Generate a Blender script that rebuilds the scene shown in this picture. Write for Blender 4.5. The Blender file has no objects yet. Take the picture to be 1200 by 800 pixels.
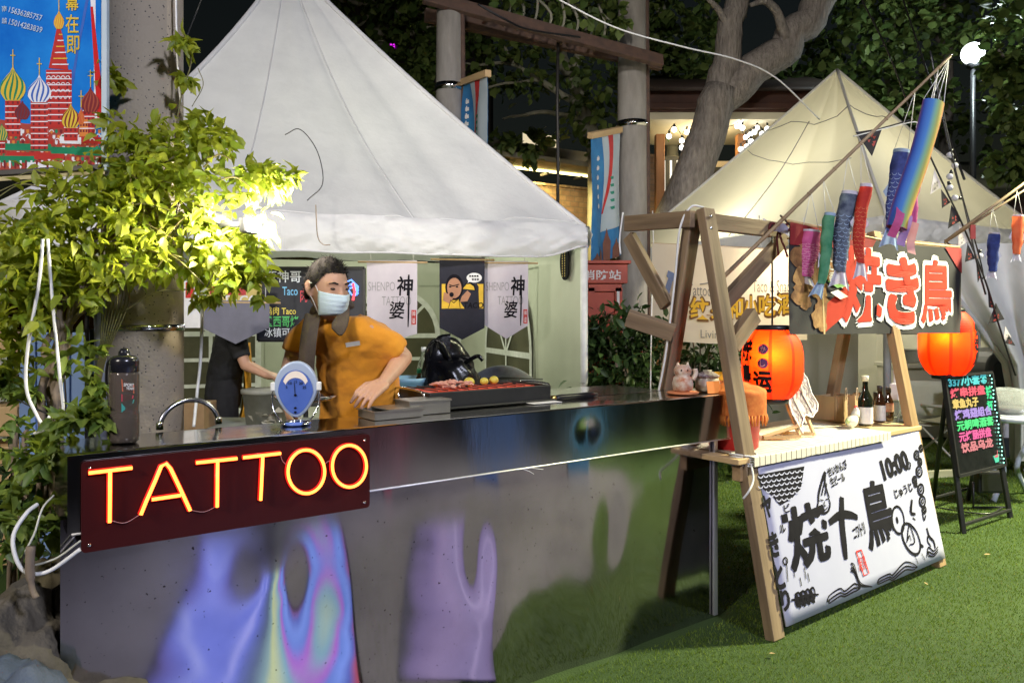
import bpy, bmesh, math, random
import numpy as np
from mathutils import Vector, Matrix, noise
R = math.radians
V = Vector
random.seed(7)
rng = np.random.default_rng(7)
S = bpy.context.scene
COL = S.collection

# ------------------------------------------------------------------ camera, sky, exposure
EYE = 1.5
def P(px, py, Y):
    """a point at distance Y in front of the viewpoint, seen at picture position px, py"""
    return V(((px-600)/900*Y, Y, EYE+(372-py)/900*Y))
cam = bpy.data.cameras.new('camera')
cam.sensor_width = 36
cam.lens = 27
cam.shift_y = -28/1200
cam.clip_start = .05
cam.clip_end = 500
camo = bpy.data.objects.new('camera', cam)
COL.objects.link(camo)
camo.location = (0, 0, EYE)
camo.rotation_euler = (R(90), 0, 0)
S.camera = camo

W = bpy.data.worlds.new('World')
S.world = W
W.use_nodes = True
nt = W.node_tree
sky = nt.nodes.new('ShaderNodeTexSky')
sky.sky_type = 'NISHITA'
sky.sun_disc = False
sky.sun_elevation = R(2)
sky.sun_rotation = R(200)
bg = nt.nodes['Background']
bg.inputs[1].default_value = .005
nt.links.new(sky.outputs[0], bg.inputs[0])
sl = bpy.data.lights.new('moon', 'SUN')
sl.energy = .012
sl.angle = R(.5)
sl.color = (.8, .86, 1)
slo = bpy.data.objects.new('moon', sl)
COL.objects.link(slo)
slo.rotation_euler = (R(50), 0, R(-25))
S.view_settings.view_transform = 'Standard'
S.view_settings.look = 'None'
S.view_settings.exposure = .18
S.view_settings.gamma = 1
S.cycles.use_denoising = True
S.cycles.max_bounces = 8
S.cycles.sample_clamp_indirect = 4
S.cycles.caustics_reflective = False

def lamp(name, loc, watts, col, size=.1, kind='POINT', aim=None, spot=None, blend=.5, sy=None):
    l = bpy.data.lights.new(name, kind)
    l.energy = watts
    l.color = col
    if kind == 'AREA':
        l.size = size
        if sy:
            l.shape = 'RECTANGLE'
            l.size_y = sy
    else:
        l.shadow_soft_size = size
    if kind == 'SPOT':
        l.spot_size = R(spot)
        l.spot_blend = blend
    o = bpy.data.objects.new(name, l)
    COL.objects.link(o)
    o.location = loc
    if aim is not None:
        o.rotation_euler = (V(aim)-V(loc)).to_track_quat('-Z', 'Y').to_euler()
    return o

# ------------------------------------------------------------------ lamps of the place
# tall area lamps and an added fill spot, behind the viewpoint and over the lawn
lamp('rear_spot', (-4.4, -3.6, 5.0), 1450, (1, .93, .83), .35, 'SPOT', (-.3, 5.6, 2.0), 54, .7)
lamp('rear_spot', (5.2, -4.0, 6.5), 2500, (.78, .81, 1), .5, 'SPOT', (1.2, 5.0, 1.3), 64, .6)
lamp('lawn_lamp', (6.4, 5.2, 5.0), 5600, (1, .97, .60), .3, 'SPOT', (3.3, 4.3, 0), 72, .9)
lamp('rear_spot', (-.5, -6.5, 7.5), 3600, (1, .94, .84), .5, 'SPOT', (4.6, 15, 6.6), 46, .8)  # added fill, brightens trees, poles and tent tops
# flood lamp hung on the concrete pole inside the vine
FLOOD = P(298, 264, 2.62)
lamp('flood_lamp', FLOOD+V((0, -.06, .03)), 9, (1, .93, .76), .04)
lamp('flood_lamp', FLOOD+V((-.05, -.06, .03)), 60, (1, .90, .68), .03, 'SPOT', (-1.46, 2.84, 1.55), 110, .6)
lamp('flood_lamp', FLOOD+V((.03, .08, .0)), 360, (1, .94, .80), .04, 'SPOT', (-1.7, 5.6, 2.9), 100, .7)
# light inside the white tent and the cream tent
lamp('tent_lamp', (-1.6, 7.6, 2.5), 75, (.95, 1, .74), .25)
lamp('tent_lamp', (4.9, 11.6, 2.9), 105, (1, .95, .78), .3)
lamp('stall_tube', P(914, 312, 7.35), 24, (1, .9, .7), .08, 'AREA', P(870, 345, 6.6), sy=.5)
lamp('tent_lamp', (3.5, 11.4, 2.4), 70, (1, .93, .74), .15)

# ------------------------------------------------------------------ helpers: meshes
def frame(o, x, y):
    x = V(x).normalized()
    y = V(y)
    y = (y-x*y.dot(x)).normalized()
    z = x.cross(y)
    M = Matrix((x, y, z)).transposed().to_4x4()
    M.translation = V(o)
    return M

_txt = {}
def text_geo(s, off=0.0, ext=0.0, space=1.0):
    k = (s, off, ext, space)
    if k not in _txt:
        c = bpy.data.curves.new('lettering', 'FONT')
        c.body = s
        c.size = 1
        c.offset = off
        c.extrude = ext
        c.space_character = space
        c.resolution_u = 3
        o = bpy.data.objects.new('lettering', c)
        m = bpy.data.meshes.new_from_object(o)
        _txt[k] = ([v.co.copy() for v in m.vertices], [tuple(p.vertices) for p in m.polygons])
        bpy.data.objects.remove(o)
        bpy.data.meshes.remove(m)
        bpy.data.curves.remove(c)
    return _txt[k]

class MB:
    def __init__(s):
        s.v = []; s.f = []; s.mi = []; s.sm = []; s.mats = []; s.c = 0; s.uv = {}
    def mat(s, m):
        if m not in s.mats:
            s.mats.append(m)
        s.c = s.mats.index(m)
        return s
    def add(s, vs, fs, smooth=False, M=None):
        b = len(s.v)
        s.v += [M @ V(v) if M is not None else V(v) for v in vs]
        for f in fs:
            s.f.append(tuple(i+b for i in f)); s.mi.append(s.c); s.sm.append(smooth)
        return s
    def box(s, c, d, M=None):
        x, y, z = V(d)/2
        c = V(c)
        vs = [c+V((i*x, j*y, k*z)) for i in (-1, 1) for j in (-1, 1) for k in (-1, 1)]
        return s.add(vs, [(0, 1, 3, 2), (4, 6, 7, 5), (0, 4, 5, 1), (2, 3, 7, 6), (0, 2, 6, 4), (1, 5, 7, 3)], M=M)
    def bar(s, p0, p1, w, h, side=(1, 0, 0)):
        p0, p1 = V(p0), V(p1)
        z = (p1-p0).normalized()
        x = V(side); x = (x-z*x.dot(z)).normalized()
        y = z.cross(x)
        vs = [p+x*(i*w/2)+y*(j*h/2) for p in (p0, p1) for i, j in ((-1, -1), (1, -1), (1, 1), (-1, 1))]
        return s.add(vs, [(3, 2, 1, 0), (4, 5, 6, 7), (0, 1, 5, 4), (1, 2, 6, 5), (2, 3, 7, 6), (3, 0, 4, 7)])
    def tube(s, path, r, n=8, closed=False, smooth=True, caps=True):
        path = [V(p) for p in path]
        m = len(path)
        rr = r if isinstance(r, (list, tuple)) else [r]*m
        vs = []
        prev = None
        for i, p in enumerate(path):
            if closed:
                t = path[(i+1) % m]-path[i-1]
            else:
                t = path[min(i+1, m-1)]-path[max(i-1, 0)]
            if t.length < 1e-9: t = V((0, 0, 1))
            t.normalize()
            if prev is None:
                a = V((0, 0, 1)) if abs(t.z) < .9 else V((1, 0, 0))
                x = a.cross(t).normalized()
            else:
                x = (prev-t*prev.dot(t))
                x = x.normalized() if x.length > 1e-6 else V((1, 0, 0)).cross(t).normalized()
            prev = x
            y = t.cross(x)
            for k in range(n):
                a = 2*math.pi*k/n
                vs.append(p+(x*math.cos(a)+y*math.sin(a))*rr[i])
        fs = []
        for i in range(m if closed else m-1):
            j = (i+1) % m
            for k in range(n):
                l = (k+1) % n
                fs.append((i*n+k, i*n+l, j*n+l, j*n+k))
        if caps and not closed:
            fs.append(tuple(range(n-1, -1, -1)))
            fs.append(tuple((m-1)*n+k for k in range(n)))
        return s.add(vs, fs, smooth)
    def lathe(s, prof, M=None, n=24, smooth=True, caps=True):
        vs = [V((r*math.cos(2*math.pi*k/n), r*math.sin(2*math.pi*k/n), z)) for r, z in prof for k in range(n)]
        m = len(prof)
        fs = [(i*n+k, i*n+(k+1) % n, (i+1)*n+(k+1) % n, (i+1)*n+k) for i in range(m-1) for k in range(n)]
        if caps:
            fs += [tuple(range(n-1, -1, -1)), tuple((m-1)*n+k for k in range(n))]
        return s.add(vs, fs, smooth, M)
    def ball(s, c, r, n=12, M=None):
        rx, ry, rz = (r, r, r) if not hasattr(r, '__len__') else r
        vs = []
        h = n//2
        for i in range(1, h):
            t = math.pi*i/h
            for k in range(n):
                a = 2*math.pi*k/n
                vs.append(V(c)+V((rx*math.sin(t)*math.cos(a), ry*math.sin(t)*math.sin(a), rz*math.cos(t))))
        vs += [V(c)+V((0, 0, rz)), V(c)-V((0, 0, rz))]
        fs = [((i)*n+k, (i+1)*n+k, (i+1)*n+(k+1) % n, i*n+(k+1) % n) for i in range(h-2) for k in range(n)]
        T, B = len(vs)-2, len(vs)-1
        fs += [(T, k, (k+1) % n) for k in range(n)] + [(B, (h-2)*n+(k+1) % n, (h-2)*n+k) for k in range(n)]
        return s.add(vs, fs, True, M)
    def sheet(s, fn, nu, nv, smooth=True, uv=False, flip=False):
        b = len(s.v); fb = len(s.f)
        vs = [fn(i/nu, j/nv) for j in range(nv+1) for i in range(nu+1)]
        fs = []
        for j in range(nv):
            for i in range(nu):
                a = j*(nu+1)+i
                q = (a, a+1, a+nu+2, a+nu+1)
                fs.append(q[::-1] if flip else q)
        s.add(vs, fs, smooth)
        if uv:
            for j in range(nv+1):
                for i in range(nu+1):
                    s.uv[b+j*(nu+1)+i] = (i/nu, j/nv)
        return s
    def slab(s, fn, nu, nv, th, smooth=True):
        """a sheet with thickness th (a vector), closed"""
        th = V(th)
        A = [fn(i/nu, j/nv) for j in range(nv+1) for i in range(nu+1)]
        B = [p+th for p in A]
        w = nu+1; o = len(A)
        fs = []
        for j in range(nv):
            for i in range(nu):
                a = j*w+i
                fs.append((a, a+1, a+w+1, a+w)); fs.append((o+a, o+a+w, o+a+w+1, o+a+1))
        ring = [i for i in range(w)]+[j*w+nu for j in range(1, nv+1)]+[nv*w+i for i in range(nu-1, -1, -1)]+[j*w for j in range(nv-1, 0, -1)]
        for k in range(len(ring)):
            a, b = ring[k], ring[(k+1) % len(ring)]
            fs.append((b, a, o+a, o+b))
        return s.add(A+B, fs, smooth)
    def prism(s, poly, th, M=None, mp=None):
        """2D outline extruded from z=-th to z=0 (front face at z=0)"""
        n = len(poly)
        f = mp or (lambda x, y, z: V((x, y, z)))
        vs = [f(x, y, 0) for x, y in poly]+[f(x, y, -th) for x, y in poly]
        fs = [tuple(range(n)), tuple(range(2*n-1, n-1, -1))]+[((i+1) % n, i, n+i, n+(i+1) % n) for i in range(n)]
        return s.add(vs, fs, False, M)
    def text(s, t, box, M=None, mp=None, off=0, z=.003, rot=0, keep=False, space=1.0, shear=0, dz=.00012):
        """lettering fitted into box=(x0,y0,x1,y1); off thickens the strokes by stacked shifted copies"""
        vs, fs = text_geo(t, min(off, .012), 0, space)
        fat = off-.012
        if not vs: return s
        ca, sa = math.cos(rot), math.sin(rot)
        pts = [(v.x+shear*v.y, v.y) for v in vs]
        x0 = min(p[0] for p in pts); x1 = max(p[0] for p in pts)
        y0 = min(p[1] for p in pts); y1 = max(p[1] for p in pts)
        bw, bh = box[2]-box[0], box[3]-box[1]
        kx, ky = bw/(x1-x0), bh/(y1-y0)
        if keep: kx = ky = min(kx, ky)
        cx, cy = (box[0]+box[2])/2, (box[1]+box[3])/2
        for j in range(9 if fat > .004 else 1):
            q = j*math.pi/4
            ox, oy = (math.cos(q)*fat, math.sin(q)*fat) if j else (0, 0)
            out = []
            for x, y in pts:
                a, b = (x+ox-(x0+x1)/2)*kx, (y+oy-(y0+y1)/2)*ky
                a, b = a*ca-b*sa+cx, a*sa+b*ca+cy
                out.append(mp(a, b, z+dz*j) if mp else V((a, b, z+dz*j)))
            s.add(out, fs, False, M)
        return s
    def column(s, t, x, y1, y0, w, M=None, mp=None, off=0, z=.003):
        h = (y1-y0)/len(t)
        for i, ch in enumerate(t):
            s.text(ch, (x-w/2, y1-(i+.93)*h, x+w/2, y1-(i+.07)*h), M, mp, off, z)
        return s
    def ribbon(s, path, w, M=None, mp=None, z=.003, closed=False):
        """a flat brush stroke; w is a width or a list of widths"""
        n = len(path)
        ww = w if isinstance(w, (list, tuple)) else [w]*n
        L = []
        for i in range(n):
            if closed: d = V(path[(i+1) % n])-V(path[i-1])
            else: d = V(path[min(i+1, n-1)])-V(path[max(i-1, 0)])
            d = V((d[0], d[1])); d = d.normalized() if d.length > 1e-9 else V((1, 0))
            nx, ny = -d.y*ww[i]/2, d.x*ww[i]/2
            L += [(path[i][0]+nx, path[i][1]+ny), (path[i][0]-nx, path[i][1]-ny)]
        vs = [mp(a, b, z) if mp else V((a, b, z)) for a, b in L]
        fs = [(2*i, 2*i+1, 2*((i+1) % n)+1, 2*((i+1) % n)) for i in range(n if closed else n-1)]
        return s.add(vs, fs, False, M)
    def blob(s, poly, M=None, mp=None, z=.003):
        vs = [mp(a, b, z) if mp else V((a, b, z)) for a, b in poly]
        return s.add(vs, [tuple(range(len(vs)))], False, M)
    def build(s, name, mat=None, parent=None, M=None, bev=0, recenter=True, sub=0, thick=0, seg=2):
        m = bpy.data.meshes.new(name)
        mats = s.mats or [mat]
        off = V((0, 0, 0))
        if M is None:
            if parent is not None: off = V(parent['_w'])
            elif recenter and s.v:
                xs = [v.x for v in s.v]; ys = [v.y for v in s.v]; zs = [v.z for v in s.v]
                off = V(((min(xs)+max(xs))/2, (min(ys)+max(ys))/2, min(zs)))
        m.from_pydata([tuple(v-off) for v in s.v], [], s.f)
        for x in mats: m.materials.append(x)
        m.polygons.foreach_set('material_index', s.mi)
        m.polygons.foreach_set('use_smooth', s.sm)
        if s.uv:
            ul = m.uv_layers.new(name='UVMap')
            for l in m.loops:
                ul.data[l.index].uv = s.uv.get(l.vertex_index, (0, 0))
        m.update()
        o = bpy.data.objects.new(name, m)
        COL.objects.link(o)
        if parent is not None:
            o.parent = parent
            if M is not None:
                o.matrix_basis = Matrix.Translation(-V(parent['_w'])) @ M
            o['_w'] = tuple(parent['_w'])
            if M is not None: o['_w'] = tuple(M.translation)
        else:
            if M is not None:
                o.matrix_basis = M; o['_w'] = tuple(M.translation)
            else:
                o.location = off; o['_w'] = tuple(off)
        if thick:
            t = o.modifiers.new('solid', 'SOLIDIFY'); t.thickness = thick; t.offset = 0
        if bev:
            b = o.modifiers.new('bevel', 'BEVEL'); b.width = bev; b.segments = seg; b.limit_method = 'ANGLE'; b.angle_limit = R(40)
            b.harden_normals = False
        if sub:
            t = o.modifiers.new('sub', 'SUBSURF'); t.levels = sub; t.render_levels = sub
        return o

def thing(name, label, cat, loc=(0, 0, 0), group=None):
    o = bpy.data.objects.new(name, None)
    COL.objects.link(o)
    o.location = loc
    o.empty_display_size = .1
    o['_w'] = tuple(loc)
    return tag(o, label, cat, group)
def tag(o, label, cat, group=None):
    o['label'] = label; o['category'] = cat
    if group: o['group'] = group
    return o
def struct(o, kind='structure'):
    o['kind'] = kind
    return o
def beam(name, p0, p1, w, h, mat, parent=None, side=(1, 0, 0), bev=.003):
    """a straight timber/rail with its own axes (grain runs along local z)"""
    p0, p1 = V(p0), V(p1)
    z = (p1-p0).normalized()
    x = V(side); x = (x-z*x.dot(z)).normalized()
    y = z.cross(x)
    M = Matrix((x, y, z)).transposed().to_4x4()
    M.translation = p0
    L = (p1-p0).length
    return MB().box((0, 0, L/2), (w, h, L)).build(name, mat, parent, M=M, bev=bev)
def spline(pts, n=8):
    pts = [V(p) for p in pts]
    out = []
    q = [pts[0]*2-pts[1]]+pts+[pts[-1]*2-pts[-2]]
    for i in range(1, len(q)-2):
        for k in range(n):
            t = k/n
            a, b, c, d = q[i-1], q[i], q[i+1], q[i+2]
            out.append(.5*((2*b)+(c-a)*t+(2*a-5*b+4*c-d)*t*t+(3*b-a-3*c+d)*t**3))
    out.append(pts[-1])
    return out
def nz(x, y=0, z=0):
    return noise.noise(V((x, y, z)))

# ------------------------------------------------------------------ helpers: materials
def pm(name, c1, c2=None, scale=6, detail=5, rough=.6, r2=None, metal=0, bump=0, bscale=None, stretch=(1, 1, 1),
       spec=.5, emit=None, es=0, trans=0, transl=0, tcol=None, coat=0, aniso=0, alpha=1, island=0, sheen=0, bdist=.01, ior=1.45, see=0):
    m = bpy.data.materials.new(name)
    m.use_nodes = True
    t = m.node_tree
    N, L = t.nodes, t.links
    b = N['Principled BSDF']
    out = N['Material Output']
    c1 = tuple(c1)+(1,)
    b.inputs['Base Color'].default_value = c1
    b.inputs['Roughness'].default_value = rough
    b.inputs['Metallic'].default_value = metal
    b.inputs['Specular IOR Level'].default_value = spec
    b.inputs['Coat Weight'].default_value = coat
    b.inputs['Transmission Weight'].default_value = trans
    b.inputs['Alpha'].default_value = alpha
    b.inputs['IOR'].default_value = ior
    b.inputs['Sheen Weight'].default_value = sheen
    tc = N.new('ShaderNodeTexCoord')
    mp = N.new('ShaderNodeMapping')
    mp.inputs['Scale'].default_value = stretch
    L.new(tc.outputs['Object'], mp.inputs[0])
    n1 = N.new('ShaderNodeTexNoise')
    n1.inputs['Scale'].default_value = scale
    n1.inputs['Detail'].default_value = detail
    n1.inputs['Roughness'].default_value = .6
    L.new(mp.outputs[0], n1.inputs['Vector'])
    colout = None
    if c2 is not None:
        rp = N.new('ShaderNodeValToRGB')
        rp.color_ramp.elements[0].position = .32
        rp.color_ramp.elements[1].position = .68
        rp.color_ramp.elements[0].color = c1
        rp.color_ramp.elements[1].color = tuple(c2)+(1,)
        if island:
            g = N.new('ShaderNodeNewGeometry')
            mx = N.new('ShaderNodeMix'); mx.inputs[0].default_value = island
            L.new(n1.outputs[0], mx.inputs[2]); L.new(g.outputs['Random Per Island'], mx.inputs[3])
            L.new(mx.outputs[0], rp.inputs[0])
        else:
            L.new(n1.outputs[0], rp.inputs[0])
        L.new(rp.outputs[0], b.inputs['Base Color'])
        colout = rp.outputs[0]
    if r2 is not None:
        mr = N.new('ShaderNodeMapRange')
        mr.inputs[1].default_value = .3; mr.inputs[2].default_value = .7
        mr.inputs[3].default_value = rough; mr.inputs[4].default_value = r2
        L.new(n1.outputs[0], mr.inputs[0]); L.new(mr.outputs[0], b.inputs['Roughness'])
    if bump:
        n2 = N.new('ShaderNodeTexNoise')
        n2.inputs['Scale'].default_value = bscale or scale*4
        n2.inputs['Detail'].default_value = 4
        L.new(mp.outputs[0], n2.inputs['Vector'])
        bp = N.new('ShaderNodeBump')
        bp.inputs['Strength'].default_value = bump
        bp.inputs['Distance'].default_value = bdist
        L.new(n2.outputs[0], bp.inputs['Height'])
        L.new(bp.outputs[0], b.inputs['Normal'])
    if emit is not None:
        b.inputs['Emission Color'].default_value = tuple(emit)+(1,)
        b.inputs['Emission Strength'].default_value = es
    if aniso:
        b.inputs['Anisotropic'].default_value = aniso
        b.inputs['Anisotropic Rotation'].default_value = .25
        tg = N.new('ShaderNodeTangent'); tg.direction_type = 'UV_MAP'
        L.new(tg.outputs[0], b.inputs['Tangent'])
    if transl:
        tr = N.new('ShaderNodeBsdfTranslucent')
        tr.inputs[0].default_value = tuple(tcol or c1[:3])+(1,)
        if colout and not tcol: L.new(colout, tr.inputs[0])
        mx = N.new('ShaderNodeMixShader'); mx.inputs[0].default_value = transl
        L.new(b.outputs[0], mx.inputs[1]); L.new(tr.outputs[0], mx.inputs[2])
        L.new(mx.outputs[0], out.inputs[0])
        if see:
            tp = N.new('ShaderNodeBsdfRefraction'); tp.inputs['Roughness'].default_value = .6; tp.inputs['IOR'].default_value = 1.03; tp.inputs['Color'].default_value = (1, .55, .3, 1); m2 = N.new('ShaderNodeMixShader'); m2.inputs[0].default_value = see
            L.new(mx.outputs[0], m2.inputs[1]); L.new(tp.outputs[0], m2.inputs[2]); L.new(m2.outputs[0], out.inputs[0])
    return m
def flat(name, c, rough=.6, **k):
    """ink, paint or plain plastic: slight tone variation"""
    c2 = tuple(min(1, x*1.12+.004) for x in c)
    return pm(name, tuple(x*.92 for x in c), c2, scale=14, rough=rough, **k)
def glow(name, c, s):
    return pm(name, tuple(x*.3 for x in c), rough=.4, emit=c, es=s)

steel = pm('steel', (.60, .59, .61), (.68, .67, .69), scale=3, rough=.10, r2=.2, metal=1, bump=.02, bscale=60, stretch=(1, 1, .2))
steel_panel = pm('brushed steel panel', (.52, .50, .58), (.60, .58, .66), scale=5, rough=.06, r2=.10, metal=1, aniso=.9)
steel_top = pm('polished steel', (.62, .61, .58), (.70, .69, .66), scale=4, rough=.07, r2=.2, metal=1, bump=.015, bscale=25)
chrome = pm('chrome', (.8, .8, .82), rough=.12, metal=1)
black_plastic = flat('black plastic', (.012, .012, .014), .35)
black_metal = flat('black painted metal', (.015, .015, .017), .4)
dark_metal = flat('dark iron', (.05, .047, .045), .5, metal=.6)
rust = pm('rusty steel', (.13, .075, .055), (.075, .05, .042), scale=9, rough=.8, bump=.3)
canvas = pm('white tent fabric', (.68, .68, .69), (.79, .79, .79), scale=2.2, rough=.55, bump=.35, bscale=7, transl=.12, tcol=(.75, .75, .7), bdist=.03)
canvas_wall = pm('tent wall fabric', (.58, .60, .50), (.66, .68, .57), scale=1.5, rough=.6, bump=.1, bscale=3, transl=.1, bdist=.03)
cream = pm('cream tent fabric', (.70, .67, .55), (.77, .74, .62), scale=1.3, rough=.6, bump=.1, bscale=4, transl=.42, tcol=(.85, .81, .62), bdist=.03)
cloth_white = pm('white cloth', (.66, .63, .64), (.74, .71, .72), scale=8, rough=.8, bump=.06, bscale=300, transl=.12)
wood = pm('pale timber', (.20, .12, .055), (.44, .29, .15), scale=7, detail=8, rough=.65, bump=.25, bscale=30, stretch=(1.6, 1.6, .12))
wood_dark = pm('weathered timber', (.12, .08, .048), (.32, .225, .135), scale=7, detail=8, rough=.7, bump=.3, bscale=30, stretch=(1.6, 1.6, .12))
wood_light = pm('light plywood', (.50, .34, .17), (.60, .42, .22), scale=8, detail=7, rough=.55, bump=.1, stretch=(1.5, 1.5, .15))
_t = steel_panel.node_tree
_b = _t.nodes['Principled BSDF']
_src = _b.inputs['Base Color'].links[0].from_socket
_tc = _t.nodes.new('ShaderNodeTexCoord'); _n = _t.nodes.new('ShaderNodeTexNoise'); _n.inputs['Scale'].default_value = 75; _n.inputs['Detail'].default_value = 2
_n3 = _t.nodes.new('ShaderNodeTexNoise'); _n3.inputs['Scale'].default_value = 2.2; _n3.inputs['Detail'].default_value = 6
_r = _t.nodes.new('ShaderNodeMapRange'); _r.inputs[1].default_value = .70; _r.inputs[2].default_value = .76
_r3 = _t.nodes.new('ShaderNodeMapRange'); _r3.inputs[1].default_value = .35; _r3.inputs[2].default_value = .7; _r3.inputs[3].default_value = .72; _r3.inputs[4].default_value = 1
_m = _t.nodes.new('ShaderNodeMix'); _m.data_type = 'RGBA'; _m.inputs[7].default_value = (.10, .09, .10, 1)
_m3 = _t.nodes.new('ShaderNodeMix'); _m3.data_type = 'RGBA'; _m3.blend_type = 'MULTIPLY'; _m3.inputs[0].default_value = 1
for _q in (_n, _n3): _t.links.new(_tc.outputs['Object'], _q.inputs['Vector'])
_t.links.new(_n.outputs[0], _r.inputs[0]); _t.links.new(_r.outputs[0], _m.inputs[0]); _t.links.new(_src, _m.inputs[6])
_t.links.new(_n3.outputs[0], _r3.inputs[0]); _t.links.new(_m.outputs[2], _m3.inputs[6]); _t.links.new(_r3.outputs[0], _m3.inputs[7]); _t.links.new(_m3.outputs[2], _b.inputs['Base Color'])
white_paint = flat('white paint', (.75, .75, .72), .45)
white_cable = flat('white cable sheath', (.72, .72, .70), .4)
black_ink = flat('black ink', (.010, .009, .013), .85, spec=.12)
grey_ink = flat('grey ink', (.30, .29, .30), .8)
red_ink = flat('red ink', (.55, .03, .025), .7)
white_ink = flat('white ink', (.78, .77, .75), .7)
yellow_ink = flat('yellow ink', (.72, .45, .03), .7)
leaf_mat = pm('vine leaf', (.17, .25, .02), (.38, .42, .05), scale=3, rough=.45, transl=.5, island=.7, tcol=(.50, .55, .04))
leaf_dark = pm('hedge leaf', (.025, .055, .015), (.06, .11, .03), scale=3, rough=.45, transl=.2, island=.7)
leaf_tree = pm('tree leaf', (.07, .12, .03), (.16, .22, .06), scale=1, rough=.5, transl=.35, island=.7)
bark = pm('grey bark', (.22, .195, .185), (.42, .38, .36), scale=9, detail=8, rough=.9, bump=1, bscale=16, stretch=(1.8, 1.8, .45), bdist=.05)
bark_pale = pm('pale plane bark', (.16, .16, .12), (.30, .29, .23), scale=4, rough=.85, bump=.4, stretch=(1, 1, .4))
vine_bark = pm('vine bark', (.16, .12, .085), (.28, .22, .16), scale=14, rough=.85, bump=.6, stretch=(1, 1, .3))
glass_clear = pm('clear plastic', (.85, .9, .88), rough=.08, trans=.92, ior=1.3)
# ================================================================== THE SETTING
turf = pm('artificial turf base', (.022, .052, .006), (.038, .074, .009), scale=1.2, rough=.9, bump=.6, bscale=120, bdist=.02)
g = MB().sheet(lambda a, b: V((-60+120*a, -40+140*b, 0)), 30, 30).build('ground', turf, recenter=False)
struct(g)
# turf blades on the part of the lawn one looks down on
def turf_blades():
    n = 300000
    pts = []
    y = 1.6+rng.random(n*3)**1.25*7.5
    x = -1.0+rng.random(n*3)*9
    # keep what lies right of the counter front and inside a wedge
    s = (-.594*(x+1.23)+.804*(y-2.124))
    t = (.804*(x+1.23)+.594*(y-2.124))
    k = (((s < .0) | (t > 2.95)) & (x < y*1.1+.8) & (x > -.5))
    x, y = x[k][:n], y[k][:n]
    n = len(x)
    a = rng.random(n)*6.283
    h = .008+rng.random(n)*.010
    w = .0010+y*.00022
    lx, ly = np.cos(a), np.sin(a)
    b = rng.random(n)*6.283
    tx, ty = np.cos(b)*h*.6, np.sin(b)*h*.6
    v = np.zeros((n, 3, 3))
    v[:, 0] = np.stack([x-lx*w, y-ly*w, np.zeros(n)], 1)
    v[:, 1] = np.stack([x+lx*w, y+ly*w, np.zeros(n)], 1)
    v[:, 2] = np.stack([x+tx, y+ty, h], 1)
    m = bpy.data.meshes.new('turf_grass')
    m.vertices.add(n*3); m.vertices.foreach_set('co', v.reshape(-1))
    m.loops.add(n*3); m.loops.foreach_set('vertex_index', np.arange(n*3))
    m.polygons.add(n); m.polygons.foreach_set('loop_start', np.arange(n)*3); m.polygons.foreach_set('loop_total', np.full(n, 3))
    m.materials.append(pm('turf blade', (.085, .155, .008), (.17, .24, .018), scale=2, rough=.55, transl=.25, island=.75))
    m.update(); m.validate()
    o = bpy.data.objects.new('turf_grass', m); COL.objects.link(o)
    tag(o, 'short green artificial turf blades on the lawn', 'grass'); o['kind'] = 'stuff'
turf_blades()

# ------------------------------------------------------------------ leaves
def leaves(name, mat, centers, dirs, size, parent=None, wide=.5, fold=.18, droop=.25, jit=.35):
    """many separate folded leaf blades as one mesh"""
    c = np.asarray(centers, float); n = len(c)
    d = np.asarray(dirs, float)
    d /= np.linalg.norm(d, axis=1)[:, None]+1e-9
    up = np.tile([0., 0, 1.], (n, 1))+rng.normal(size=(n, 3))*jit
    s = np.cross(d, up); s /= np.linalg.norm(s, axis=1)[:, None]+1e-9
    u = np.cross(s, d)
    L = size*(.65+.7*rng.random(n))[:, None]
    w = L*wide
    base = c
    tip = c+d*L-u*L*droop
    prof = [(.28, .42), (.62, .40)]
    rows = [base]
    for side in (1, -1):
        for f, ww in prof:
            rows.append(c+d*L*f-u*L*droop*f*f+s*w*ww*side+u*L*fold*ww)
    rows.append(tip)
    mid = c+d*L*.5-u*L*droop*.25
    rows.append(mid)
    # 0 base,1 Ra,2 Rb,3 La,4 Lb,5 tip,6 mid
    v = np.stack(rows, 1)
    F = np.array([[0, 1, 6], [1, 2, 6], [2, 5, 6], [0, 6, 3], [3, 6, 4], [4, 6, 5]])
    f = (np.arange(n)[:, None, None]*7+F[None]).reshape(-1, 3)
    off = np.array(parent['_w']) if parent is not None else np.zeros(3)
    m = bpy.data.meshes.new(name)
    m.vertices.add(n*7); m.vertices.foreach_set('co', (v-off).reshape(-1))
    m.loops.add(len(f)*3); m.loops.foreach_set('vertex_index', f.reshape(-1))
    m.polygons.add(len(f)); m.polygons.foreach_set('loop_start', np.arange(len(f))*3); m.polygons.foreach_set('loop_total', np.full(len(f), 3))
    m.polygons.foreach_set('use_smooth', np.ones(len(f), bool))
    m.materials.append(mat); m.update(); m.validate()
    o = bpy.data.objects.new(name, m); COL.objects.link(o)
    o['_w'] = tuple(off)
    if parent is not None: o.parent = parent
    return o
def cluster(n, c, r, shell=.35):
    """points in an ellipsoid, a little denser outside, plus outward directions; twig-clumped"""
    c = np.array(c); r = np.array(r)
    k = max(1, n//9)
    d = rng.normal(size=(k, 3)); d /= np.linalg.norm(d, axis=1)[:, None]
    tw = d*(rng.random(k)**shell)[:, None]
    idx = rng.integers(0, k, n)
    p = tw[idx]*r+rng.normal(size=(n, 3))*r*.13
    out = tw[idx]*.6+rng.normal(size=(n, 3))*.7+np.array([0, 0, -.25])
    return p+c, out

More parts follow.
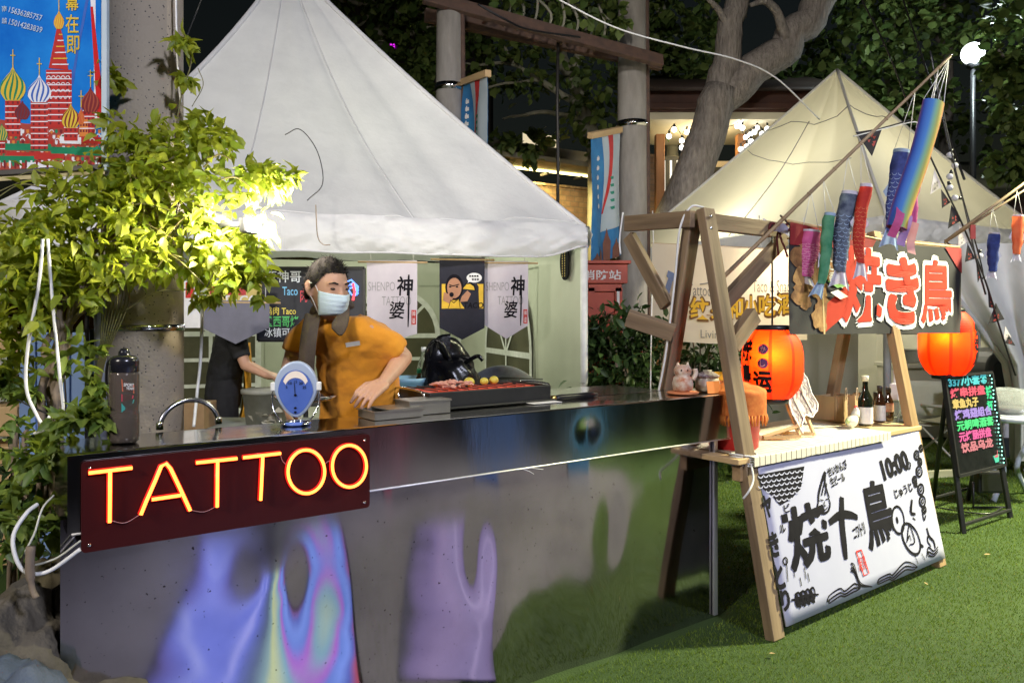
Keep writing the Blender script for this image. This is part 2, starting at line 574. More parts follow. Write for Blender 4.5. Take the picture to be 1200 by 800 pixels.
# ------------------------------------------------------------------ background trees
def tree(label, wood_paths, clusters, size, trunk_mat=bark, lm=leaf_tree, group=None, wide=.85, n=9):
    base = V(wood_paths[0][0][0])
    base.z = 0
    t = thing('tree', label, 'tree', base, group)
    mb = MB()
    p, r = wood_paths[0]
    q = spline([V((base.x, base.y, 0))]+p if p[0].z > .2 else p, 6)
    rr = list(np.interp(np.linspace(0, 1, len(q)), np.linspace(0, 1, len(r)), r))
    q = [v+V((nz(v.z*1.3, 1), nz(v.z*1.3, 5), 0))*.1 for v in q]
    mb.tube(q, [float(x) for x in rr], 12)
    mb.build('trunk', trunk_mat, t)
    for p, r in wood_paths[1:]:
        q = spline(p, 6)
        q = [v+V((nz(v.x*2, v.z*2, 1), 0, nz(v.x*2, v.z*2, 5)))*(.5*max(r)+.03) for v in q]
        rr = [float(x) for x in np.interp(np.linspace(0, 1, len(q)), np.linspace(0, 1, len(r)), r)]
        MB().tube(q, rr, 8).build('branch', trunk_mat, t)
    if clusters:
        C, D = [], []
        for cn, c, r in clusters:
            a, b = cluster(cn, c, r); C.append(a); D.append(b)
        leaves('crown', lm, np.concatenate(C), np.concatenate(D), size, t, wide=wide)
    return t

# big leaning tree with grey bark, forking at the top
tree('big leaning grey tree forking in two behind the cream tent',
     [([P(716, 490, 15.2), P(745, 395, 15.2), P(778, 290, 15.2), P(817, 190, 15.2), P(846, 105, 15.2)], [.54, .46, .41, .385, .37, .345]),
      ([P(838, 130, 15.2), P(852, 60, 15.2), P(866, 0, 15.2), P(885, -90, 15.4)], [.30, .27, .235, .21]),
      ([P(840, 125, 15.2), P(885, 82, 15.2), P(930, 40, 15.2), P(968, -5, 15.3), P(1010, -80, 15.5)], [.30, .33, .32, .31, .27]),
      ([P(858, 40, 15.1), P(845, 15, 15), P(824, -5, 14.8)], [.09, .065, .04]),
      ([P(921, 42, 15), P(915, 15, 14.8), P(895, 3, 14.6), P(880, 8, 14.5)], [.11, .09, .065, .04])], None, .1, bark)
# trees behind
tree('tall tree with bare pale limbs between the two concrete utility poles',
     [([P(700, 200, 17.5), P(690, 150, 17.5), P(672, 90, 17.6), P(655, 55, 17.8), P(640, -30, 18)], [.26, .22, .18, .15, .12]),
      ([P(676, 120, 17.5), P(640, 100, 17.2), P(606, 75, 17), P(588, 52, 17)], [.09, .07, .05, .03]),
      ([P(640, 100, 17.2), P(622, 94, 17), P(570, 103, 16.8)], [.05, .04, .025]),
      ([P(606, 75, 17), P(575, 75, 16.9), P(545, 74, 16.8)], [.05, .035, .02]),
      ([P(680, 140, 17.5), P(640, 132, 17), P(605, 135, 16.8), P(590, 140, 16.8)], [.06, .05, .03, .02]),
      ([P(708, 0, 17.5), P(690, 30, 17.5), P(672, 90, 17.6)], [.05, .09, .12])],
     [(520, P(590, 60, 17.2), (1.6, .8, 1.0)), (420, P(700, 120, 17), (.9, .8, 1.4)), (420, P(660, -10, 17.3), (1.6, 1, .9)), (200, P(610, 175, 16.5), (.9, .5, .35)), (260, P(720, 40, 17), (.7, .7, 1.2))],
     .21, bark_pale)
tree('leafy tree with thin drooping branches above the white tent',
     [([P(446, 250, 16.5), P(447, 60, 16.5), P(446, -60, 16.5)], [.26, .2, .16]),
      ([P(446, 10, 16.5), P(420, 5, 16), P(390, 0, 15.8)], [.06, .05, .03]),
      ([P(446, 40, 16.5), P(490, 38, 16), P(515, 28, 15.8)], [.06, .05, .03]),
      ([P(420, 5, 16), P(470, 14, 15.7), P(505, 16, 15.6)], [.05, .04, .02]),
      ([P(446, -20, 16.5), P(425, 28, 15.8), P(405, 20, 15.6)], [.05, .03, .02])],
     [(420, P(460, 22, 16), (1.1, .8, .8)), (420, P(490, 58, 15.7), (.75, .6, .85)), (220, P(495, 110, 15.7), (.5, .5, .5)), (260, P(400, -10, 16), (1.2, .8, .5)), (220, P(480, -25, 15.5), (1, .6, .5))],
     .21, bark_pale)
tree('bushy tree with large lobed leaves right of the utility pole',
     [([P(790, 250, 19), P(785, 120, 19), P(775, 20, 19), P(770, -60, 19)], [.2, .16, .13, .1]),
      ([P(782, 60, 19), P(805, 50, 18.6), P(830, 20, 18.3)], [.06, .05, .03])],
     [(520, P(795, 85, 18.5), (.95, .8, 1.2)), (360, P(790, 10, 18.5), (1.0, .8, .9)), (260, P(770, 135, 18.3), (.5, .5, .6)), (240, P(830, 60, 18), (.5, .4, 1.2))], .23, bark_pale)
tree('plane tree with pale streaked trunks behind the cream tent',
     [([P(1035, 250, 20), P(1043, 115, 20), P(1056, 40, 20), P(1068, -40, 20)], [.2, .14, .11, .08]),
      ([P(1040, 130, 20), P(1041, 60, 19.6), P(1052, 5, 19.4)], [.08, .06, .04]),
      ([P(1035, 190, 20), P(1012, 100, 19.6), P(1020, 55, 19.4)], [.09, .06, .03]),
      ([P(1030, 200, 20), P(945, 105, 19.2), P(905, 70, 18.8)], [.12, .09, .05])],
     [(800, P(1000, 60, 19), (1.5, 1, 1.6)), (600, P(1030, 120, 18.7), (1.3, .9, .8)), (500, P(950, 110, 18.6), (.9, .8, .7)), (400, P(1090, 70, 19), (.9, .8, 1.4)), (420, P(1040, 5, 19.3), (1.5, 1, .7)), (300, P(900, 105, 18), (.4, .4, .5))], .22, bark_pale)
tree('tree with fern green foliage at the right edge of the photo',
     [([P(1215, 300, 15), P(1222, 120, 15), P(1225, -30, 15)], [.22, .18, .12]),
      ([P(1222, 120, 15), P(1195, 90, 14.6), P(1170, 60, 14.4)], [.06, .04, .02])],
     [(520, P(1195, 45, 14.5), (.6, .6, 1.1)), (420, P(1200, 130, 14.4), (.55, .6, .8)), (300, P(1205, 190, 14.3), (.7, .5, .35)), (200, P(1178, 80, 14.3), (.35, .4, .5))], .2, bark)
tree('dark broad tree with thin foliage overhead beyond the street lamp',
     [([P(1105, 260, 26), P(1110, 100, 26), P(1110, -40, 26)], [.26, .2, .16]),
      ([P(1110, 60, 26), P(1085, 30, 25.5), P(1060, 25, 25)], [.08, .06, .03])],
     [(420, P(1120, 20, 25), (1.6, 1.2, 1.2)), (200, P(1085, 130, 25), (1, .8, 1)), (160, P(1150, 140, 25), (.8, .8, 1.3))], .26, bark)
# creeper hanging over the utility poles' cross beam
hb = thing('climbing_creeper', 'creeper with withered pale leaves clinging over the rusty cross beam', 'creeper', P(640, 30, 11.8))
a, b = cluster(130, P(668, 12, 11.9), (.55, .3, .28)); a2, b2 = cluster(60, P(600, 5, 11.4), (.4, .3, .2)); a3, b3 = cluster(60, P(720, 30, 12), (.35, .3, .3))
leaves('foliage', leaf_tree, np.concatenate([a, a2, a3]), np.concatenate([b, b2, b3]), .17, hb, wide=.8)
mb = MB()
for k in range(9):
    p = P(590+16*k, 12+4*k, 11.5+.07*k)
    mb.tube(spline([p+V((0, 0, -.25)), p+V((.1, 0, .1)), p+V((random.uniform(-.3, .3), .1, .5))], 4), .022, 6)
mb.build('stem', bark_pale, hb)

# ------------------------------------------------------------------ utility poles, cross beam, pole banners
concrete = pm('speckled concrete', (.22, .195, .165), (.30, .27, .23), scale=90, detail=3, rough=.85, bump=.3, bscale=140)
concrete2 = pm('weathered concrete', (.23, .21, .19), (.33, .31, .28), scale=5, detail=8, rough=.9, bump=.3, bscale=60, stretch=(1.5, 1.5, .4))
def pole(label, px, Y, wpx, zt, band_y, lab):
    x = (px-600)/900*Y; r = wpx/900*Y/2
    t = thing('utility_pole', label, 'utility pole', (x, Y, 0), 'concrete utility poles carrying the rusty beam')
    M = Matrix.Translation((x, Y, 0))
    MB().lathe([(r*1.12, 0), (r*1.05, 2), (r*.98, 5), (r*.9, zt)], M, 28).build('shaft', concrete2, t)
    zb = P(0, band_y, Y).z
    MB().lathe([(r*1.0, zb-.05), (r*1.04+.006, zb-.05), (r*1.04+.006, zb+.05), (r*1.0, zb+.05)], M, 28, caps=False).build('steel_band', chrome, t)
    MB().tube([V((x+r*1.02, Y-.1, .3)), V((x+r*.97, Y-.08, 5)), V((x+r*.9, Y-.06, zt-.1))], .035, 8).build('conduit', rust, t)
    return x, r
x1, r1 = pole('concrete utility pole behind the white tent roof, nearer of the two', 527, 11, 33, 6.35, 104, 'a')
x2, r2 = pole('concrete utility pole beside the pavilion with blue banner at its left', 741, 12.5, 35, 8.2, 147, 'b')
t = thing('cross_beam', 'rusty steel double channel beam bridging the two utility poles', 'beam', P(510, 4, 10.75))
beam('channel', P(496, -4, 10.7), P(776, 72, 12.1), .09, .2, rust, t, bev=.008)
beam('channel', P(498, 18, 11.35), P(774, 76, 12.9), .09, .2, rust, t, bev=.008)
MB().bar(P(655, 45, 11.5), P(655, 50, 12.0), .08, .08).build('tie', rust, t)
tag(MB().tube([P(654, 50, 11.7), P(653, 120, 11.72), P(654, 190, 11.7), P(653, 300, 11.7)], .025, 8).build('steel_rod', dark_metal), 'thin vertical dark steel rod hanging from the rusty cross beam', 'rod')
blue_cloth = pm('printed blue cloth', (.025, .16, .42), (.05, .26, .55), scale=3, rough=.7, transl=.1)
pale_cloth = pm('printed pale cloth', (.45, .55, .62), (.55, .62, .66), scale=3, rough=.7, transl=.1)
redstripe = flat('printed red', (.5, .03, .03), .7)
def pole_banner(label, c0, c1, h, Y, flip):
    """narrow printed cloth under a short arm"""
    t = thing('pole_banner', label, 'banner', c0, 'narrow blue banners strapped to the utility poles')
    c0, c1 = V(c0), V(c1)
    ex = (c1-c0); Wd = ex.length; ex.normalize(); nrm = ex.cross(V((0, 0, 1)))
    beam('top_arm', c0-ex*.02+V((0, 0, .04)), c1+ex*.03+V((0, 0, .04)), .09, .09, wood_light, t)
    def mp(x, y, z):
        u = x/Wd
        return c0+ex*x+V((0, 0, -1))*(h*(1-y/h))+nrm*(z+.035*math.sin(u*9+y*1.1)*(1-y/h)**.5+.02*nz(x*4, y*1.4))
    mb = MB().mat(blue_cloth)
    mb.sheet(lambda a, b: mp(a*Wd, b*h, 0), 14, 22)
    mb.mat(pale_cloth).sheet(lambda a, b: mp(Wd*(.36+.10*math.sin(b*3.1)+(.64-.10*math.sin(b*3.1))*a), h*(.24+.76*b), .008), 8, 16)
    mb.mat(redstripe).sheet(lambda a, b: mp(Wd*(.40+.10*math.sin(b*3.1)+.16*b+.12*a*(.4+b)), h*(.38+.62*b), .014), 4, 16)
    mb.mat(white_ink)
    for k in range(6):
        y = h*(.84-.075*k)
        mb.blob([(Wd*.2, y), (Wd*.29, y), (Wd*.29, y-.05), (Wd*.2, y-.05)], mp=mp, z=.012)
        mb.blob([(Wd*.22, y+.02), (Wd*.25, y+.02), (Wd*.25, y-.06), (Wd*.22, y-.06)], mp=mp, z=.016)
    mb.mat(flat('printed green', (.03, .25, .17), .7))
    for k in range(5):
        y = h*(.66-.06*k)
        mb.blob([(Wd*.62, y), (Wd*.74, y), (Wd*.74, y-.045), (Wd*.66, y-.045)], mp=mp, z=.016)
    # printed towers at the bottom
    mb.mat(flat('printed brown', (.18, .07, .05), .7))
    for cx, w, hh in ((.3, .16, .14), (.55, .2, .26), (.8, .2, .16), (.12, .2, .10)):
        X = Wd*cx; w *= Wd
        mb.blob([(X-w/2, 0), (X+w/2, 0), (X+w/2, h*hh*.55), (X+w*.2, h*hh*.75), (X, h*hh), (X-w*.2, h*hh*.75), (X-w/2, h*hh*.55)], mp=mp, z=.02)
    mb.build('cloth', None, t)
pole_banner('narrow blue banner with red stripe on the nearer utility pole', P(541, 101, 10.95), P(571, 90, 10.2), 1.4, 11, 0)
pole_banner('narrow blue banner with printed towers left of the far utility pole', P(692, 162, 11.6), P(726, 155, 12.2), 1.95, 12, 0)

# ------------------------------------------------------------------ brick building with light strip
def brick_mat(name, c1, c2, mortar, scale, tile_w=.5, tile_h=.25, msize=.02):
    m = bpy.data.materials.new(name); m.use_nodes = True
    N, L = m.node_tree.nodes, m.node_tree.links
    b = N['Principled BSDF']; b.inputs['Roughness'].default_value = .9
    tc = N.new('ShaderNodeTexCoord')
    br = N.new('ShaderNodeTexBrick')
    br.inputs['Color1'].default_value = c1+(1,); br.inputs['Color2'].default_value = c2+(1,); br.inputs['Mortar'].default_value = mortar+(1,)
    br.inputs['Scale'].default_value = scale; br.inputs['Mortar Size'].default_value = msize
    br.inputs['Brick Width'].default_value = tile_w; br.inputs['Row Height'].default_value = tile_h
    n = N.new('ShaderNodeTexNoise'); n.inputs['Scale'].default_value = 6
    mx = N.new('ShaderNodeMix'); mx.data_type = 'RGBA'; mx.blend_type = 'MULTIPLY'; mx.inputs[0].default_value = .7
    L.new(tc.outputs['Object'], br.inputs[0]); L.new(tc.outputs['Object'], n.inputs['Vector'])
    L.new(br.outputs[0], mx.inputs[6]); L.new(n.outputs[0], mx.inputs[7]); L.new(mx.outputs[2], b.inputs['Base Color'])
    bp = N.new('ShaderNodeBump'); bp.inputs['Strength'].default_value = .6; bp.inputs['Distance'].default_value = .02
    inv = N.new('ShaderNodeMath'); inv.operation = 'SUBTRACT'; inv.inputs[0].default_value = 1
    L.new(br.outputs[1], inv.inputs[1]); L.new(inv.outputs[0], bp.inputs['Height']); L.new(bp.outputs[0], b.inputs['Normal'])
    return m
brick = brick_mat('old brick', (.42, .27, .16), (.34, .20, .12), (.26, .2, .14), 2.0)
strip_mat = glow('warm light strip', (1, .86, .34), 5)
bt = thing('brick_building', 'low brick building with a yellow light strip under its eave', 'building', (-.8, 17, 0))
A, B = V((-1.4, 16.5, 0)), V((2.4, 18.8, 0))
ex = (B-A); LB = ex.length
M = frame(A, ex, (0, 0, 1))
MB().box((LB/2, 2.28, -.15), (LB, 4.56, .3)).build('wall', brick, bt, M=M)
MB().box((LB/2, 4.98, .25), (LB+.4, .12, 1.1)).build('eave', pm('eave boards', (.2, .18, .12), (.27, .24, .17), scale=4, rough=.8), bt, M=M, bev=.02)
MB().box((LB/2, 5.25, -.4), (LB+.4, .34, 1.2)).build('parapet', pm('dim plaster', (.26, .25, .2), (.32, .3, .25), scale=3, rough=.9), bt, M=M, bev=.02)
MB().box((LB/2, 4.88, .06), (LB, .05, .05)).build('light_strip', strip_mat, bt, M=M)
MB().box((LB/2, 4.58, .02), (LB, .05, .1)).build('ledge', wood_dark, bt, M=M)
for k in range(5):
    MB().box((.5+k*.95, 4.78, .18), (.05, .05, .3)).build('bracket', dark_metal, bt, M=M)
lamp('strip_lamp', M @ V((LB/2, 4.8, .25)), 260, (1, .8, .3), .1, 'AREA', M @ V((LB/2, 3.6, -.1)), sy=LB)
MB().box((2.6, 5.62, -.3), (.95, .38, .05)).build('lit_window', glow('lit window glass', (1, .85, .55), .7), bt, M=M)

# ------------------------------------------------------------------ pavilion with string lights
pv = thing('pavilion', 'wooden pavilion with lit white windows and dark red eave behind the leaning tree', 'building', (3.0, 17.5, 0))
wp = pm('varnished timber', (.22, .09, .03), (.36, .16, .055), scale=6, rough=.5, stretch=(1, 1, .15))
D = 17.5
MB().box((4.6, D+.8, 2.6), (3.4, .25, 5.2)).build('back_wall', pm('warm plaster', (.5, .42, .3), (.6, .5, .36), scale=2, rough=.9), pv)
M = frame((2.98, D-.1, 0), (1, 0, 0), (0, 0, 1))
MB().box((.16, 2.6, -.2), (.34, 5.2, .4)).build('pier', brick, pv, M=M)
for px in (773, 868, 905):
    x = (px-600)/900*(D-.25)
    beam('post', V((x, D-.25, 0)), V((x, D-.25, 5.6)), .2, .2, wp, pv, bev=.015)
MB().box((4.6, D, 5.78), (4.2, 2.4, .16)).build('ceiling', pm('cream ceiling', (.62, .58, .45), (.7, .65, .5), scale=2, rough=.8), pv)
mb = MB()
mb.bar(V((2.6, D-1.2, 6.1)), V((6.9, D-1.2, 6.1)), .5, .12, (0, 0, 1)).bar(V((2.6, D-1.3, 5.95)), V((6.9, D-1.3, 5.95)), .12, .16, (0, 0, 1))
mb.build('eave_board', pm('dark red paint', (.05, .02, .014), (.075, .028, .018), scale=4, rough=.6), pv, bev=.01)
MB().slab(lambda a, b: V((2.4+4.7*a, D-1.5+2.8*b, 6.22+1.1*b)), 2, 2, (0, 0, .1)).build('roof', flat('dark tiles', (.05, .035, .03)), pv)
wm = glow('lit window pane', (1, .93, .78), 1.3)
for x0, x1, z0, z1 in ((3.35, 4.15, 3.6, 5.25), (4.45, 5.0, 3.5, 5.0), (5.2, 6.0, 3.4, 4.8)):
    fr = MB()
    for (a, b, c, d) in ((x0, z0, x1, z0), (x0, z1, x1, z1), (x0, z0, x0, z1), (x1, z0, x1, z1), (x0, z0+.55, x1, z0+.55)):
        fr.bar(V((a, D+.62, b)), V((c, D+.62, d)), .08, .08, (0, 1, 0))
    for k in range(1, 5):
        x = x0+(x1-x0)*k/5
        fr.bar(V((x, D+.62, z0)), V((x, D+.62, z1)), .1, .05, (1, 0, 0))
    o = fr.build('window', flat('dark frame', (.02, .02, .016)), pv)
    MB().box(((x0+x1)/2, D+.66, (z0+z1)/2), (x1-x0, .02, z1-z0)).build('pane', wm, o)
mb = MB()
for k in range(14):
    x = 3.1+k*.16
    mb.bar(V((x, D-.5, 2.6)), V((x, D-.5, 3.55)), .05, .04)
mb.bar(V((3.0, D-.5, 3.6)), V((5.6, D-.5, 3.6)), .08, .06, (0, 0, 1)).bar(V((3.0, D-.5, 2.6)), V((5.6, D-.5, 2.6)), .08, .06, (0, 0, 1))
mb.build('railing', wood_light, pv)
lamp('pavilion_lamp', (4.2, D-.4, 5.3), 60, (1, .78, .42), .1)
sb = thing('string_lights', 'string of round white bulbs glowing under the pavilion eave', 'string lights', (3.4, 16.6, 5.5))
bulbm = glow('lit bulb', (1, .97, .85), 9)
mb = MB()
spots = [(784, 160), (799, 165), (799, 173), (805, 155), (790, 152), (864, 148), (870, 150), (868, 145), (874, 161), (880, 166), (879, 158), (887, 150), (893, 157), (899, 151), (868, 175), (875, 172), (884, 155), (890, 163), (902, 160)]
pts = []
for i, (x, y) in enumerate(spots):
    p = P(x, y, 16.1+.25*(i % 3))
    MB().ball(p, .055, 10).build('bulb', bulbm, sb)
    mb.tube([p+V((0, 0, .05)), p+V((0, 0, .12))], .022, 6)
    pts.append(p+V((0, 0, .12)))
pts.sort(key=lambda p: p.x)
mb.tube(pts, .008, 5)
mb.build('wire', black_plastic, sb)

# ------------------------------------------------------------------ house at the right, block behind, street lamp
hs = thing('house', 'dark red house with a low roof at the right behind the tents', 'building', (12.2, 22, 0))
MB().box((13.6, 22.5, 2.4), (5.2, 3, 4.8)).build('wall', brick_mat('dark red brick', (.15, .045, .03), (.12, .035, .025), (.1, .06, .05), 2), hs)
MB().slab(lambda a, b: V((10.7+6*a, 20.4+3*b, 4.9+1.2*b)), 4, 4, (0, 0, .14)).build('roof', pm('dull roof tiles', (.14, .13, .09), (.2, .19, .13), scale=3, rough=.9, bump=.5), hs)
MB().box((12.0, 20.9, 3.3), (.16, .16, 3.0)).build('downpipe', white_paint, hs)
ab = thing('apartment_block', 'dark apartment block with one magenta lit window above the white tent', 'building', (-5, 40, 0))
MB().box((-5.6, 42, 8), (9, 6, 22)).build('wall', pm('dark render', (.06, .06, .065), (.08, .08, .085), scale=1, rough=.9), ab)
MB().box(((459-600)/900*38.9, 38.94, P(0, 60, 38.9).z), (.3, .1, .72)).build('lit_window', glow('magenta lit window', (.75, .02, .85), 1.2), ab)
MB().box(((446-600)/900*38.6, 38.6, 10), (.5, .5, 20)).build('corner_pier', pm('grey render', (.15, .15, .15), (.2, .2, .2), scale=1, rough=.9), ab)
sp = P(1140, 63, 16.8)
lt = thing('street_lamp', 'glowing round globe street lamp on a black post above the tents', 'street lamp', (sp.x, sp.y, 0))
MB().ball(sp, .235, 20).build('globe', glow('opal lamp globe', (.92, 1, 1), 7), lt)
MB().tube([V((sp.x, sp.y, 0)), V((sp.x, sp.y, 4)), sp-V((0, 0, .3))], [.1, .07, .05], 10).build('post', black_metal, lt)
MB().lathe([(.05, -.34), (.12, -.30), (.13, -.22), (.09, -.2)], Matrix.Translation(sp), 14).build('collar', black_metal, lt)
lamp('globe_lamp', sp-V((0, .4, 0)), 260, (.85, 1, 1), .24)

# ------------------------------------------------------------------ overhead cables
def cable(label, pts, r, mat, name='cable', cat='cable', n=10, group=None):
    return tag(MB().tube(spline(pts, n), r, 6).build(name, mat), label, cat, group)
cable('white overhead cable sagging across the trees above the stalls', [P(640, -8, 9), P(720, 32, 9), P(800, 55, 9.2), P(863, 70, 9.5), P(910, 92, 9.8), P(960, 140, 10.2)], .010, white_cable)
cable('thin dark wire from the trees down to the cream tent, left one', [P(1005, -10, 12), P(1040, 60, 11.4), P(1065, 125, 11)], .012, dark_metal)
cable('thin dark wire from the trees beside the lantern pole, right one', [P(1055, -10, 12), P(1085, 80, 10), P(1105, 140, 8.2), P(1130, 210, 7)], .012, dark_metal)
cable('black cable draped along the rusty cross beam', [P(560, 5, 10.6), P(590, 22, 10.7), P(620, 35, 10.9), P(680, 44, 11.2)], .016, black_plastic)
cable('thin black wire hanging beside the concrete pole top', [P(238, -5, 4.2), P(228, 20, 4.2), P(216, 50, 4.15)], .003, black_plastic)
# ================================================================== WHITE PAGODA TENT
FR2 = V((0.60, 6.40, 0)); dL = V((-.951, -.309, 0)); dB = V((-.309, .951, 0)); SZ = 4.2
FL2 = FR2+dL*SZ; BR2 = FR2+dB*SZ; BL2 = BR2+dL*SZ
ZE = 2.25
tent = thing('party_tent', 'white pointed party tent behind the steel counter, grey green walls inside', 'tent', (FL2+FR2+BR2+BL2)/4, 'pointed tents')
apex = V((-2.27, 7.74, 5.08))
def roof_panel(c0, c1, k0, k1, ap, ze, seed, sag=.10, wr=.03):
    c0, c1 = V(c0), V(c1)
    def f(a, b):
        e = c0.lerp(c1, a)
        p = e.lerp(V((ap.x, ap.y, 0)), b)
        k = k0*(1-a)+k1*a
        zz = ze+(ap.z-ze)*((1-k)*b+k*b*b)
        h = math.sin(math.pi*a)
        zz -= sag*h**.7*math.sin(math.pi*min(1, b*1.05+.02))*(1-.3*b)
        zz += wr*h**.5*(1.6*nz(a*5+seed, b*1.4, seed)*(1-.4*b)+.7*nz(a*13, b*3+a*6, seed+3)*(1-b)+.5*abs(nz(a*9-b*5, b*7+a*3, seed+8))*(1-b))
        # long soft creases fanning from the peak
        zz -= .10*h*math.exp(-((a-.80-.1*b)/.035)**2)*(1-b*.6)
        zz -= .07*h*math.exp(-((a-.68+.02*b)/.03)**2)*(1-b*.5)
        return V((p.x, p.y, zz))
    return f
mb = MB()
for (c0, c1, k0, k1, sd) in ((FL2, FR2, .42, .10, 1), (FR2, BR2, .10, .2, 2), (BR2, BL2, .2, .3, 3), (BL2, FL2, .3, .42, 4)):
    mb.sheet(roof_panel(c0, c1, k0, k1, apex, ZE, sd), 60, 44)
roof = mb.build('roof', canvas, tent)
mb = MB()
for c, k in ((FR2, .10), (FL2, .42)):
    pts = []
    for i in range(17):
        b = i/16
        p = c.lerp(V((apex.x, apex.y, 0)), b)
        pts.append(V((p.x, p.y, ZE+(apex.z-ZE)*((1-k)*b+k*b*b)+.006)))
    mb.tube(pts, .022, 8)
mb.build('hip_seam', canvas, roof)
mb = MB()
rp_ = roof_panel(FL2, FR2, .42, .10, apex, ZE, 1)
for a_ in (.34, .67): mb.tube([rp_(a_, k/30)+V((0, -.002, .002)) for k in range(30)], .007, 6)
mb.tube([rp_(k/60, .02)+V((0, -.004, .003)) for k in range(61)], .007, 6)
mb.build('stitched_seam', canvas, roof)
def valance(mb, c0, c1, z1, z0, seed, bulge=.05, corner=.35):
    c0, c1 = V(c0), V(c1)
    d = (c1-c0).normalized(); out = V((d.y, -d.x, 0))
    L = (c1-c0).length
    def f(a, b):
        x = a*L
        ce = 1-corner*(math.exp(-(x/.25)**2)+math.exp(-((L-x)/.25)**2))
        h = (z1-z0)*ce*(1+.10*nz(x*1.7, seed))
        z = z1-h*b
        o = bulge*math.sin(math.pi*min(1, b*.9+.02))+.028*nz(x*4.2, b*1.5, seed)*b**.4+.018*nz(x*10+b*4, b*2.2, seed+7)
        o += .045*abs(nz(x*5+b*3.5, b*1.2-x*2, seed+2))+.03*abs(nz(x*9-b*5, b*2, seed+11))
        return c0.lerp(c1, a)+out*(o+.015)+V((0, 0, z))
    mb.sheet(f, 110, 12)
    p = [f(i/60, 1) for i in range(61)]
    mb.tube(p, .009, 6)
mb = MB()
valance(mb, FL2, FR2, ZE+.02, 1.99, 1)
valance(mb, FR2, BR2, ZE+.02, 1.99, 5)
valance(mb, BL2, FL2, ZE+.02, 1.99, 9)
mb.build('valance', canvas, tent)
for c in (FR2, FL2, BR2, BL2):
    MB().tube([V((c.x, c.y, 0)), V((c.x, c.y, ZE))], .032, 12).build('pole', white_paint, tent)
frost = pm('smoky window film', (.10, .095, .06), (.16, .15, .09), scale=3, rough=.35, bump=.2, bscale=6, transl=.25)
def tent_wall(c0, c1, wins, seed, name='wall'):
    """fabric wall from c0 to c1 with arched film windows; wins=[(a0,a1,z0,z1)] as lengths"""
    c0, c1 = V(c0), V(c1)
    d = (c1-c0).normalized(); nr = V((d.y, -d.x, 0)); L = (c1-c0).length
    def f(a, b):
        x = a*L; z = (ZE-.02)*b
        return c0+d*x+V((0, 0, z))+nr*(.02*nz(x*1.4, z*.8, seed)+.008*nz(x*6, z*1.1, seed+5))
    w = MB().sheet(f, 60, 26).build(name, canvas_wall, tent)
    M = frame(c0+nr*.035, d, (0, 0, 1))
    for (a0, a1, z0, z1) in wins:
        r = (a1-a0)/2; cx = (a0+a1)/2; zc = z1-r
        arch = [(cx+r*math.cos(t), zc+r*math.sin(t)) for t in np.linspace(0, math.pi, 17)]
        out = [(a1, z0)]+arch+[(a0, z0)]
        o = MB().prism(out[::1], .004, M).build('window', frost, tent)
        rb = MB()
        ring = out+[out[0]]
        rb.ribbon(ring, .07, M, z=.008)
        for k in (1, 2):
            z = z0+(zc-z0)*k/3
            rb.ribbon([(a0, z), (a1, z)], .045, M, z=.007)
        rb.ribbon([(a0, zc), (a1, zc)], .06, M, z=.009)
        rb.ribbon([(cx, z0), (cx, zc)], .045, M, z=.010)
        for t in (45, 90, 135):
            rb.ribbon([(cx, zc), (cx+r*math.cos(R(t)), zc+r*math.sin(R(t)))], .04, M, z=.011)
        rb.build('glazing_bars', white_paint, o)
        rb2 = MB().ribbon([(a0-.09, z0), (a0-.09, z1+.08), (a1+.09, z1+.08), (a1+.09, z0)], .02, M, z=.004)
        rb2.build('surround', canvas_wall, o)
tent_wall(BR2, FR2, [(1.38, 2.98, .35, 1.92)], 3)
tent_wall(BL2, BR2, [(.5, 1.6, .35, 1.85), (2.7, 3.88, .35, 1.85)], 6)
# dark bean shaped sticker by the tent's front edge
M = frame(FR2.lerp(BR2, .075)+V((-.045, 0, 1.98))-dL*0, dB*-1, (0, 0, 1))
bean = [(.11*math.cos(t)*(1-.22*math.exp(-((t-0)/.6)**2)-.22*math.exp(-((t-6.28)/.6)**2)), .155*math.sin(t)) for t in np.linspace(0, 6.283, 33)[:-1]]
t = MB().mat(black_ink).prism(bean, .012, M)
t.mat(flat('ochre print', (.5, .36, .1)))
for j in range(2):
    for k in range(11):
        y = .11-.022*k
        t.blob([(-.05+.055*j, y), (-.05+.055*j+.018, y), (-.05+.055*j+.018, y-.014), (-.05+.055*j, y-.014)], M, z=.004)
tag(t.build('wall_sticker'), 'black bean shaped plaque with yellow print on the white tent\'s right wall', 'plaque')

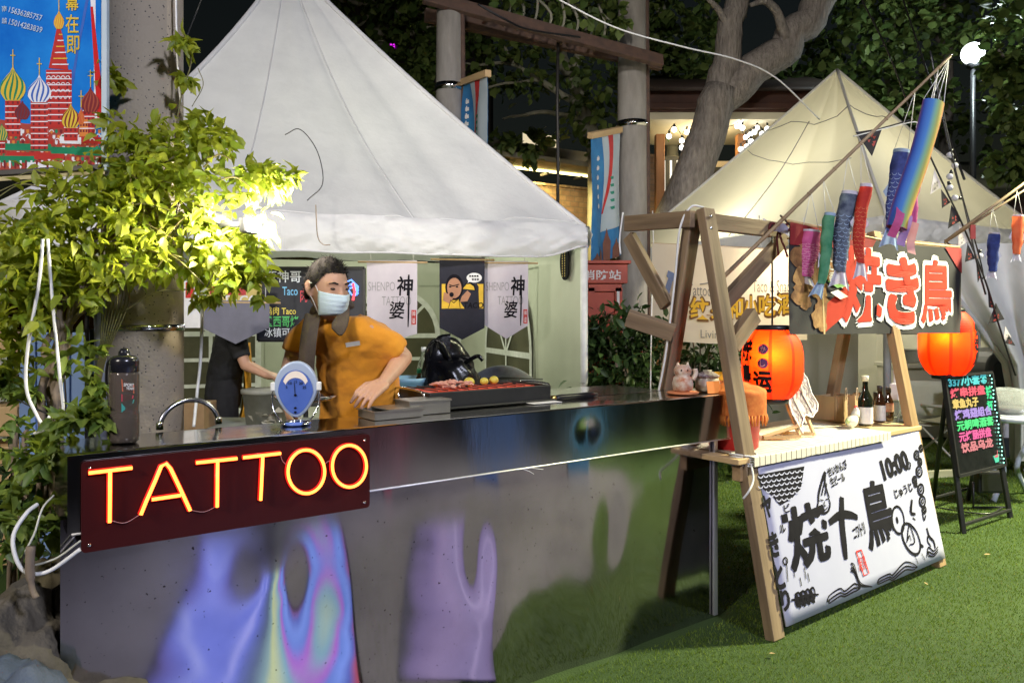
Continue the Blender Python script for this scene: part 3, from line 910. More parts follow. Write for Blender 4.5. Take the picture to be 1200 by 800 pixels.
# ------------------------------------------------------------------ pennants in the tent opening
front_y = lambda px: None
def on_front(px, back=.12):
    """the point of the tent's front line seen at px, a little inside"""
    k = (px-600)/900
    # FR2 + dL*t : X = k*Y
    t = (FR2.x-k*FR2.y)/(k*dL.y-dL.x)
    p = FR2+dL*t+dB*back
    return p
skin_ink = flat('printed skin tone', (.42, .20, .11), .7)
def pennant(label, px0, px1, ytop, yside, ytip, base, kind, group='pennants hanging under the white valance'):
    c = on_front((px0+px1)/2)
    Y = c.y
    x0, x1 = P(px0, 0, Y).x, P(px1, 0, Y).x
    w = x1-x0
    zt, zs, zp = P(0, ytop, Y).z, P(0, yside, Y).z, P(0, ytip, Y).z
    t = thing('pennant', label, 'pennant', ((x0+x1)/2, Y, zt), group)
    h = zt-zp
    def mp(x, y, z):  # x 0..1, y 0..1 (0 at the tip)
        return V((x0+w*x, Y-.004-z+.012*math.sin(x*5+y*2)*(1-y), zp+h*y))
    sh = (zs-zp)/h
    mb = MB().mat(base)
    mb.sheet(lambda a, b: mp(a, (sh*(abs(a-.5)*2))*(1-b)+b, 0), 16, 12)
    if kind == 'shenpo':
        mb.mat(grey_ink)
        mb.text('SHENPO', (.03, .62, .56, .73), mp=mp, z=.004, off=-.012)
        mb.text('TATTOO', (.30, .44, .88, .55), mp=mp, z=.004, off=-.012)
        mb.mat(black_ink)
        mb.text('神', (.60, .56, .92, .80), mp=mp, off=.018, z=.007, shear=.06)
        mb.text('婆', (.44, .27, .76, .49), mp=mp, off=.012, z=.007, shear=.1)
        mb.ribbon([(.835, .82), (.84, .6), (.83, .3), (.825, .17)], [.03, .035, .03, .02], mp=mp, z=.008)
        mb.mat(red_ink).blob([(.89, .20), (.98, .20), (.98, .38), (.89, .38)], mp=mp, z=.006)
        mb.mat(white_ink).column('神婆', .935, .375, .205, .06, mp=mp, z=.009)
    elif kind == 'taco':
        mb.mat(yellow_ink).blob([(.05, .38), (.97, .38), (.97, .68), (.05, .68)], mp=mp, z=.003)
        mb.mat(black_ink).text('TACO', (.54, .385, .97, .455), mp=mp, z=.006, off=.02, shear=.15)
        mb.mat(black_ink).blob([(.33+.20*math.cos(q), .64+.16*math.sin(q)) for q in np.linspace(0, 6.28, 19)[:-1]], mp=mp, z=.006)
        mb.mat(skin_ink).blob([(.33+.16*math.cos(q), .63+.125*math.sin(q)) for q in np.linspace(0, 6.28, 19)[:-1]], mp=mp, z=.009)
        mb.mat(skin_ink).blob([(.08, .48), (.22, .44), (.3, .5), (.2, .56), (.1, .58)], mp=mp, z=.008)
        mb.blob([(.45, .46), (.62, .47), (.7, .56), (.62, .6), (.5, .53)], mp=mp, z=.008)
        mb.mat(black_ink).ribbon([(.22, .67), (.3, .655), (.34, .66), (.44, .675)], .012, mp=mp, z=.012)
        mb.blob([(.27+.05*math.cos(q), .55+.03*math.sin(q)) for q in np.linspace(0, 6.28, 13)[:-1]], mp=mp, z=.012)
        mb.blob([(.24+.03*math.cos(q), .645+.010*math.sin(q)) for q in np.linspace(0, 6.28, 9)[:-1]], mp=mp, z=.012)
        mb.blob([(.39+.03*math.cos(q), .645+.010*math.sin(q)) for q in np.linspace(0, 6.28, 9)[:-1]], mp=mp, z=.012)
        mb.mat(black_ink).blob([(.5, .62), (.8, .60), (.79, .66), (.7, .695), (.58, .69)], mp=mp, z=.008)
        mb.mat(yellow_ink).blob([(.52, .62), (.78, .605), (.76, .65), (.68, .68), (.6, .675)], mp=mp, z=.011)
        mb.mat(yellow_ink).blob([(.2, .385), (.45, .385), (.43, .5), (.37, .47), (.25, .47)], mp=mp, z=.010)
        mb.mat(black_ink).ribbon([(.2, .385), (.25, .48), (.32, .45), (.43, .5), (.46, .385)], .012, mp=mp, z=.013)
        mb.mat(white_ink).blob([(.77+.17*math.cos(q), .755+.06*math.sin(q)) for q in np.linspace(0, 6.28, 19)[:-1]]+[], mp=mp, z=.006)
        mb.blob([(.62, .69), (.72, .72), (.66, .74)], mp=mp, z=.006)
        mb.mat(black_ink)
        for q in range(4): mb.blob([(.66+.055*q, .765), (.70+.055*q, .765), (.70+.055*q, .785), (.66+.055*q, .785)], mp=mp, z=.009)
        for q in range(3): mb.blob([(.72+.055*q, .725), (.76+.055*q, .725), (.76+.055*q, .745), (.72+.055*q, .745)], mp=mp, z=.009)
    mb.build('cloth', None, t)
    MB().tube([V((x0-.07, Y, zt-.012)), V((x1+.08, Y, zt-.018))], .008, 8).build('rod', wood_light, t)
    mb = MB()
    for x in (x0+.03, x1-.03):
        mb.tube([V((x, Y, zt-.01)), V((x, Y, 2.06))], .004, 6)
    mb.build('cord', white_cable, t)
lilac_cloth = pm('pale lilac cloth', (.58, .52, .58), (.66, .60, .65), scale=5, rough=.85, transl=.1)
navy_cloth = pm('black navy cloth', (.016, .016, .026), (.025, .025, .038), scale=6, rough=.85)
slate_cloth = pm('grey cloth', (.16, .16, .20), (.2, .2, .25), scale=5, rough=.85)
pennant('pale lilac SHENPO TATTOO pennant left of the black taco pennant', 430, 489, 305, 391, 399, lilac_cloth, 'shenpo')
pennant('black pennant printed with a bearded cartoon man holding a taco', 515, 568, 302, 384, 398, navy_cloth, 'taco')
pennant('pale lilac SHENPO TATTOO pennant right of the black taco pennant', 568, 619, 306, 381, 397, lilac_cloth, 'shenpo')
pennant('plain slate grey pennant behind the vine left of the chalkboard', 236, 316, 352, 384, 403, slate_cloth, '')

# ------------------------------------------------------------------ chalkboard and posters inside the opening
board_mat = pm('chalkboard', (.016, .018, .026), (.03, .032, .042), scale=7, rough=.55)
c = on_front(365, .35); Y = c.y
x0, x1 = P(303, 0, Y).x, P(427, 0, Y).x; z0, z1 = P(0, 399, Y).z, P(0, 314, Y).z
cb = thing('menu_board', 'black chalkboard with coloured chalk menu behind the man\'s shoulder', 'menu board', ((x0+x1)/2, Y, z0))
M = frame((x0, Y, z0), (1, 0, 0), (0, 0, 1)); bw, bh = x1-x0, z1-z0
MB().box((bw/2, bh/2, -.012), (bw, bh, .024)).build('board', board_mat, cb, M=M, bev=.004)
fr = MB()
for a, b in (((0, 0), (bw, 0)), ((bw, 0), (bw, bh)), ((bw, bh), (0, bh)), ((0, bh), (0, 0))):
    fr.bar(V(a+(.004,)), V(b+(.004,)), .03, .02, (0, 0, 1))
fr.build('frame', black_metal, cb, M=M)
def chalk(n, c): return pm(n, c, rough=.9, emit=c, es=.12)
def ctext(t, cl, px0, px1, py0, py1, off=.01):
    MB().text(t, (P(px0, 0, Y).x-x0, P(0, py1, Y).z-z0, P(px1, 0, Y).x-x0, P(0, py0, Y).z-z0), off=off, z=.003).build('chalk_writing', cl, cb, M=M)
cw, cc, cy, cg, cr = chalk('white chalk', (.75, .78, .8)), chalk('cyan chalk', (.2, .5, .75)), chalk('yellow chalk', (.8, .65, .12)), chalk('green chalk', (.12, .55, .16)), chalk('red chalk', (.7, .1, .12))
ctext('亚神哥', cw, 311, 353, 317, 331)
ctext('Taco', cc, 331, 349, 336, 346)
ctext('肉', cr, 352, 360, 338, 354)
ctext('鸡肉 Taco', cy, 311, 347, 359, 369)
ctext('墨西哥烤', cg, 310, 350, 370, 383)
ctext('冰镇可乐', cw, 310, 350, 384, 395)
nb = MB().mat(glow('blue light tube', (.12, .3, 1), 2.0))
def bp_(px, py): return (P(px, 0, Y).x-x0, P(0, py, Y).z-z0)
for k in range(3):
    nb.ribbon([bp_(404+k*3, 332+k*3), bp_(412+k*2, 328+k*4), bp_(420, 336+k*4), bp_(418-k, 346)], .014, z=.012)
nb.ribbon([bp_(405, 330), bp_(406, 348)], .014, z=.012).ribbon([bp_(409, 334), bp_(414, 334)], .012, z=.013).ribbon([bp_(409, 340), bp_(413, 346)], .012, z=.013)
nb.mat(glow('red light tube', (1, .06, .08), 1.8)).ribbon([bp_(414, 332), bp_(416, 342), bp_(414, 352)], .02, z=.014)
nb.build('light_tubes', None, cb, M=M)
Y2 = on_front(275, .3).y
x0b, x1b = P(243, 0, Y2).x, P(306, 0, Y2).x; z0b, z1b = P(0, 360, Y2).z, P(0, 332, Y2).z
M2 = frame((x0b, Y2, z0b), (1, 0, 0), (0, 0, 1)); w2, h2 = x1b-x0b, z1b-z0b
mb = MB().mat(flat('poster yellow', (.62, .5, .16))).box((w2/2, h2/2, -.01), (w2, h2, .02))
mb.mat(flat('poster red', (.5, .05, .05))).blob([(0.02, h2*.55), (w2*.72, h2*.5), (w2*.72, h2*.95), (.02, h2*.95)], z=.003)
mb.mat(white_ink).text('TACO', (w2*.3, h2*.08, w2*.95, h2*.5), off=.02, z=.006)
tag(mb.build('poster', M=M2), 'red and yellow TACO poster behind the vine leaves', 'poster')
mb = MB().mat(flat('notice white', (.7, .7, .68))).box((0, 0, 0), (.13, .015, .30)).mat(red_ink).box((.0, -.01, .09), (.05, .008, .1))
o = mb.build('notice_sheet'); o.location = P(223, 384, 4.9)
tag(o, 'small white notice with red mark hanging right of the concrete pole', 'notice')

# ------------------------------------------------------------------ things on the table inside the tent
tb = thing('trestle_table', 'cluttered dark table inside the white tent behind the man', 'table', (-.85, 5.6, 0))
MB().box((-.75, 5.65, .90), (1.5, .6, .04)).build('tabletop', flat('dark laminate', (.03, .032, .03), .5), tb, bev=.004)
for x in (-1.45, -.05):
    for y in (5.4, 5.9):
        MB().tube([V((x, y, 0)), V((x, y, .89))], .018, 8).build('leg', dark_metal, tb)
TZ = .922
def bottle(label, x, y, z, prof, body, cap, liquid=None, lab=None, group=None, name='bottle', cat='bottle', cut=None, n=18):
    t = thing(name, label, cat, (x, y, z), group)
    MB().lathe(prof, Matrix.Translation((x, y, z)), n).build('body', body, t)
    r, zz = prof[-1]
    MB().lathe([(r*1.15, zz-.02), (r*1.2, zz+.012), (r*1.0, zz+.014)], Matrix.Translation((x, y, z)), n).build('cap', cap, t)
    if liquid:
        m, hh = liquid
        q = [(max(.001, a-.004), b) for a, b in prof if b < hh]
        q = [(q[0][0], .004)]+q[1:]+[(q[-1][0], hh)]
        MB().lathe(q, Matrix.Translation((x, y, z)), n).build('liquid', m, t)
    if lab:
        m, a, b = lab
        rr = max(p[0] for p in prof)+.0015
        MB().lathe([(rr, a), (rr, b)], Matrix.Translation((x, y, z)), n, caps=False).build('paper_label', m, t)
    return t
pet = [(.03, 0), (.046, .012), (.047, .16), (.04, .20), (.016, .265), (.015, .30)]
lemon = pm('pale lemonade', (.55, .62, .3), rough=.1, trans=.6)
p = P(507, 436, 5.6)
bottle('large clear plastic bottle with red cap and green label', p.x, 5.6, TZ, [(a*1.25, b*1.25) for a, b in pet], glass_clear, flat('red cap', (.5, .03, .04), .4), (lemon, .2), (flat('green label', (.35, .5, .15)), .06, .2))
p = P(497, 436, 5.75)
bottle('clear plastic bottle with a pale cap behind the red capped one', p.x, 5.72, TZ, [(a*1.1, b*1.15) for a, b in pet], glass_clear, white_paint)
p = P(491, 440, 5.5)
bottle('small sauce bottle with green cap beside the blue bowl', p.x, 5.5, TZ, [(.03, 0), (.034, .01), (.034, .12), (.014, .16), (.013, .2)], flat('sauce brown', (.12, .06, .02), .3), flat('green cap', (.03, .3, .12), .4), None, (flat('buff label', (.5, .45, .3)), .03, .10))
p = P(499, 438, 5.45)
bottle('small sauce bottle with red cap beside the blue bowl', p.x, 5.42, TZ, [(.026, 0), (.03, .01), (.03, .12), (.014, .16), (.012, .19)], flat('sauce amber', (.2, .1, .02), .3), flat('red cap b', (.5, .04, .03), .4), None, (flat('pale label', (.5, .5, .35)), .03, .10))
p = P(478, 440, 5.45)
o = MB().lathe([(.07, 0), (.10, .02), (.16, .10), (.175, .13), (.17, .13), (.10, .03), (.001, .015)], Matrix.Translation((p.x, 5.40, TZ+.03)), 28, caps=False).build('bowl', flat('sky blue plastic', (.28, .50, .66), .4))
tag(o, 'pale blue plastic bowl by the man\'s elbow', 'bowl')
o = MB().lathe([(.001, 0), (.16, 0), (.2, .03), (.19, .03), (.001, .012)], Matrix.Translation((p.x+.03, 5.38, TZ)), 28, caps=False).build('plate', flat('green plastic', (.05, .22, .12), .4))
tag(o, 'green plastic dish underneath the pale blue bowl', 'dish')
# black carrier bag
bagp = P(528, 445, 5.4)
t = thing('carrier_bag', 'knotted black plastic carrier bag on the table behind the grill', 'bag', (bagp.x, 5.4, TZ))
def bagf(a, b):
    th = a*2*math.pi; ph = b*math.pi
    r = .17*math.sin(ph)**.6*(1+.25*nz(math.cos(th)*2, math.sin(th)*2, b*4))
    pk = .16*math.exp(-((th-1.0)/.4)**2)*max(0, .5-b)*2+.18*math.exp(-((th-3.3)/.4)**2)*max(0, .5-b)*2
    return V((bagp.x+r*1.2*math.cos(th), 5.4+r*.8*math.sin(th), TZ+.145+.145*math.cos(ph)*(1+.2*nz(th*2, b*5))+pk))
film = pm('black polythene', (.008, .008, .010), rough=.25, bump=.3, bscale=25)
MB().sheet(bagf, 40, 24).build('body', film, t)
MB().tube(spline([V((bagp.x-.16, 5.36, TZ+.2)), V((bagp.x-.15, 5.34, TZ+.37)), V((bagp.x-.08, 5.34, TZ+.42)), V((bagp.x, 5.36, TZ+.28))], 6), [.02]*6+[.012]*7+[.02]*6, 6).build('handle', film, t)
MB().tube(spline([V((bagp.x+.1, 5.36, TZ+.26)), V((bagp.x+.19, 5.34, TZ+.31)), V((bagp.x+.23, 5.34, TZ+.28))], 5), .016, 6).build('handle', film, t)
# dark food lumps on the table
mb = MB()
for k in range(40):
    q = V((random.uniform(-1.05, -.5), random.uniform(5.35, 5.5), TZ+random.uniform(.01, .05)))
    mb.ball(q, (random.uniform(.03, .06), .03, random.uniform(.02, .045)), 8)
o = tag(mb.build('dark_greens', pm('dark greens', (.012, .02, .010), (.03, .05, .02), scale=20, rough=.4)), 'heap of dark leafy greens on the table before the bottles', 'vegetables'); o['kind'] = 'stuff'
# grey office chair backrest
ch = thing('office_chair', 'grey fabric chair behind the counter under the right pennant', 'chair', P(590, 500, 5.6)*1)
cx, cy = P(588, 0, 5.6).x, 5.6
grey_fab = pm('grey upholstery', (.15, .165, .18), (.2, .215, .23), scale=20, rough=.9, bump=.1)
def chb(a, b):
    u = a*2-1
    w = .30*(1-.35*max(0, b-.6)**2*4)
    return V((cx+w*u, cy+.06*u*u, .60+.55*b-.10*u*u*b**3))
MB().slab(chb, 20, 16, (0, .07, 0)).build('backrest', grey_fab, ch, bev=.01)
MB().tube([V((cx-.30, cy-.012, 1.03)), V((cx, cy-.03, 1.07)), V((cx+.30, cy-.0, 1.05))], .006, 6).build('piping', flat('dark piping', (.05, .055, .06)), ch)
MB().box((cx, cy+.32, .47), (.5, .5, .08)).build('seat', grey_fab, ch, bev=.03)
for sx in (-.2, .2):
    for sy in (.12, .52):
        MB().tube([V((cx+sx, cy+sy, 0)), V((cx+sx, cy+sy, .45))], .015, 8).build('leg', chrome, ch)
MB().tube([V((cx, cy+.08, .3)), V((cx, cy+.08, .8))], .02, 8).build('spine', chrome, ch)
# white crates and bins behind the man, left
o = MB().lathe([(.001, 0), (.12, 0), (.145, .22), (.155, .22), (.155, .245), (.001, .25)], Matrix.Translation((P(312, 0, 4.9).x, 4.9, .8)), 24).build('pail', flat('dull white plastic', (.26, .26, .22), .5))
tag(o, 'dull white lidded pail beside the man\'s hip', 'pail')
o = MB().box((0, 0, 0), (1.3, .5, .05)).build('side_board', flat('pale laminate', (.36, .38, .33), .5)); o.location = (P(285, 0, 5.0).x, 4.95, .78)
sbd = thing('side_table', 'pale low table behind the concrete pole and the man', 'table', (o.location.x, 4.95, 0))
o.name = 'tabletop'; o.parent = sbd; o.location = (0, 0, .775)
for sx in (-.55, .55):
    for sy in (-.2, .2):
        MB().tube([V((sbd.location.x+sx, 4.95+sy, 0)), V((sbd.location.x+sx, 4.95+sy, .76))], .02, 8).build('leg', dark_metal, sbd)
o = MB().box((0, 0, .09), (.26, .2, .18)).build('carton', flat('brown card', (.3, .19, .09), .8), bev=.004); o.location = (P(310, 0, 4.85).x, 4.75, .5)
o.location.z = .8; o.location.x = P(226, 0, 4.8).x
tag(o, 'brown cardboard carton on the low table right of the concrete pole', 'carton')
# paper heap under the scale side
mb = MB()
for k in range(26):
    q = V((random.uniform(-.14, .14), random.uniform(-.05, .05), random.uniform(0, .10)))
    mb.add([q+V((random.uniform(-.05, .05), random.uniform(-.03, .03), random.uniform(0, .05))) for _ in range(4)], [(0, 1, 2), (0, 2, 3)])
o = mb.build('crumpled_paper', pm('crumpled paper', (.3, .28, .22), (.5, .48, .4), scale=10, rough=.8), recenter=False); o.location = (P(318, 0, 4.6).x, 4.75, .81)
tag(o, 'crumpled brown and white wrapping paper on the low table', 'paper')

# ================================================================== RED FIRE CABINET, HEDGE
fc = thing('fire_cabinet', 'red fire station cabinet with glass door behind the hedge', 'cabinet', (.95, 8.8, 0))
redp = pm('red enamel', (.40, .065, .035), (.48, .085, .045), scale=3, rough=.45)
M = frame((P(672, 0, 8.8).x, 8.8, 0), (1, 0, 0), (0, 0, 1)); cw_ = P(729, 0, 8.8).x-P(672, 0, 8.8).x
MB().box((cw_/2, .95, -.2), (cw_, 1.9, .38)).build('body', redp, fc, M=M, bev=.005)
MB().box((cw_/2+.01, 2.0, -.17), (cw_+.09, .22, .46)).build('header', redp, fc, M=M, bev=.006)
MB().box((cw_/2+.01, 2.13, -.17), (cw_+.16, .035, .54)).build('cornice', redp, fc, M=M, bev=.004)
MB().text('消防站', (.1, 1.93, cw_-.02, 2.04), off=.012, z=.066).build('lettering', white_ink, fc, M=M)
for x0_, x1_ in ((-.02, .155), (.17, cw_-.01)):
    d = MB()
    for (a, b, c2, d2) in ((x0_, .3, x1_, .3), (x0_, 1.84, x1_, 1.84), (x0_+.03, .3, x0_+.03, 1.84), (x1_-.03, .3, x1_-.03, 1.84)):
        d.bar(V((a, b, .012)), V((c2, d2, .012)), .08, .03, (0, 1, 0) if b == d2 else (1, 0, 0))
    o = d.build('door', redp, fc, M=M)
    MB().box(((x0_+x1_)/2, 1.1, .004), (x1_-x0_-.07, 1.4, .008)).build('glass', pm('dim glass', (.12, .13, .10), (.22, .22, .16), scale=2.5, rough=.12), o, M=M)
    MB().box((x0_+.035 if x0_ > 0 else x1_-.03, .80, .04), (.03, .2, .02)).build('handle', chrome, o, M=M)
MB().box((cw_-.05, 1.72, .036), (.03, .16, .012)).build('door_plate', white_paint, fc, M=M)
def hedge(label, name, cls, size, mat, base, group=None, wide=.55):
    t = thing(name, label, 'bush', base, group)
    C, Dd = [], []
    mb = MB()
    for n, c, r in cls:
        a, b = cluster(n, c, r); a[:, 2] = np.maximum(a[:, 2], .03); C.append(a); Dd.append(b)
        for k in range(4):
            q = V(c)+V((random.uniform(-.6, .6)*r[0], random.uniform(-.6, .6)*r[1], random.uniform(.2, .8)*r[2]))
            mb.tube(spline([V((c[0]*.5+q.x*.5, q.y, 0)), V(c).lerp(q, .5), q], 4), .008, 5)
    leaves('foliage', mat, np.concatenate(C), np.concatenate(Dd), size, t, wide=wide)
    mb.build('stem', vine_bark, t)
hedge('dense dark green shrub between the white tent and the stall', 'shrub',
      [(900, P(735, 455, 6.6), (.42, .4, .55)), (600, P(700, 440, 7.0), (.22, .3, .5)), (500, P(760, 430, 6.8), (.32, .35, .45)), (350, P(712, 390, 7.0), (.28, .25, .22)), (700, P(740, 540, 6.4), (.5, .4, .5)), (350, P(745, 395, 7.0), (.25, .25, .25))], .085, leaf_dark, (1.0, 6.7, 0))
hedge('dark leafy shrub under the cream cloth banner behind the A-frame', 'shrub',
      [(650, P(820, 430, 7.4), (.45, .35, .32)), (450, P(860, 425, 7.6), (.3, .3, .3)), (500, P(820, 500, 7.2), (.6, .3, .5))], .09, leaf_dark, (1.9, 7.4, 0))

# ================================================================== CREAM TENT (right)
A2, B2, C2 = V((1.87, 13.4, 0)), V((4.2, 8.6, 0)), V((7.3, 10.5, 0)); D2 = A2+C2-B2
ZE2 = 2.62
ap2 = V((5.08, 12.0, 5.36))
t2 = thing('party_tent', 'cream pointed tent glowing yellow behind the yakitori stall', 'tent', (A2+B2+C2+D2)/4, 'pointed tents')
mb = MB()
for i, (c0, c1) in enumerate(((A2, B2), (B2, C2), (C2, D2), (D2, A2))):
    mb.sheet(roof_panel(c0, c1, .06, .06, ap2, ZE2, 20+i, sag=.12, wr=.035), 40, 32)
roof2 = mb.build('roof', cream, t2)
mb = MB()
for c in (A2, B2, C2):
    pts = []
    for i in range(17):
        b = i/16; p = c.lerp(V((ap2.x, ap2.y, 0)), b)
        pts.append(V((p.x, p.y, ZE2+(ap2.z-ZE2)*(.94*b+.06*b*b)+.01)))
    mb.tube(pts, .022, 8)
mb.build('hip_seam', pm('seam webbing', (.6, .59, .56), (.66, .65, .62), scale=8, rough=.7), roof2)
# cords lying on the roof
mb = MB()
f1 = roof_panel(A2, B2, .06, .06, ap2, ZE2, 20, sag=.12, wr=.035); f2 = roof_panel(B2, C2, .06, .06, ap2, ZE2, 21, sag=.12, wr=.035)
up = V((-.01, -.015, .015))
mb.tube([f1(.02+.98*k/8, .70+.03*math.sin(k*.8))+up for k in range(9)], .006, 6)
mb.tube([f2(k/8, .72-.02*math.sin(k*.4))+up for k in range(9)], .006, 6)
mb.tube([f1(.55-.03*k/8, .70-.7*k/8)+up for k in range(9)], .006, 6)
mb.tube([f1(.04+.9*k/8, .60-.23*k/8)+up for k in range(9)], .005, 6)
mb.build('guy_cord', flat('grey cord', (.22, .21, .22)), roof2)
mb = MB()
def swag(mb, c0, c1, z1, z0, seed):
    c0, c1 = V(c0), V(c1); d = (c1-c0).normalized(); out = V((d.y, -d.x, 0)); L = (c1-c0).length
    def f(a, b):
        s = 4*a*(1-a)
        h = (z1-z0)*(.25+.75*s)
        return c0.lerp(c1, a)+out*(.03+.06*math.sin(math.pi*b)*s+.02*nz(a*9, b*2, seed))+V((0, 0, z1-h*b))
    mb.sheet(f, 50, 10)
valance(mb, A2, A2.lerp(B2, .15), ZE2+.02, 2.4, 8)
swag(mb, A2.lerp(B2, .15), A2.lerp(B2, .68), ZE2+.02, 2.0, 3)
valance(mb, A2.lerp(B2, .68), B2, ZE2+.02, 2.35, 4)
valance(mb, B2, C2, ZE2+.02, 2.38, 6)
mb.build('valance', canvas, t2)
for c in (A2, B2, C2, D2):
    MB().tube([V((c.x, c.y, 0)), V((c.x, c.y, ZE2))], .04, 12).build('pole', pm('grey pole', (.35, .35, .36), (.42, .42, .43), scale=4, rough=.5), t2)
wallm = pm('cream wall fabric', (.55, .53, .42), (.63, .61, .49), scale=1.2, rough=.7, bump=.1, bscale=3, bdist=.03, transl=.15)
def plain_wall(c0, c1, zt, seed, nm='wall', mat=wallm, a0=0, a1=1, par=None):
    c0, c1 = V(c0), V(c1); d = (c1-c0).normalized(); nr = V((d.y, -d.x, 0)); L = (c1-c0).length
    return MB().sheet(lambda a, b: c0.lerp(c1, a0+(a1-a0)*a)+V((0, 0, zt*b))+nr*(.04*nz(a*L*2, b, seed)+.015*nz(a*L*8, b*1.5, seed)), 50, 20).build(nm, mat, par or t2)
plain_wall(D2, C2, ZE2, 2)
plain_wall(A2, B2, ZE2, 1, a0=0, a1=.075)
plain_wall(A2, B2, ZE2, 3, a0=.36, a1=.93)
# lit tube lamps inside
def tube_lamp(label, p0, p1):
    t = thing('tube_lamp', label, 'tube lamp', p0, 'lit tube lamps in the cream tent')
    MB().tube([V(p0), V(p1)], .028, 10).build('tube', glow('lit fluorescent tube', (1, .97, .86), 9), t)
    beam('housing', V(p0)+V((0, .03, .05)), V(p1)+V((0, .03, .05)), .07, .04, white_paint, t, side=(0, 1, 0))
tube_lamp('bright tube lamp hanging above the cream cloth banner behind the A-frame', P(872, 311, 7.45), P(950, 305, 7.25))
tube_lamp('bright tube lamp under the right eave of the cream tent', P(1135, 311, 10.6), P(1215, 315, 9.8))
# ------------------------------------------------------------------ inside the cream tent
# sideboard with shelves
sh = thing('shelf_unit', 'white shelving with stacked boxes seen behind the right lantern', 'shelves', P(1090, 500, 9.6))
sx0, sx1 = P(1045, 0, 9.6).x, P(1172, 0, 9.6).x
whl = pm('white laminate', (.62, .61, .52), (.68, .67, .58), scale=3, rough=.5)
MB().box(((sx0+sx1)/2, 9.75, .45), (sx1-sx0, .5, .86)).build('cabinet', whl, sh, bev=.006)
MB().box(((sx0+sx1)/2, 9.7, .905), (sx1-sx0+.06, .62, .05)).build('worktop', whl, sh, bev=.006)
for z in (1.3, 1.68): MB().box(((sx0+sx1)/2, 9.85, z), (sx1-sx0, .3, .03)).build('shelf', whl, sh)
for x in (sx0+.02, (sx0+sx1)/2, sx1-.02): MB().box((x, 9.85, 1.45), (.04, .3, 1.04)).build('upright', whl, sh)
goods = [('white plastic tub on the upper shelf behind the right lantern', 1063, 1.315, .2, .17, (.6, .6, .55)), ('pale yellow carton on the upper shelf beside the tub', 1074, 1.315, .1, .2, (.55, .5, .3)),
         ('clear storage box on the worktop behind the stall post', 1062, .935, .34, .17, (.42, .44, .4)), ('tall white canister standing right of the right lantern', 1146, .935, .13, .36, (.68, .68, .66)),
         ('brown box with pale lid right of the canister', 1155, 1.315, .2, .2, (.35, .28, .18)), ('dark kettle on the worktop by the trash bin', 1158, .935, .16, .11, (.04, .035, .03)),
         ('framed grey box on the middle shelf at the right', 1166, 1.315, .2, .26, (.3, .3, .27))]
for lab, px, z, w, h, c in goods:
    x = P(px, 0, 9.65).x
    t = thing('storage_box', lab, 'box', (x, 9.72, z))
    if 'kettle' in lab:
        t.name = 'kettle'; t['category'] = 'kettle'
        MB().lathe([(.07, 0), (.085, .02), (.08, .08), (.04, .11)], Matrix.Translation((x, 9.72, z)), 18).build('body', flat('dark enamel', c, .4), t)
        MB().tube(spline([V((x-.07, 9.72, z+.08)), V((x, 9.72, z+.17)), V((x+.07, 9.72, z+.08))], 5), .008, 6).build('handle', black_plastic, t)
        MB().tube([V((x+.07, 9.72, z+.03)), V((x+.13, 9.72, z+.09))], [.02, .01], 8).build('spout', flat('dark enamel b', c, .4), t)
    elif 'canister' in lab:
        t.name = 'canister'; t['category'] = 'canister'
        MB().lathe([(.06, 0), (.065, .01), (.065, h-.04), (.05, h)], Matrix.Translation((x, 9.72, z)), 18).build('body', flat('canister white', c, .4), t)
        MB().lathe([(.045, h), (.05, h+.01), (.04, h+.03)], Matrix.Translation((x, 9.72, z)), 18).build('lid', white_paint, t)
    else:
        MB().box((x, 9.72, z+h*.43), (w, .2, h*.86)).build('body', flat('box side', c, .5), t, bev=.008)
        MB().box((x, 9.72, z+h*.92), (w*1.04, .21, h*.1)).build('lid', flat('box lid', tuple(min(.8, k*1.15) for k in c), .5), t, bev=.006)
# twinkling fairy lights on the shelf end
fl = thing('fairy_lights', 'tiny twinkling fairy lights clustered right of the yakitori banner', 'fairy lights', P(1140, 330, 8.2))
fm = glow('fairy bulb', (1, 1, .9), 6)
mb = MB(); pts = []
for (x, y) in ((1128, 318), (1131, 312), (1135, 325), (1130, 333), (1139, 330), (1143, 322), (1149, 341), (1140, 352), (1148, 297), (1134, 300), (1127, 326), (1166, 387), (1169, 353)):
    p = P(x, y, 8.2); pts.append(p); MB().ball(p, .014, 8).build('bulb', fm, fl)
mb.tube(spline(sorted(pts, key=lambda p: -p.z), 3), .003, 5); mb.build('wire', white_cable, fl)
pp = MB().mat(flat('paper card', (.55, .55, .5), .8)).box((0, 0, 0), (.36, .01, .46)).mat(red_ink).text('休', (-.07, -.02, .0, .1), M=frame((0, -.006, 0), (1, 0, 0), (0, 0, 1)), off=.01).text('息', (.01, -.02, .08, .1), M=frame((0, -.006, 0), (1, 0, 0), (0, 0, 1)), off=.01)
o = pp.build('hanging_card', recenter=False); o.location = P(1138, 340, 8.35); tag(o, 'white hanging card with red characters right of the yakitori banner', 'card')
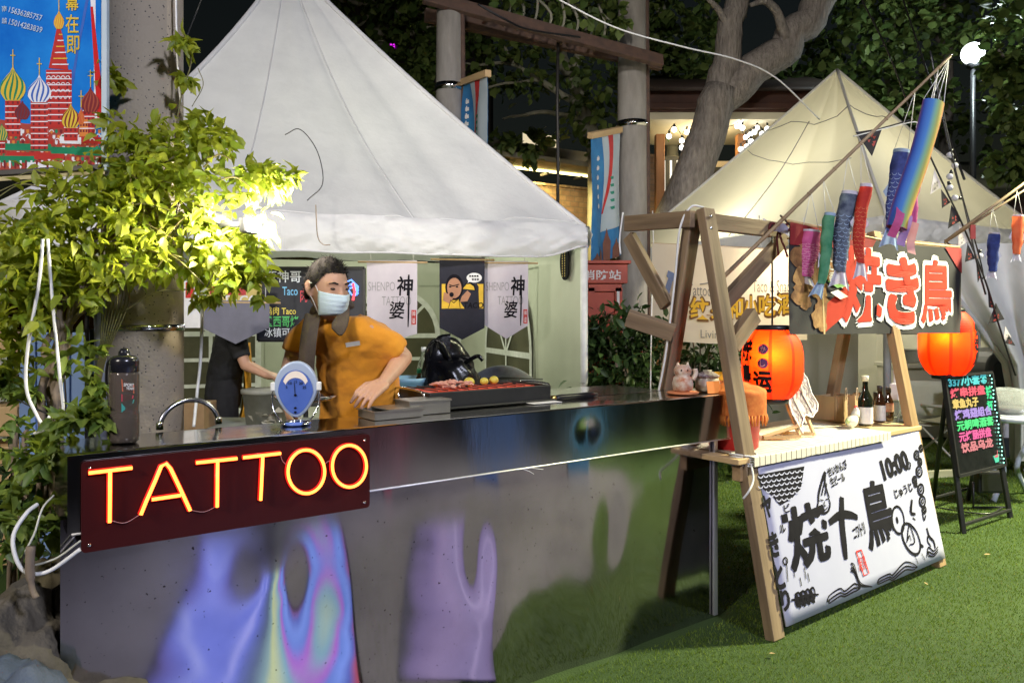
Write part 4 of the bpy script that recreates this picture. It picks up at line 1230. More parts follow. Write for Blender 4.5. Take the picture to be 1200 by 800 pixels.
# tied back white door curtain
cur = thing('tent_curtain', 'white tent door curtain tied back at the right edge', 'curtain', P(1185, 520, 7.3))
def curf(a, b):
    Y = 7.3+.25*math.sin(a*16+b*1.5)*(.35+.25*b)
    pin = [(1082, 285), (1105, 330), (1140, 375), (1176, 425), (1184, 470), (1186, 540)]
    k = b*(len(pin)-1); i = min(int(k), len(pin)-2); f = k-i
    lx = pin[i][0]*(1-f)+pin[i+1][0]*f; ly = pin[i][1]*(1-f)+pin[i+1][1]*f
    rx = 1262-20*b; ry = 285+255*b
    return P(lx+(rx-lx)*a, ly+(ry-ly)*a, Y)
MB().sheet(curf, 46, 40).build('drape', canvas, cur)
hem = [curf(0, k/30)+V((0, -.02, 0)) for k in range(31)]
MB().tube(hem, .03, 8).build('hem', pm('grey hem', (.42, .42, .42), (.5, .5, .5), scale=5, rough=.7), cur)
# trash bin / dark cooler behind
bn = thing('litter_bin', 'black domed litter bin with white emblem at the right edge', 'litter bin', (P(1180, 0, 8.2).x, 8.2, 0))
bx = P(1181, 0, 8.2).x
gr = pm('charcoal plastic', (.035, .04, .04), (.055, .06, .06), scale=4, rough=.5)
M = frame((bx, 8.2, 0), (1, 0, 0), (0, 0, 1))
prof = [(-.2, 0), (.2, 0), (.22, .62), (-.22, .62)]
MB().prism(prof, .4, M).build('body', gr, bn, bev=.015)
lid = [(-.235, .64), (.235, .64), (.235, .95)]+[(.235*math.cos(q), .95+.22*math.sin(q)) for q in np.linspace(0, math.pi, 11)[1:-1]]+[(-.235, .95)]
o = MB().prism(lid, .42, M).build('lid', gr, bn, bev=.02)
fl_ = [(-.16, .72), (.16, .72), (.16, .93)]+[(.16*math.cos(q), .93+.15*math.sin(q)) for q in np.linspace(0, math.pi, 11)[1:-1]]+[(-.16, .93)]
MB().prism(fl_, .01, frame((bx, 8.18, 0), (1, 0, 0), (0, 0, 1))).build('flap', flat('dark flap', (.02, .024, .024), .45), o)
em = MB().mat(white_ink)
Me = frame((bx+.02, 8.195, .38), (1, 0, 0), (0, 0, 1))
em.blob([(-.09, -.16), (.02, -.16), (.03, .02), (-.10, .02)], Me, z=.004).blob([(-.03+.03*math.cos(q), .07+.03*math.sin(q)) for q in np.linspace(0, 6.28, 11)[:-1]], Me, z=.004).blob([(.05, -.16), (.13, -.16), (.13, -.02), (.05, -.02)], Me, z=.004).ribbon([(.0, .03), (.06, .06), (.1, .02)], .03, Me, z=.005)
em.build('emblem', None, bn)
# camp chairs
beige = pm('beige canvas seat', (.55, .53, .38), (.63, .61, .45), scale=6, rough=.85, transl=.15)
ctube = flat('cream metal tube', (.6, .58, .45), .4)
def camp_chair(label, px, Y, rz):
    x = P(px, 0, Y).x
    t = thing('camp_chair', label, 'camp chair', (x, Y, 0), 'beige folding camp chairs')
    Mz = Matrix.Translation((x, Y, 0)) @ Matrix.Rotation(rz, 4, 'Z')
    def T(*p): return Mz @ V(p)
    MB().slab(lambda a, b: T(-.26+.52*a, .22-.02*math.sin(a*3.14), .48+.36*b), 10, 6, (0, .01, 0)).build('backrest', beige, t)
    MB().slab(lambda a, b: T(-.26+.52*a, -.22+.44*b, .42-.05*math.sin(a*3.14)), 10, 6, (0, 0, .01)).build('seat', beige, t)
    for s in (-1, 1):
        MB().tube([T(s*.28, .24, .86), T(s*.28, .22, .42), T(s*.25, -.26, .02)], .012, 8).build('leg', ctube, t)
        MB().tube([T(s*.28, -.22, .42), T(s*.25, .28, .02)], .012, 8).build('leg', ctube, t)
        MB().tube([T(s*.29, .22, .60), T(s*.29, -.24, .58)], .016, 8).build('armrest', ctube, t)
camp_chair('beige folding camp chair between the stall post and the menu board', 1080, 8.2, 2.9)
camp_chair('beige folding camp chair half hidden behind the glowing menu board', 1117, 8.0, 3.5)
# kerb strip where the lawn meets the tent floor
mb = MB().bar(P(1040, 0, 7.1)*1, P(1040, 0, 7.1)*1+V((.9, .22, 0)), .06, .06, (0, 0, 1))
mb.v = [V((v.x, v.y, v.z-P(1040, 0, 7.1).z+.03)) for v in mb.v]
kb = struct(mb.build('kerb', pm('pale kerb', (.5, .5, .42), (.58, .58, .5), scale=5, rough=.8)))
# ================================================================== STEEL COUNTER
CU = V((.804, .594, 0)).normalized(); CN = V((-.594, .804, 0)).normalized(); C0 = V((-1.23, 2.124, 0))
def C(t, s, z): return C0+CU*t+CN*s+V((0, 0, z))
TOP = 1.12; LEN = 2.967
bc = thing('bar_counter', 'long polished stainless steel bar counter with dented mirror front', 'counter', C(LEN/2, .15, 0))
def sst(a, b, x):
    x = min(1, max(0, (x-a)/(b-a)))
    return x*x*(3-2*x)
def dent(t, z):
    # buckled sheet: soft waves everywhere, three pressed-in places where it bulges towards the bottom
    d = .006*nz(t*1.15+3.1, z*.75, 1.7)+.0022*nz(t*3.1, z*1.6, 4.2)+.0006*nz(t*9, z*4, 2)
    d += .014*math.exp(-((t-.60)/.26)**2)*(1-sst(.05, .80, z))
    d += .010*math.exp(-((t-.60)/.10)**2-((z-.62)/.16)**2)-.007*math.exp(-((t-.73)/.09)**2-((z-.42)/.22)**2)
    d += .016*math.exp(-((t-1.47)/.17)**2)*(1-sst(.12, .78, z))
    d -= .006*math.exp(-((t-1.42)/.07)**2-((z-.52)/.2)**2)
    d += .014*math.exp(-((t-2.12)/.14)**2)*(1-sst(.2, .8, z))-.010*math.exp(-((t-2.12)/.08)**2-((z-.5)/.2)**2)
    e = min(1, (t+.011)/.05, (2.84-t)/.06)
    return d*max(0, e)
MB().sheet(lambda a, b: C(-.011+2.851*a, .055-dent(2.851*a, .93*b), .93*b), 170, 70, uv=True).build('front_panel', steel_panel, bc)
MB().sheet(lambda a, b: C(-.011, .055+.245*a, .93*b), 4, 4, uv=True, flip=True).build('end_panel', steel_panel, bc)
MB().sheet(lambda a, b: C(2.84, .055+.245*a, .93*b), 4, 4, uv=True).build('end_panel', steel_panel, bc)
mb = MB()
def fdent(t, z): return (.0035*nz(t*2.0, z*1.5, 9)+.0018*nz(t*5, z*2, 3)-.006*math.exp(-((t-1.93)/.05)**2-((z-1.02)/.05)**2))*min(1, t/.05, (LEN-t)/.05)
mb.sheet(lambda a, b: C(LEN*a, -fdent(LEN*a, .9+.22*b), .9+.216*b), 200, 14)
mb.sheet(lambda a, b: C(LEN*a, .054*(1-b)+0*b, .9) if b < 1 else C(LEN*a, 0, .9), 40, 2, flip=True)
mb.build('fascia', steel, bc)
mb = MB()
mb.tube([C(LEN-.004, .004, .9), C(LEN-.004, .004, 1.117)], .007, 10)
mb.sheet(lambda a, b: C(LEN+.002, .0+.30*a, .9+.217*b), 4, 4)
mb.build('fascia_end', chrome, bc)
MB().tube([C(.01, -.001, .898), C(LEN-.01, -.001, .898)], .0035, 8).build('drip_edge', pm('satin edge', (.7, .69, .7), rough=.45, metal=.8), bc)
MB().box((0, 0, 0), (.03, .012, .87), M=frame(C(2.826, .046, .45), CU, CN)).build('corner_trim', pm('satin corner', (.6, .59, .6), rough=.4, metal=.85), bc, bev=.002)
MB().sheet(lambda a, b: C(0, .30*a, .9+.217*b), 4, 4, flip=True).build('fascia_end', steel, bc)
mb = MB()
mb.sheet(lambda a, b: C(-.002+(LEN+.004)*a, .002+.298*b, TOP+.0014*nz(a*9, b*1.2)+.0006*nz(a*25, b*3)-.004*max(0, 1-b*30)), 160, 30)
mb.sheet(lambda a, b: C(-.002+(LEN+.004)*a, .30, TOP-.06*b), 20, 2, flip=True)
mb.build('countertop', steel_top, bc)
MB().box((0, 0, 0), (2.8, .16, .02), M=frame(C(1.42, .205, .45), CU, CN)).build('inner_shelf', steel, bc)
mb = MB()
mb.tube([C(1.36, -.002, .897), C(1.5, -.003, .8985), C(1.62, -.004, .897), C(1.68, -.010, .885)], .0011, 6)
mb.tube([C(1.58, -.004, .897), C(1.61, -.01, .885), C(1.63, -.012, .872)], .001, 6)
mb.build('film_edge', pm('peeling film', (.75, .75, .78), rough=.3), bc)

# ------------------------------------------------------------------ neon sign
def on_counter(px, s=-.02):
    k = (px-600)/900
    b = C0+CN*s
    t = (b.x-k*b.y)/(k*CU.y-CU.x)
    return t
ta, tb_ = on_counter(95, -.012), on_counter(433, -.012)
Ya = C(ta, -.012, 0).y
za0, za1 = P(0, 648, Ya).z, P(0, 541, Ya).z
Ms = frame(C(ta, -.014, za0), CU, (0, 0, 1))
NW, NH = tb_-ta, za1-za0
ns = thing('neon_sign', 'red glowing TATTOO neon sign fixed to the steel counter front', 'neon sign', C(ta+NW/2, -.014, za0))
acr = pm('dark red acrylic', (.042, .005, .005), rough=.35, spec=.3)
rc = .012
rect = []
for cx, cy, a0 in ((NW-rc, rc, -90), (NW-rc, NH-rc, 0), (rc, NH-rc, 90), (rc, rc, 180)):
    rect += [(cx+rc*math.cos(R(a0+q)), cy+rc*math.sin(R(a0+q))) for q in (0, 30, 60, 90)]
MB().prism(rect, .006, Ms).build('back_board', acr, ns)
neon = glow('red neon tube', (1, .19, .03), 5.6)
neon_halo = glow('red halo glow', (1, .02, .012), .9)  # added red emitter behind each tube stands in for its glow halo
def px2s(px, py):
    t = on_counter(px, -.03); Y = C(t, -.03, 0).y
    return t-ta, P(0, py, Y).z-za0
def ntube(pts, closed=False):
    q = [Ms @ V(px2s(*p)+(.016,)) for p in pts]
    MB().tube(q, .0048, 10, closed=closed).build('letter_tube', neon, ns)
    MB().tube([v-Ms.to_3x3() @ V((0, 0, .0075)) for v in q], .0078, 10, closed=closed).build('tube_halo', neon_halo, ns)
ntube([(104, 554), (155, 548)]); ntube([(129, 553), (128.5, 612)])
ntube([(165, 603), (171, 588), (182, 563), (189, 546), (195, 543), (200, 549), (212, 574), (223, 598)]); ntube([(178, 585), (212, 580)])
ntube([(230, 542), (278, 537)]); ntube([(255, 541), (254.5, 594)])
ntube([(285, 536), (329, 531)]); ntube([(308, 535), (305.5, 586)])
def oval(cx, cy, rx, ry, sk):
    return [(cx+rx*math.cos(q)+sk*math.sin(q), cy+ry*math.sin(q)) for q in np.linspace(0, 2*math.pi, 41)[:-1]]
ntube(oval(359, 552.5, 21.5, 25.5, 0), True); ntube(oval(409.5, 546, 20, 24.5, 0), True)
wire_red = pm('fine wire', (.4, .2, .2), rough=.4)
mb = MB()
for a, b, c in (((129, 610), (147, 613), (165, 603)), ((223, 598), (240, 600), (254, 594)), ((329, 531), (332, 540), (337, 545)), ((380, 545), (385, 541), (389, 540))):
    mb.tube(spline([Ms @ V(px2s(*q)+(.008,)) for q in (a, b, c)], 5), .0012, 5)
mb.build('wire', wire_red, ns)
mb = MB()
for x, y in ((.02, NH-.02), (NW-.02, NH-.02), (.02, .02), (NW-.02, .02)):
    mb.lathe([(.005, 0), (.005, .003), (.001, .004)], Ms @ Matrix.Translation((x, y, .0)), 10)
mb.build('screw', chrome, ns)
cable('white power cable looping from the neon sign round the counter end', [Ms @ V((-.001, .012, -.003)), C(-.04, .03, .80), C(-.09, .05, .80), C(-.115, .06, .84), C(-.12, .08, .90), C(-.09, .10, .95), C(-.06, .12, .97)], .006, white_cable, 'power_cable')
cable('thin clear cable looping beside the white power cable', [Ms @ V((.0, .035, -.004)), C(-.03, .03, .83), C(-.10, .07, .82), C(-.07, .08, .90), C(-.05, .1, .96), C(-.02, .12, .99)], .003, flat('clear cable', (.5, .5, .42), .3), 'power_cable')

# ------------------------------------------------------------------ things standing on the counter
# water bottle
bx_ = V((-1.176, 2.33, TOP+.002))
wb = thing('water_bottle', 'dark translucent sports water bottle on the left end of the counter', 'bottle', bx_)
Mb = Matrix.Translation(bx_)
smoke = pm('smoky tritan plastic', (.16, .13, .11), rough=.12, trans=.55, ior=1.4)
MB().lathe([(.034, 0), (.040, .006), (.0415, .02), (.0415, .085), (.0395, .095), (.0395, .11), (.0415, .12), (.0415, .205), (.038, .218)], Mb, 30).build('body', smoke, wb)
MB().lathe([(.0365, .004), (.038, .02), (.038, .07)], Mb, 24).build('water', pm('still water', (.22, .2, .17), rough=.05, trans=.5, ior=1.33), wb)
lid_m = pm('black lid', (.012, .012, .016), rough=.25, coat=.3)
MB().lathe([(.0385, .212), (.041, .214), (.0415, .245), (.039, .256), (.03, .262), (.018, .264), (.016, .275), (.012, .283), (.004, .286)], Mb, 30).build('lid', lid_m, wb)
mb = MB()
mb.tube(spline([bx_+V((-.038, .0, .255)), bx_+V((-.052, .0, .235)), bx_+V((-.055, 0, .19)), bx_+V((-.050, 0, .175))], 5), .004, 6)
mb.build('strap', black_plastic, wb)
cyl = lambda x, y, z: bx_+V(((.0418+z)*math.sin(x/.0418+.28), -(.0418+z)*math.cos(x/.0418+.28), y))
mb = MB()
mb.mat(flat('orange print', (.62, .13, .05))).blob([(.0, .195), (.036, .175), (.036, .15), (.002, .158)], mp=cyl, z=.0006)
mb.mat(flat('crimson print', (.5, .03, .06))).blob([(.0, .150), (.034, .144), (.032, .135), (.0, .128)], mp=cyl, z=.0006)
mb.mat(flat('teal print', (.03, .3, .27))).blob([(.0, .122), (.036, .132), (.034, .122), (.0, .095)], mp=cyl, z=.0006)
mb.mat(white_ink).text('SPORT', (.006, .172, .034, .181), mp=cyl, z=.0012, off=.02, rot=-.1).text('YEAH', (.012, .162, .034, .170), mp=cyl, z=.0012, off=.02, rot=-.1)
mb.build('printed_logo', None, wb)
# goose neck hose
hs_ = thing('steel_hose', 'bent steel hose arching over the counter beside the concrete pole', 'hose', C(.55, .29, TOP))
q0, q1 = V(P(187, 503, 2.58)), V(P(256, 498, 2.72))
q0.z = q1.z = TOP+.004
arc = [q0.lerp(q1, .5-.5*math.cos(k))+V((0, 0, .092*math.sin(k))) for k in np.linspace(0, math.pi, 25)]
hose = pm('ribbed steel hose', (.35, .36, .42), (.5, .5, .56), scale=3, rough=.25, metal=1)
MB().tube(arc, .0085, 10).build('hose', hose, hs_)
for q, d in ((q0, 1), (q1, -1)):
    MB().lathe([(.012, 0), (.012, .02), (.010, .025)], Matrix.Translation(q), 14).build('collar', chrome, hs_)
# kitchen scale with round blue dial
sc_ = P(347, 487, 2.72); sc_.z = TOP+.002
ks = thing('kitchen_scale', 'blue oval dial kitchen scale in a wire frame on the counter', 'scale', sc_)
Mk = frame(sc_, (1, .12, 0), (0, 0, 1))
blue_p = pm('blue enamel', (.06, .12, .42), (.09, .16, .5), scale=8, rough=.3)
rim = pm('pale grey blue rim', (.35, .42, .55), rough=.3)
def egg(r, cy=.125, k=1.0):
    o = []
    for q in np.linspace(0, 2*math.pi, 41)[:-1]:
        sx = r*math.cos(q); sy = r*1.30*math.sin(q)
        if math.sin(q) < 0: sx *= 1-.30*math.sin(-q)
        o.append((sx, cy+sy))
    return o
MB().prism(egg(.076), .035, Mk @ Matrix.Translation((0, 0, .01))).build('housing', rim, ks, bev=.006)
dial = MB().mat(blue_p).blob(egg(.060, .115), Mk, z=.0125)
dial.mat(flat('cream dial window', (.78, .68, .58))).blob([(.045*math.cos(q), .135+.055*math.sin(q)) for q in np.linspace(.35, math.pi-.35, 13)]+[(.036*math.cos(q), .13+.036*math.sin(q)) for q in np.linspace(math.pi-.35, .35, 13)], Mk, z=.014)
dial.mat(black_ink)
for k, ch in enumerate(('25', '20', '15', '10', '5')):
    q = R(25+k*32); x, y = .034*math.cos(q), .118+.034*math.sin(q)
    dial.text(ch, (x-.007, y-.005, x+.007, y+.005), Mk, z=.0155, off=.01, keep=True)
dial.ribbon([(0, .10), (-.004, .15)], .002, Mk, z=.016)
for y in (.105, .06, .045): dial.blob([(.005*math.cos(q), y+.004*math.sin(q)) for q in np.linspace(0, 6.28, 11)[:-1]], Mk, z=.0165)
dial.build('dial', None, ks)
wf = MB()
for s in (-1, 1):
    wf.tube(spline([Mk @ V((s*.078, .135, .0)), Mk @ V((s*.080, .07, .015)), Mk @ V((s*.048, .012, .03)), Mk @ V((s*.03, .008, .05))], 6), .0035, 8)
wf.tube([Mk @ V((-.05, .012, .03)), Mk @ V((.05, .014, .03))], .004, 8)
wf.build('wire_frame', chrome, ks)
for s in (-1, 1):
    MB().box((s*.079, .135, 0), (.016, .03, .02), M=Mk).build('clamp', white_paint, ks, bev=.003)
MB().lathe([(.001, 0), (.05, 0), (.052, .006), (.04, .012), (.001, .013)], Matrix.Translation(sc_+V((0, .0, 0))), 24).build('base', blue_p, ks)
MB().lathe([(.02, .225), (.10, .225), (.115, .24), (.112, .24), (.1, .229), (.001, .229)], Matrix.Translation(sc_+V((0, .12, -.15))), 28).build('weighing_pan', chrome, ks)
# steel food containers
box_m = pm('satin steel', (.5, .48, .44), (.6, .58, .54), scale=6, rough=.3, metal=.9)
def open_tray(name, label, c, d, h, mat, cat, ux=CU, group=None, lip=.006):
    M = frame(c, ux, CN if ux == CU else V((-ux.y, ux.x, 0)))
    t = thing(name, label, cat, c, group)
    x, y = d[0]/2, d[1]/2
    mb = MB()
    mb.box((0, 0, .002), (d[0], d[1], .004), M=M)
    for s in (-1, 1):
        mb.box((0, s*y, h/2), (d[0], .004, h), M=M); mb.box((s*x, 0, h/2), (.004, d[1], h), M=M)
        mb.box((0, s*(y+lip/2), h), (d[0]+2*lip, lip, .004), M=M); mb.box((s*(x+lip/2), 0, h), (lip, d[1], .004), M=M)
    mb.build('tray', mat, t)
    return t, M
t, M = open_tray('steel_container', 'shallow steel container with folded lid beside the man\'s hand', C(1.10, .20, TOP+.002), (.20, .14), .03, box_m, 'container')
MB().box((.03, 0, .034), (.15, .15, .004), M=M).build('lid', box_m, t)
t, M = open_tray('steel_container', 'flat steel box with brushed lid between the man\'s hand and the grill', C(1.26, .235, TOP+.002), (.18, .12), .05, box_m, 'container')
MB().box((0, 0, .053), (.19, .13, .005), M=M).build('lid', box_m, t, bev=.001)
# grill
gr_c = C(1.62, .40, 1.125)
wt = thing('work_table', 'dark steel work table hidden behind the counter carrying the grill', 'table', C(2.0, .52, 0))
MB().box((0, 0, 0), (1.5, .40, .03), M=frame(C(2.02, .52, 1.105), CU, CN)).build('tabletop', steel, wt)
for a in (1.32, 2.72):
    for b in (.35, .69):
        MB().tube([C(a, b, 0), C(a, b, 1.09)], .018, 8).build('leg', dark_metal, wt)
gt = thing('grill_tray', 'long black grill tray with glowing red bed and chrome handle', 'grill', gr_c)
Mg = frame(gr_c, CU, CN)
mb = MB()
L_, Wd_ = .62, .28
mb.box((0, -Wd_/2, .035), (L_, .012, .07), M=Mg).box((0, Wd_/2, .035), (L_, .012, .07), M=Mg).box((-L_/2, 0, .035), (.012, Wd_+.012, .07), M=Mg).box((L_/2, 0, .035), (.012, Wd_+.012, .07), M=Mg).box((0, 0, .006), (L_, Wd_, .008), M=Mg)
mb.box((0, -Wd_/2-.012, .004), (L_+.04, .03, .008), M=Mg)
mb.build('tray', black_metal, gt, bev=.003)
mb = MB().mat(pm('red bed', (.32, .035, .018), (.5, .08, .03), scale=30, rough=.5, emit=(1, .06, .02), es=.25))
mb.sheet(lambda a, b: Mg @ V(((a-.5)*(L_-.03), (b-.5)*(Wd_-.03), .062+.008*nz(a*14, b*7))), 40, 18)
mb.build('red_bed', None, gt)
mb = MB()
for k in range(12): mb.bar(Mg @ V((-L_/2+.04+k*.05, -Wd_/2+.01, .074)), Mg @ V((-L_/2+.04+k*.05, Wd_/2-.01, .074)), .004, .004, (0, 0, 1))
mb.build('grate', dark_metal, gt)
mb = MB().tube(spline([Mg @ V((-L_/2-.006, -.12, .03)), Mg @ V((-L_/2-.035, -.12, .075)), Mg @ V((-L_/2-.035, .10, .075)), Mg @ V((-L_/2-.006, .10, .03))], 4), .005, 8)
mb.build('handle', chrome, gt)
mb = MB().tube(spline([Mg @ V((L_/2+.006, -.10, .03)), Mg @ V((L_/2+.03, -.10, .07)), Mg @ V((L_/2+.03, .10, .07)), Mg @ V((L_/2+.006, .10, .03))], 4), .005, 8)
mb.build('handle', chrome, gt)
lime = pm('yellow lime skin', (.50, .40, .05), (.6, .5, .08), scale=20, rough=.4, bump=.1)
for lab, x, y, r in (('largest yellow lime on the red grill bed, left of the other two', -.05, -.03, .022), ('small yellow lime in the middle of the grill bed', .05, .0, .018), ('yellow lime at the right end of the grill bed', .11, .01, .020)):
    c = Mg @ V((x, y, .074+r*.9))
    o = MB().ball((0, 0, 0), (r*1.1, r, r*.95), 14).build('lime', lime, recenter=False); o.location = c
    tag(o, lab, 'lime', 'limes on the grill')
mb = MB()
for k in range(36):
    a = random.uniform(0, 3.14); q = Mg @ V((random.uniform(-.22, -.07), random.uniform(-.1, .08), .078+random.uniform(0, .018)))
    d = V((math.cos(a), math.sin(a), random.uniform(-.2, .2)))*.02
    mb.tube([q-d, q+V((0, 0, .004)), q+d], [.003, .006, .004], 6)
tag(mb.build('sliced_meat', pm('pink meat', (.5, .2, .15), (.62, .32, .24), scale=30, rough=.4)), 'small heap of sliced pink meat on the grill beside the limes', 'meat')
tag(MB().tube([Mg @ V((-.2, .02, .085)), Mg @ V((-.09, -.06, .08))], .004, 6).bar(Mg @ V((-.11, -.045, .082)), Mg @ V((-.08, -.066, .080)), .016, .003, (0, 0, 1)).build('spatula', chrome), 'small chrome spatula lying on the grill bed', 'spatula')
# knife
kn = thing('knife', 'knife with black handle lying on the counter right of the grill', 'knife', C(2.05, .28, TOP))
a, b = C(1.97, .27, TOP+.012), C(2.25, .29, TOP+.010)
MB().tube([a.lerp(b, f) for f in (0, .1, .5, .85, 1)], [.010, .015, .014, .017, .008], 10).build('handle', black_plastic, kn)
e1 = a-CU*.16
mb = MB(); mb.prism([(0, 0), (.16, -.002), (.16, .026), (.03, .022)], .002, frame(e1-V((0, 0, .002)), CU, CN)); mb.build('blade', chrome, kn)
MB().tube([a-CU*.02, a+CU*.002], .014, 10).build('bolster', pm('brass', (.6, .42, .15), rough=.3, metal=1), kn)
o = MB().box((0, 0, 0), (.16, .1, .002)).build('paper_napkin', flat('napkin', (.7, .68, .68))); o.matrix_basis = frame(C(1.86, .23, TOP+.004), CU, CN)
tag(o, 'flat white paper napkin on the counter under the knife', 'napkin')

# right end of the counter: cat figure, cards, bundles
def counter_pt(px, s):
    return on_counter(px, s)
t_ = counter_pt(800, .12); cp = C(t_, .12, TOP+.003)
ct = thing('cat_figurine', 'small patchwork beckoning cat figurine on the counter\'s right end', 'figurine', cp)
patch = pm('patchwork cat', (.68, .62, .52), (.42, .14, .06), scale=28, rough=.5)
MB().lathe([(.001, 0), (.075, 0), (.08, .006), (.075, .011), (.001, .012)], Matrix.Translation(cp), 24).build('saucer', flat('orange saucer', (.6, .2, .08)), ct)
MB().lathe([(.03, .012), (.048, .02), (.052, .05), (.045, .08), (.034, .09), (.042, .10), (.044, .12), (.034, .138), (.004, .145)], Matrix.Translation(cp+V((0, 0, 0))), 22).build('body', patch, ct)
for s in (-1, 1):
    MB().lathe([(.013, 0), (.004, .022), (.001, .024)], Matrix.Translation(cp+V((s*.024, 0, .132))), 8).build('ear', patch, ct)
    MB().ball(cp+V((s*.015, -.041, .118)), .004, 8).build('eye', black_ink, ct)
MB().tube(spline([cp+V((.045, -.02, .07)), cp+V((.06, -.02, .10)), cp+V((.056, -.02, .125))], 4), [.012]*8+[.014], 8).build('paw', patch, ct)
t_ = counter_pt(829, .12); cp = C(t_, .12, TOP+.003)
mb = MB().mat(flat('pale bag cloth', (.55, .5, .42)))
mb.lathe([(.04, 0), (.06, .01), (.062, .05), (.05, .08), (.02, .095), (.022, .11)], Matrix.Translation(cp), 20)
mb.mat(pm('dotted print', (.6, .55, .5), (.1, .03, .08), scale=60, rough=.8)).lathe([(.03, .085), (.056, .072), (.062, .082), (.028, .102)], Matrix.Translation(cp), 20)
tag(mb.build('cloth_pouch'), 'pale cloth pouch with dotted frill beside the cat figurine', 'pouch')
def drape_heap(name, label, px, s, w, d, h, mat, seed, cat, base=None):
    t = counter_pt(px, s); c = C(t, s, TOP+.002) if base is None else base
    M = frame(c, CU, CN)
    f = lambda a, b: M @ V(((a-.5)*w, (b-.5)*d, max(.001, h*(math.sin(math.pi*a)*math.sin(math.pi*b))**.5*(.75+.5*nz(a*4, b*3, seed))+.012*nz(a*12, b*9, seed))))
    return tag(MB().sheet(f, 36, 20).build(name, mat), label, cat)
orange_c = pm('orange cloth', (.62, .17, .03), (.72, .25, .04), scale=9, rough=.85)
yellow_c = pm('yellow cloth', (.72, .42, .02), (.8, .52, .04), scale=9, rough=.85)
drape_heap('folded_cloth', 'folded orange cloth at the counter\'s right corner', 846, .20, .28, .14, .05, orange_c, 3, 'cloth')
M = frame(C(counter_pt(838, .03), .035, TOP+.004), CU+CN*-.15, (0, .2, 1))
tag(MB().box((0, .03, 0), (.085, .06, .002), M=M).build('price_card', flat('orange card', (.68, .2, .04), .7)), 'small orange price card standing at the counter\'s front edge', 'card')

# ================================================================== PEOPLE
skin = pm('skin', (.50, .27, .17), (.58, .33, .22), scale=6, rough=.5, bump=.05, bscale=180)
def loft(mb, secs, n=16):
    """closed body section stack: [(center, side vector, rx, ry)] with rounded ends"""
    vs = []; m = len(secs)
    for i, (c, sd, rx, ry) in enumerate(secs):
        c = V(c)
        d = V(secs[min(i+1, m-1)][0])-V(secs[max(i-1, 0)][0]); d.normalize()
        x = V(sd); x = (x-d*x.dot(d)).normalized(); y = d.cross(x)
        for k in range(n):
            a = 2*math.pi*k/n
            vs.append(c+x*rx*math.cos(a)+y*ry*math.sin(a))
    fs = [(i*n+k, i*n+(k+1) % n, (i+1)*n+(k+1) % n, (i+1)*n+k) for i in range(m-1) for k in range(n)]
    fs += [tuple(range(n-1, -1, -1)), tuple((m-1)*n+k for k in range(n))]
    mb.add(vs, fs, True)
def limb(mb, pts, rad, n=12, sub=5):
    q = spline(pts, sub)
    rr = [float(x) for x in np.interp(np.linspace(0, len(rad)-1, len(q)), range(len(rad)), rad)]
    mb.tube(q, rr, n)
    mb.ball(q[0], rr[0], n); mb.ball(q[-1], rr[-1], n)
def remesh(o, v, smooth=4):
    r = o.modifiers.new('fuse', 'REMESH'); r.mode = 'VOXEL'; r.voxel_size = v; r.use_smooth_shade = True
    s = o.modifiers.new('smooth', 'SMOOTH'); s.iterations = smooth; s.factor = .5
def head_mesh(mb, c, fwd, up, s=1.0):
    """head about .235 high; c is the centre of the skull, fwd the way the face looks"""
    f = V(fwd).normalized(); u = V(up); u = (u-f*u.dot(f)).normalized(); r = f.cross(u)
    M = Matrix((r, f, u)).transposed().to_4x4(); M.translation = c
    def pt(x, y, z): return M @ (V((x, y, z))*s)
    n, m = 28, 22
    vs = []
    for i in range(m+1):
        t = math.pi*i/m
        zc = math.cos(t)
        for k in range(n):
            a = 2*math.pi*k/n
            x, y, z = math.sin(t)*math.cos(a)*.076, math.sin(t)*math.sin(a)*.096, zc*.120
            if z < 0:
                x *= 1-.34*(-z/.12)**1.3; 
                y = y*(1-.12*(-z/.12)) + (.012*(-z/.12))
                if y < 0: y *= 1-.35*(-z/.12)
            if y > .05 and z > -.02: y -= .10*(y-.05)
            vs.append(pt(x, y, z-.006))
    fs = [(i*n+k, (i+1)*n+k, (i+1)*n+(k+1) % n, i*n+(k+1) % n) for i in range(m) for k in range(n)]
    mb.add(vs, fs, True)
    mb.ball((0, 0, 0), (.014, .016, .012), 10, M=M @ Matrix.Scale(s, 4) @ Matrix.Translation((0, .098, -.040)))
    mb.tube([pt(0, .082, .012), pt(0, .093, -.012), pt(0, .104, -.036)], [.008*s, .009*s, .012*s], 8)
    for sg in (-1, 1):
        mb.tube([pt(sg*.016, .082, .022), pt(sg*.034, .080, .026), pt(sg*.052, .066, .020)], [.008*s, .009*s, .007*s], 8)   # brow
        mb.ball((0, 0, 0), (.018, .014, .012), 10, M=M @ Matrix.Scale(s, 4) @ Matrix.Translation((sg*.040, .066, -.022)))   # cheek
        e = [pt(sg*.076, -.004, .012), pt(sg*.086, -.016, .018), pt(sg*.088, -.020, -.004), pt(sg*.080, -.010, -.030), pt(sg*.074, .0, -.036)]
        mb.tube(spline(e, 4), .0075*s, 8)
        mb.ball((0, 0, 0), (.006, .016, .024), 10, M=M @ Matrix.Scale(s, 4) @ Matrix.Translation((sg*.078, -.006, -.006)))
    mb.tube([pt(-.018, .088, -.078), pt(0, .092, -.077), pt(.018, .088, -.078)], [.006*s, .009*s, .006*s], 8)      # lips
    return M, pt
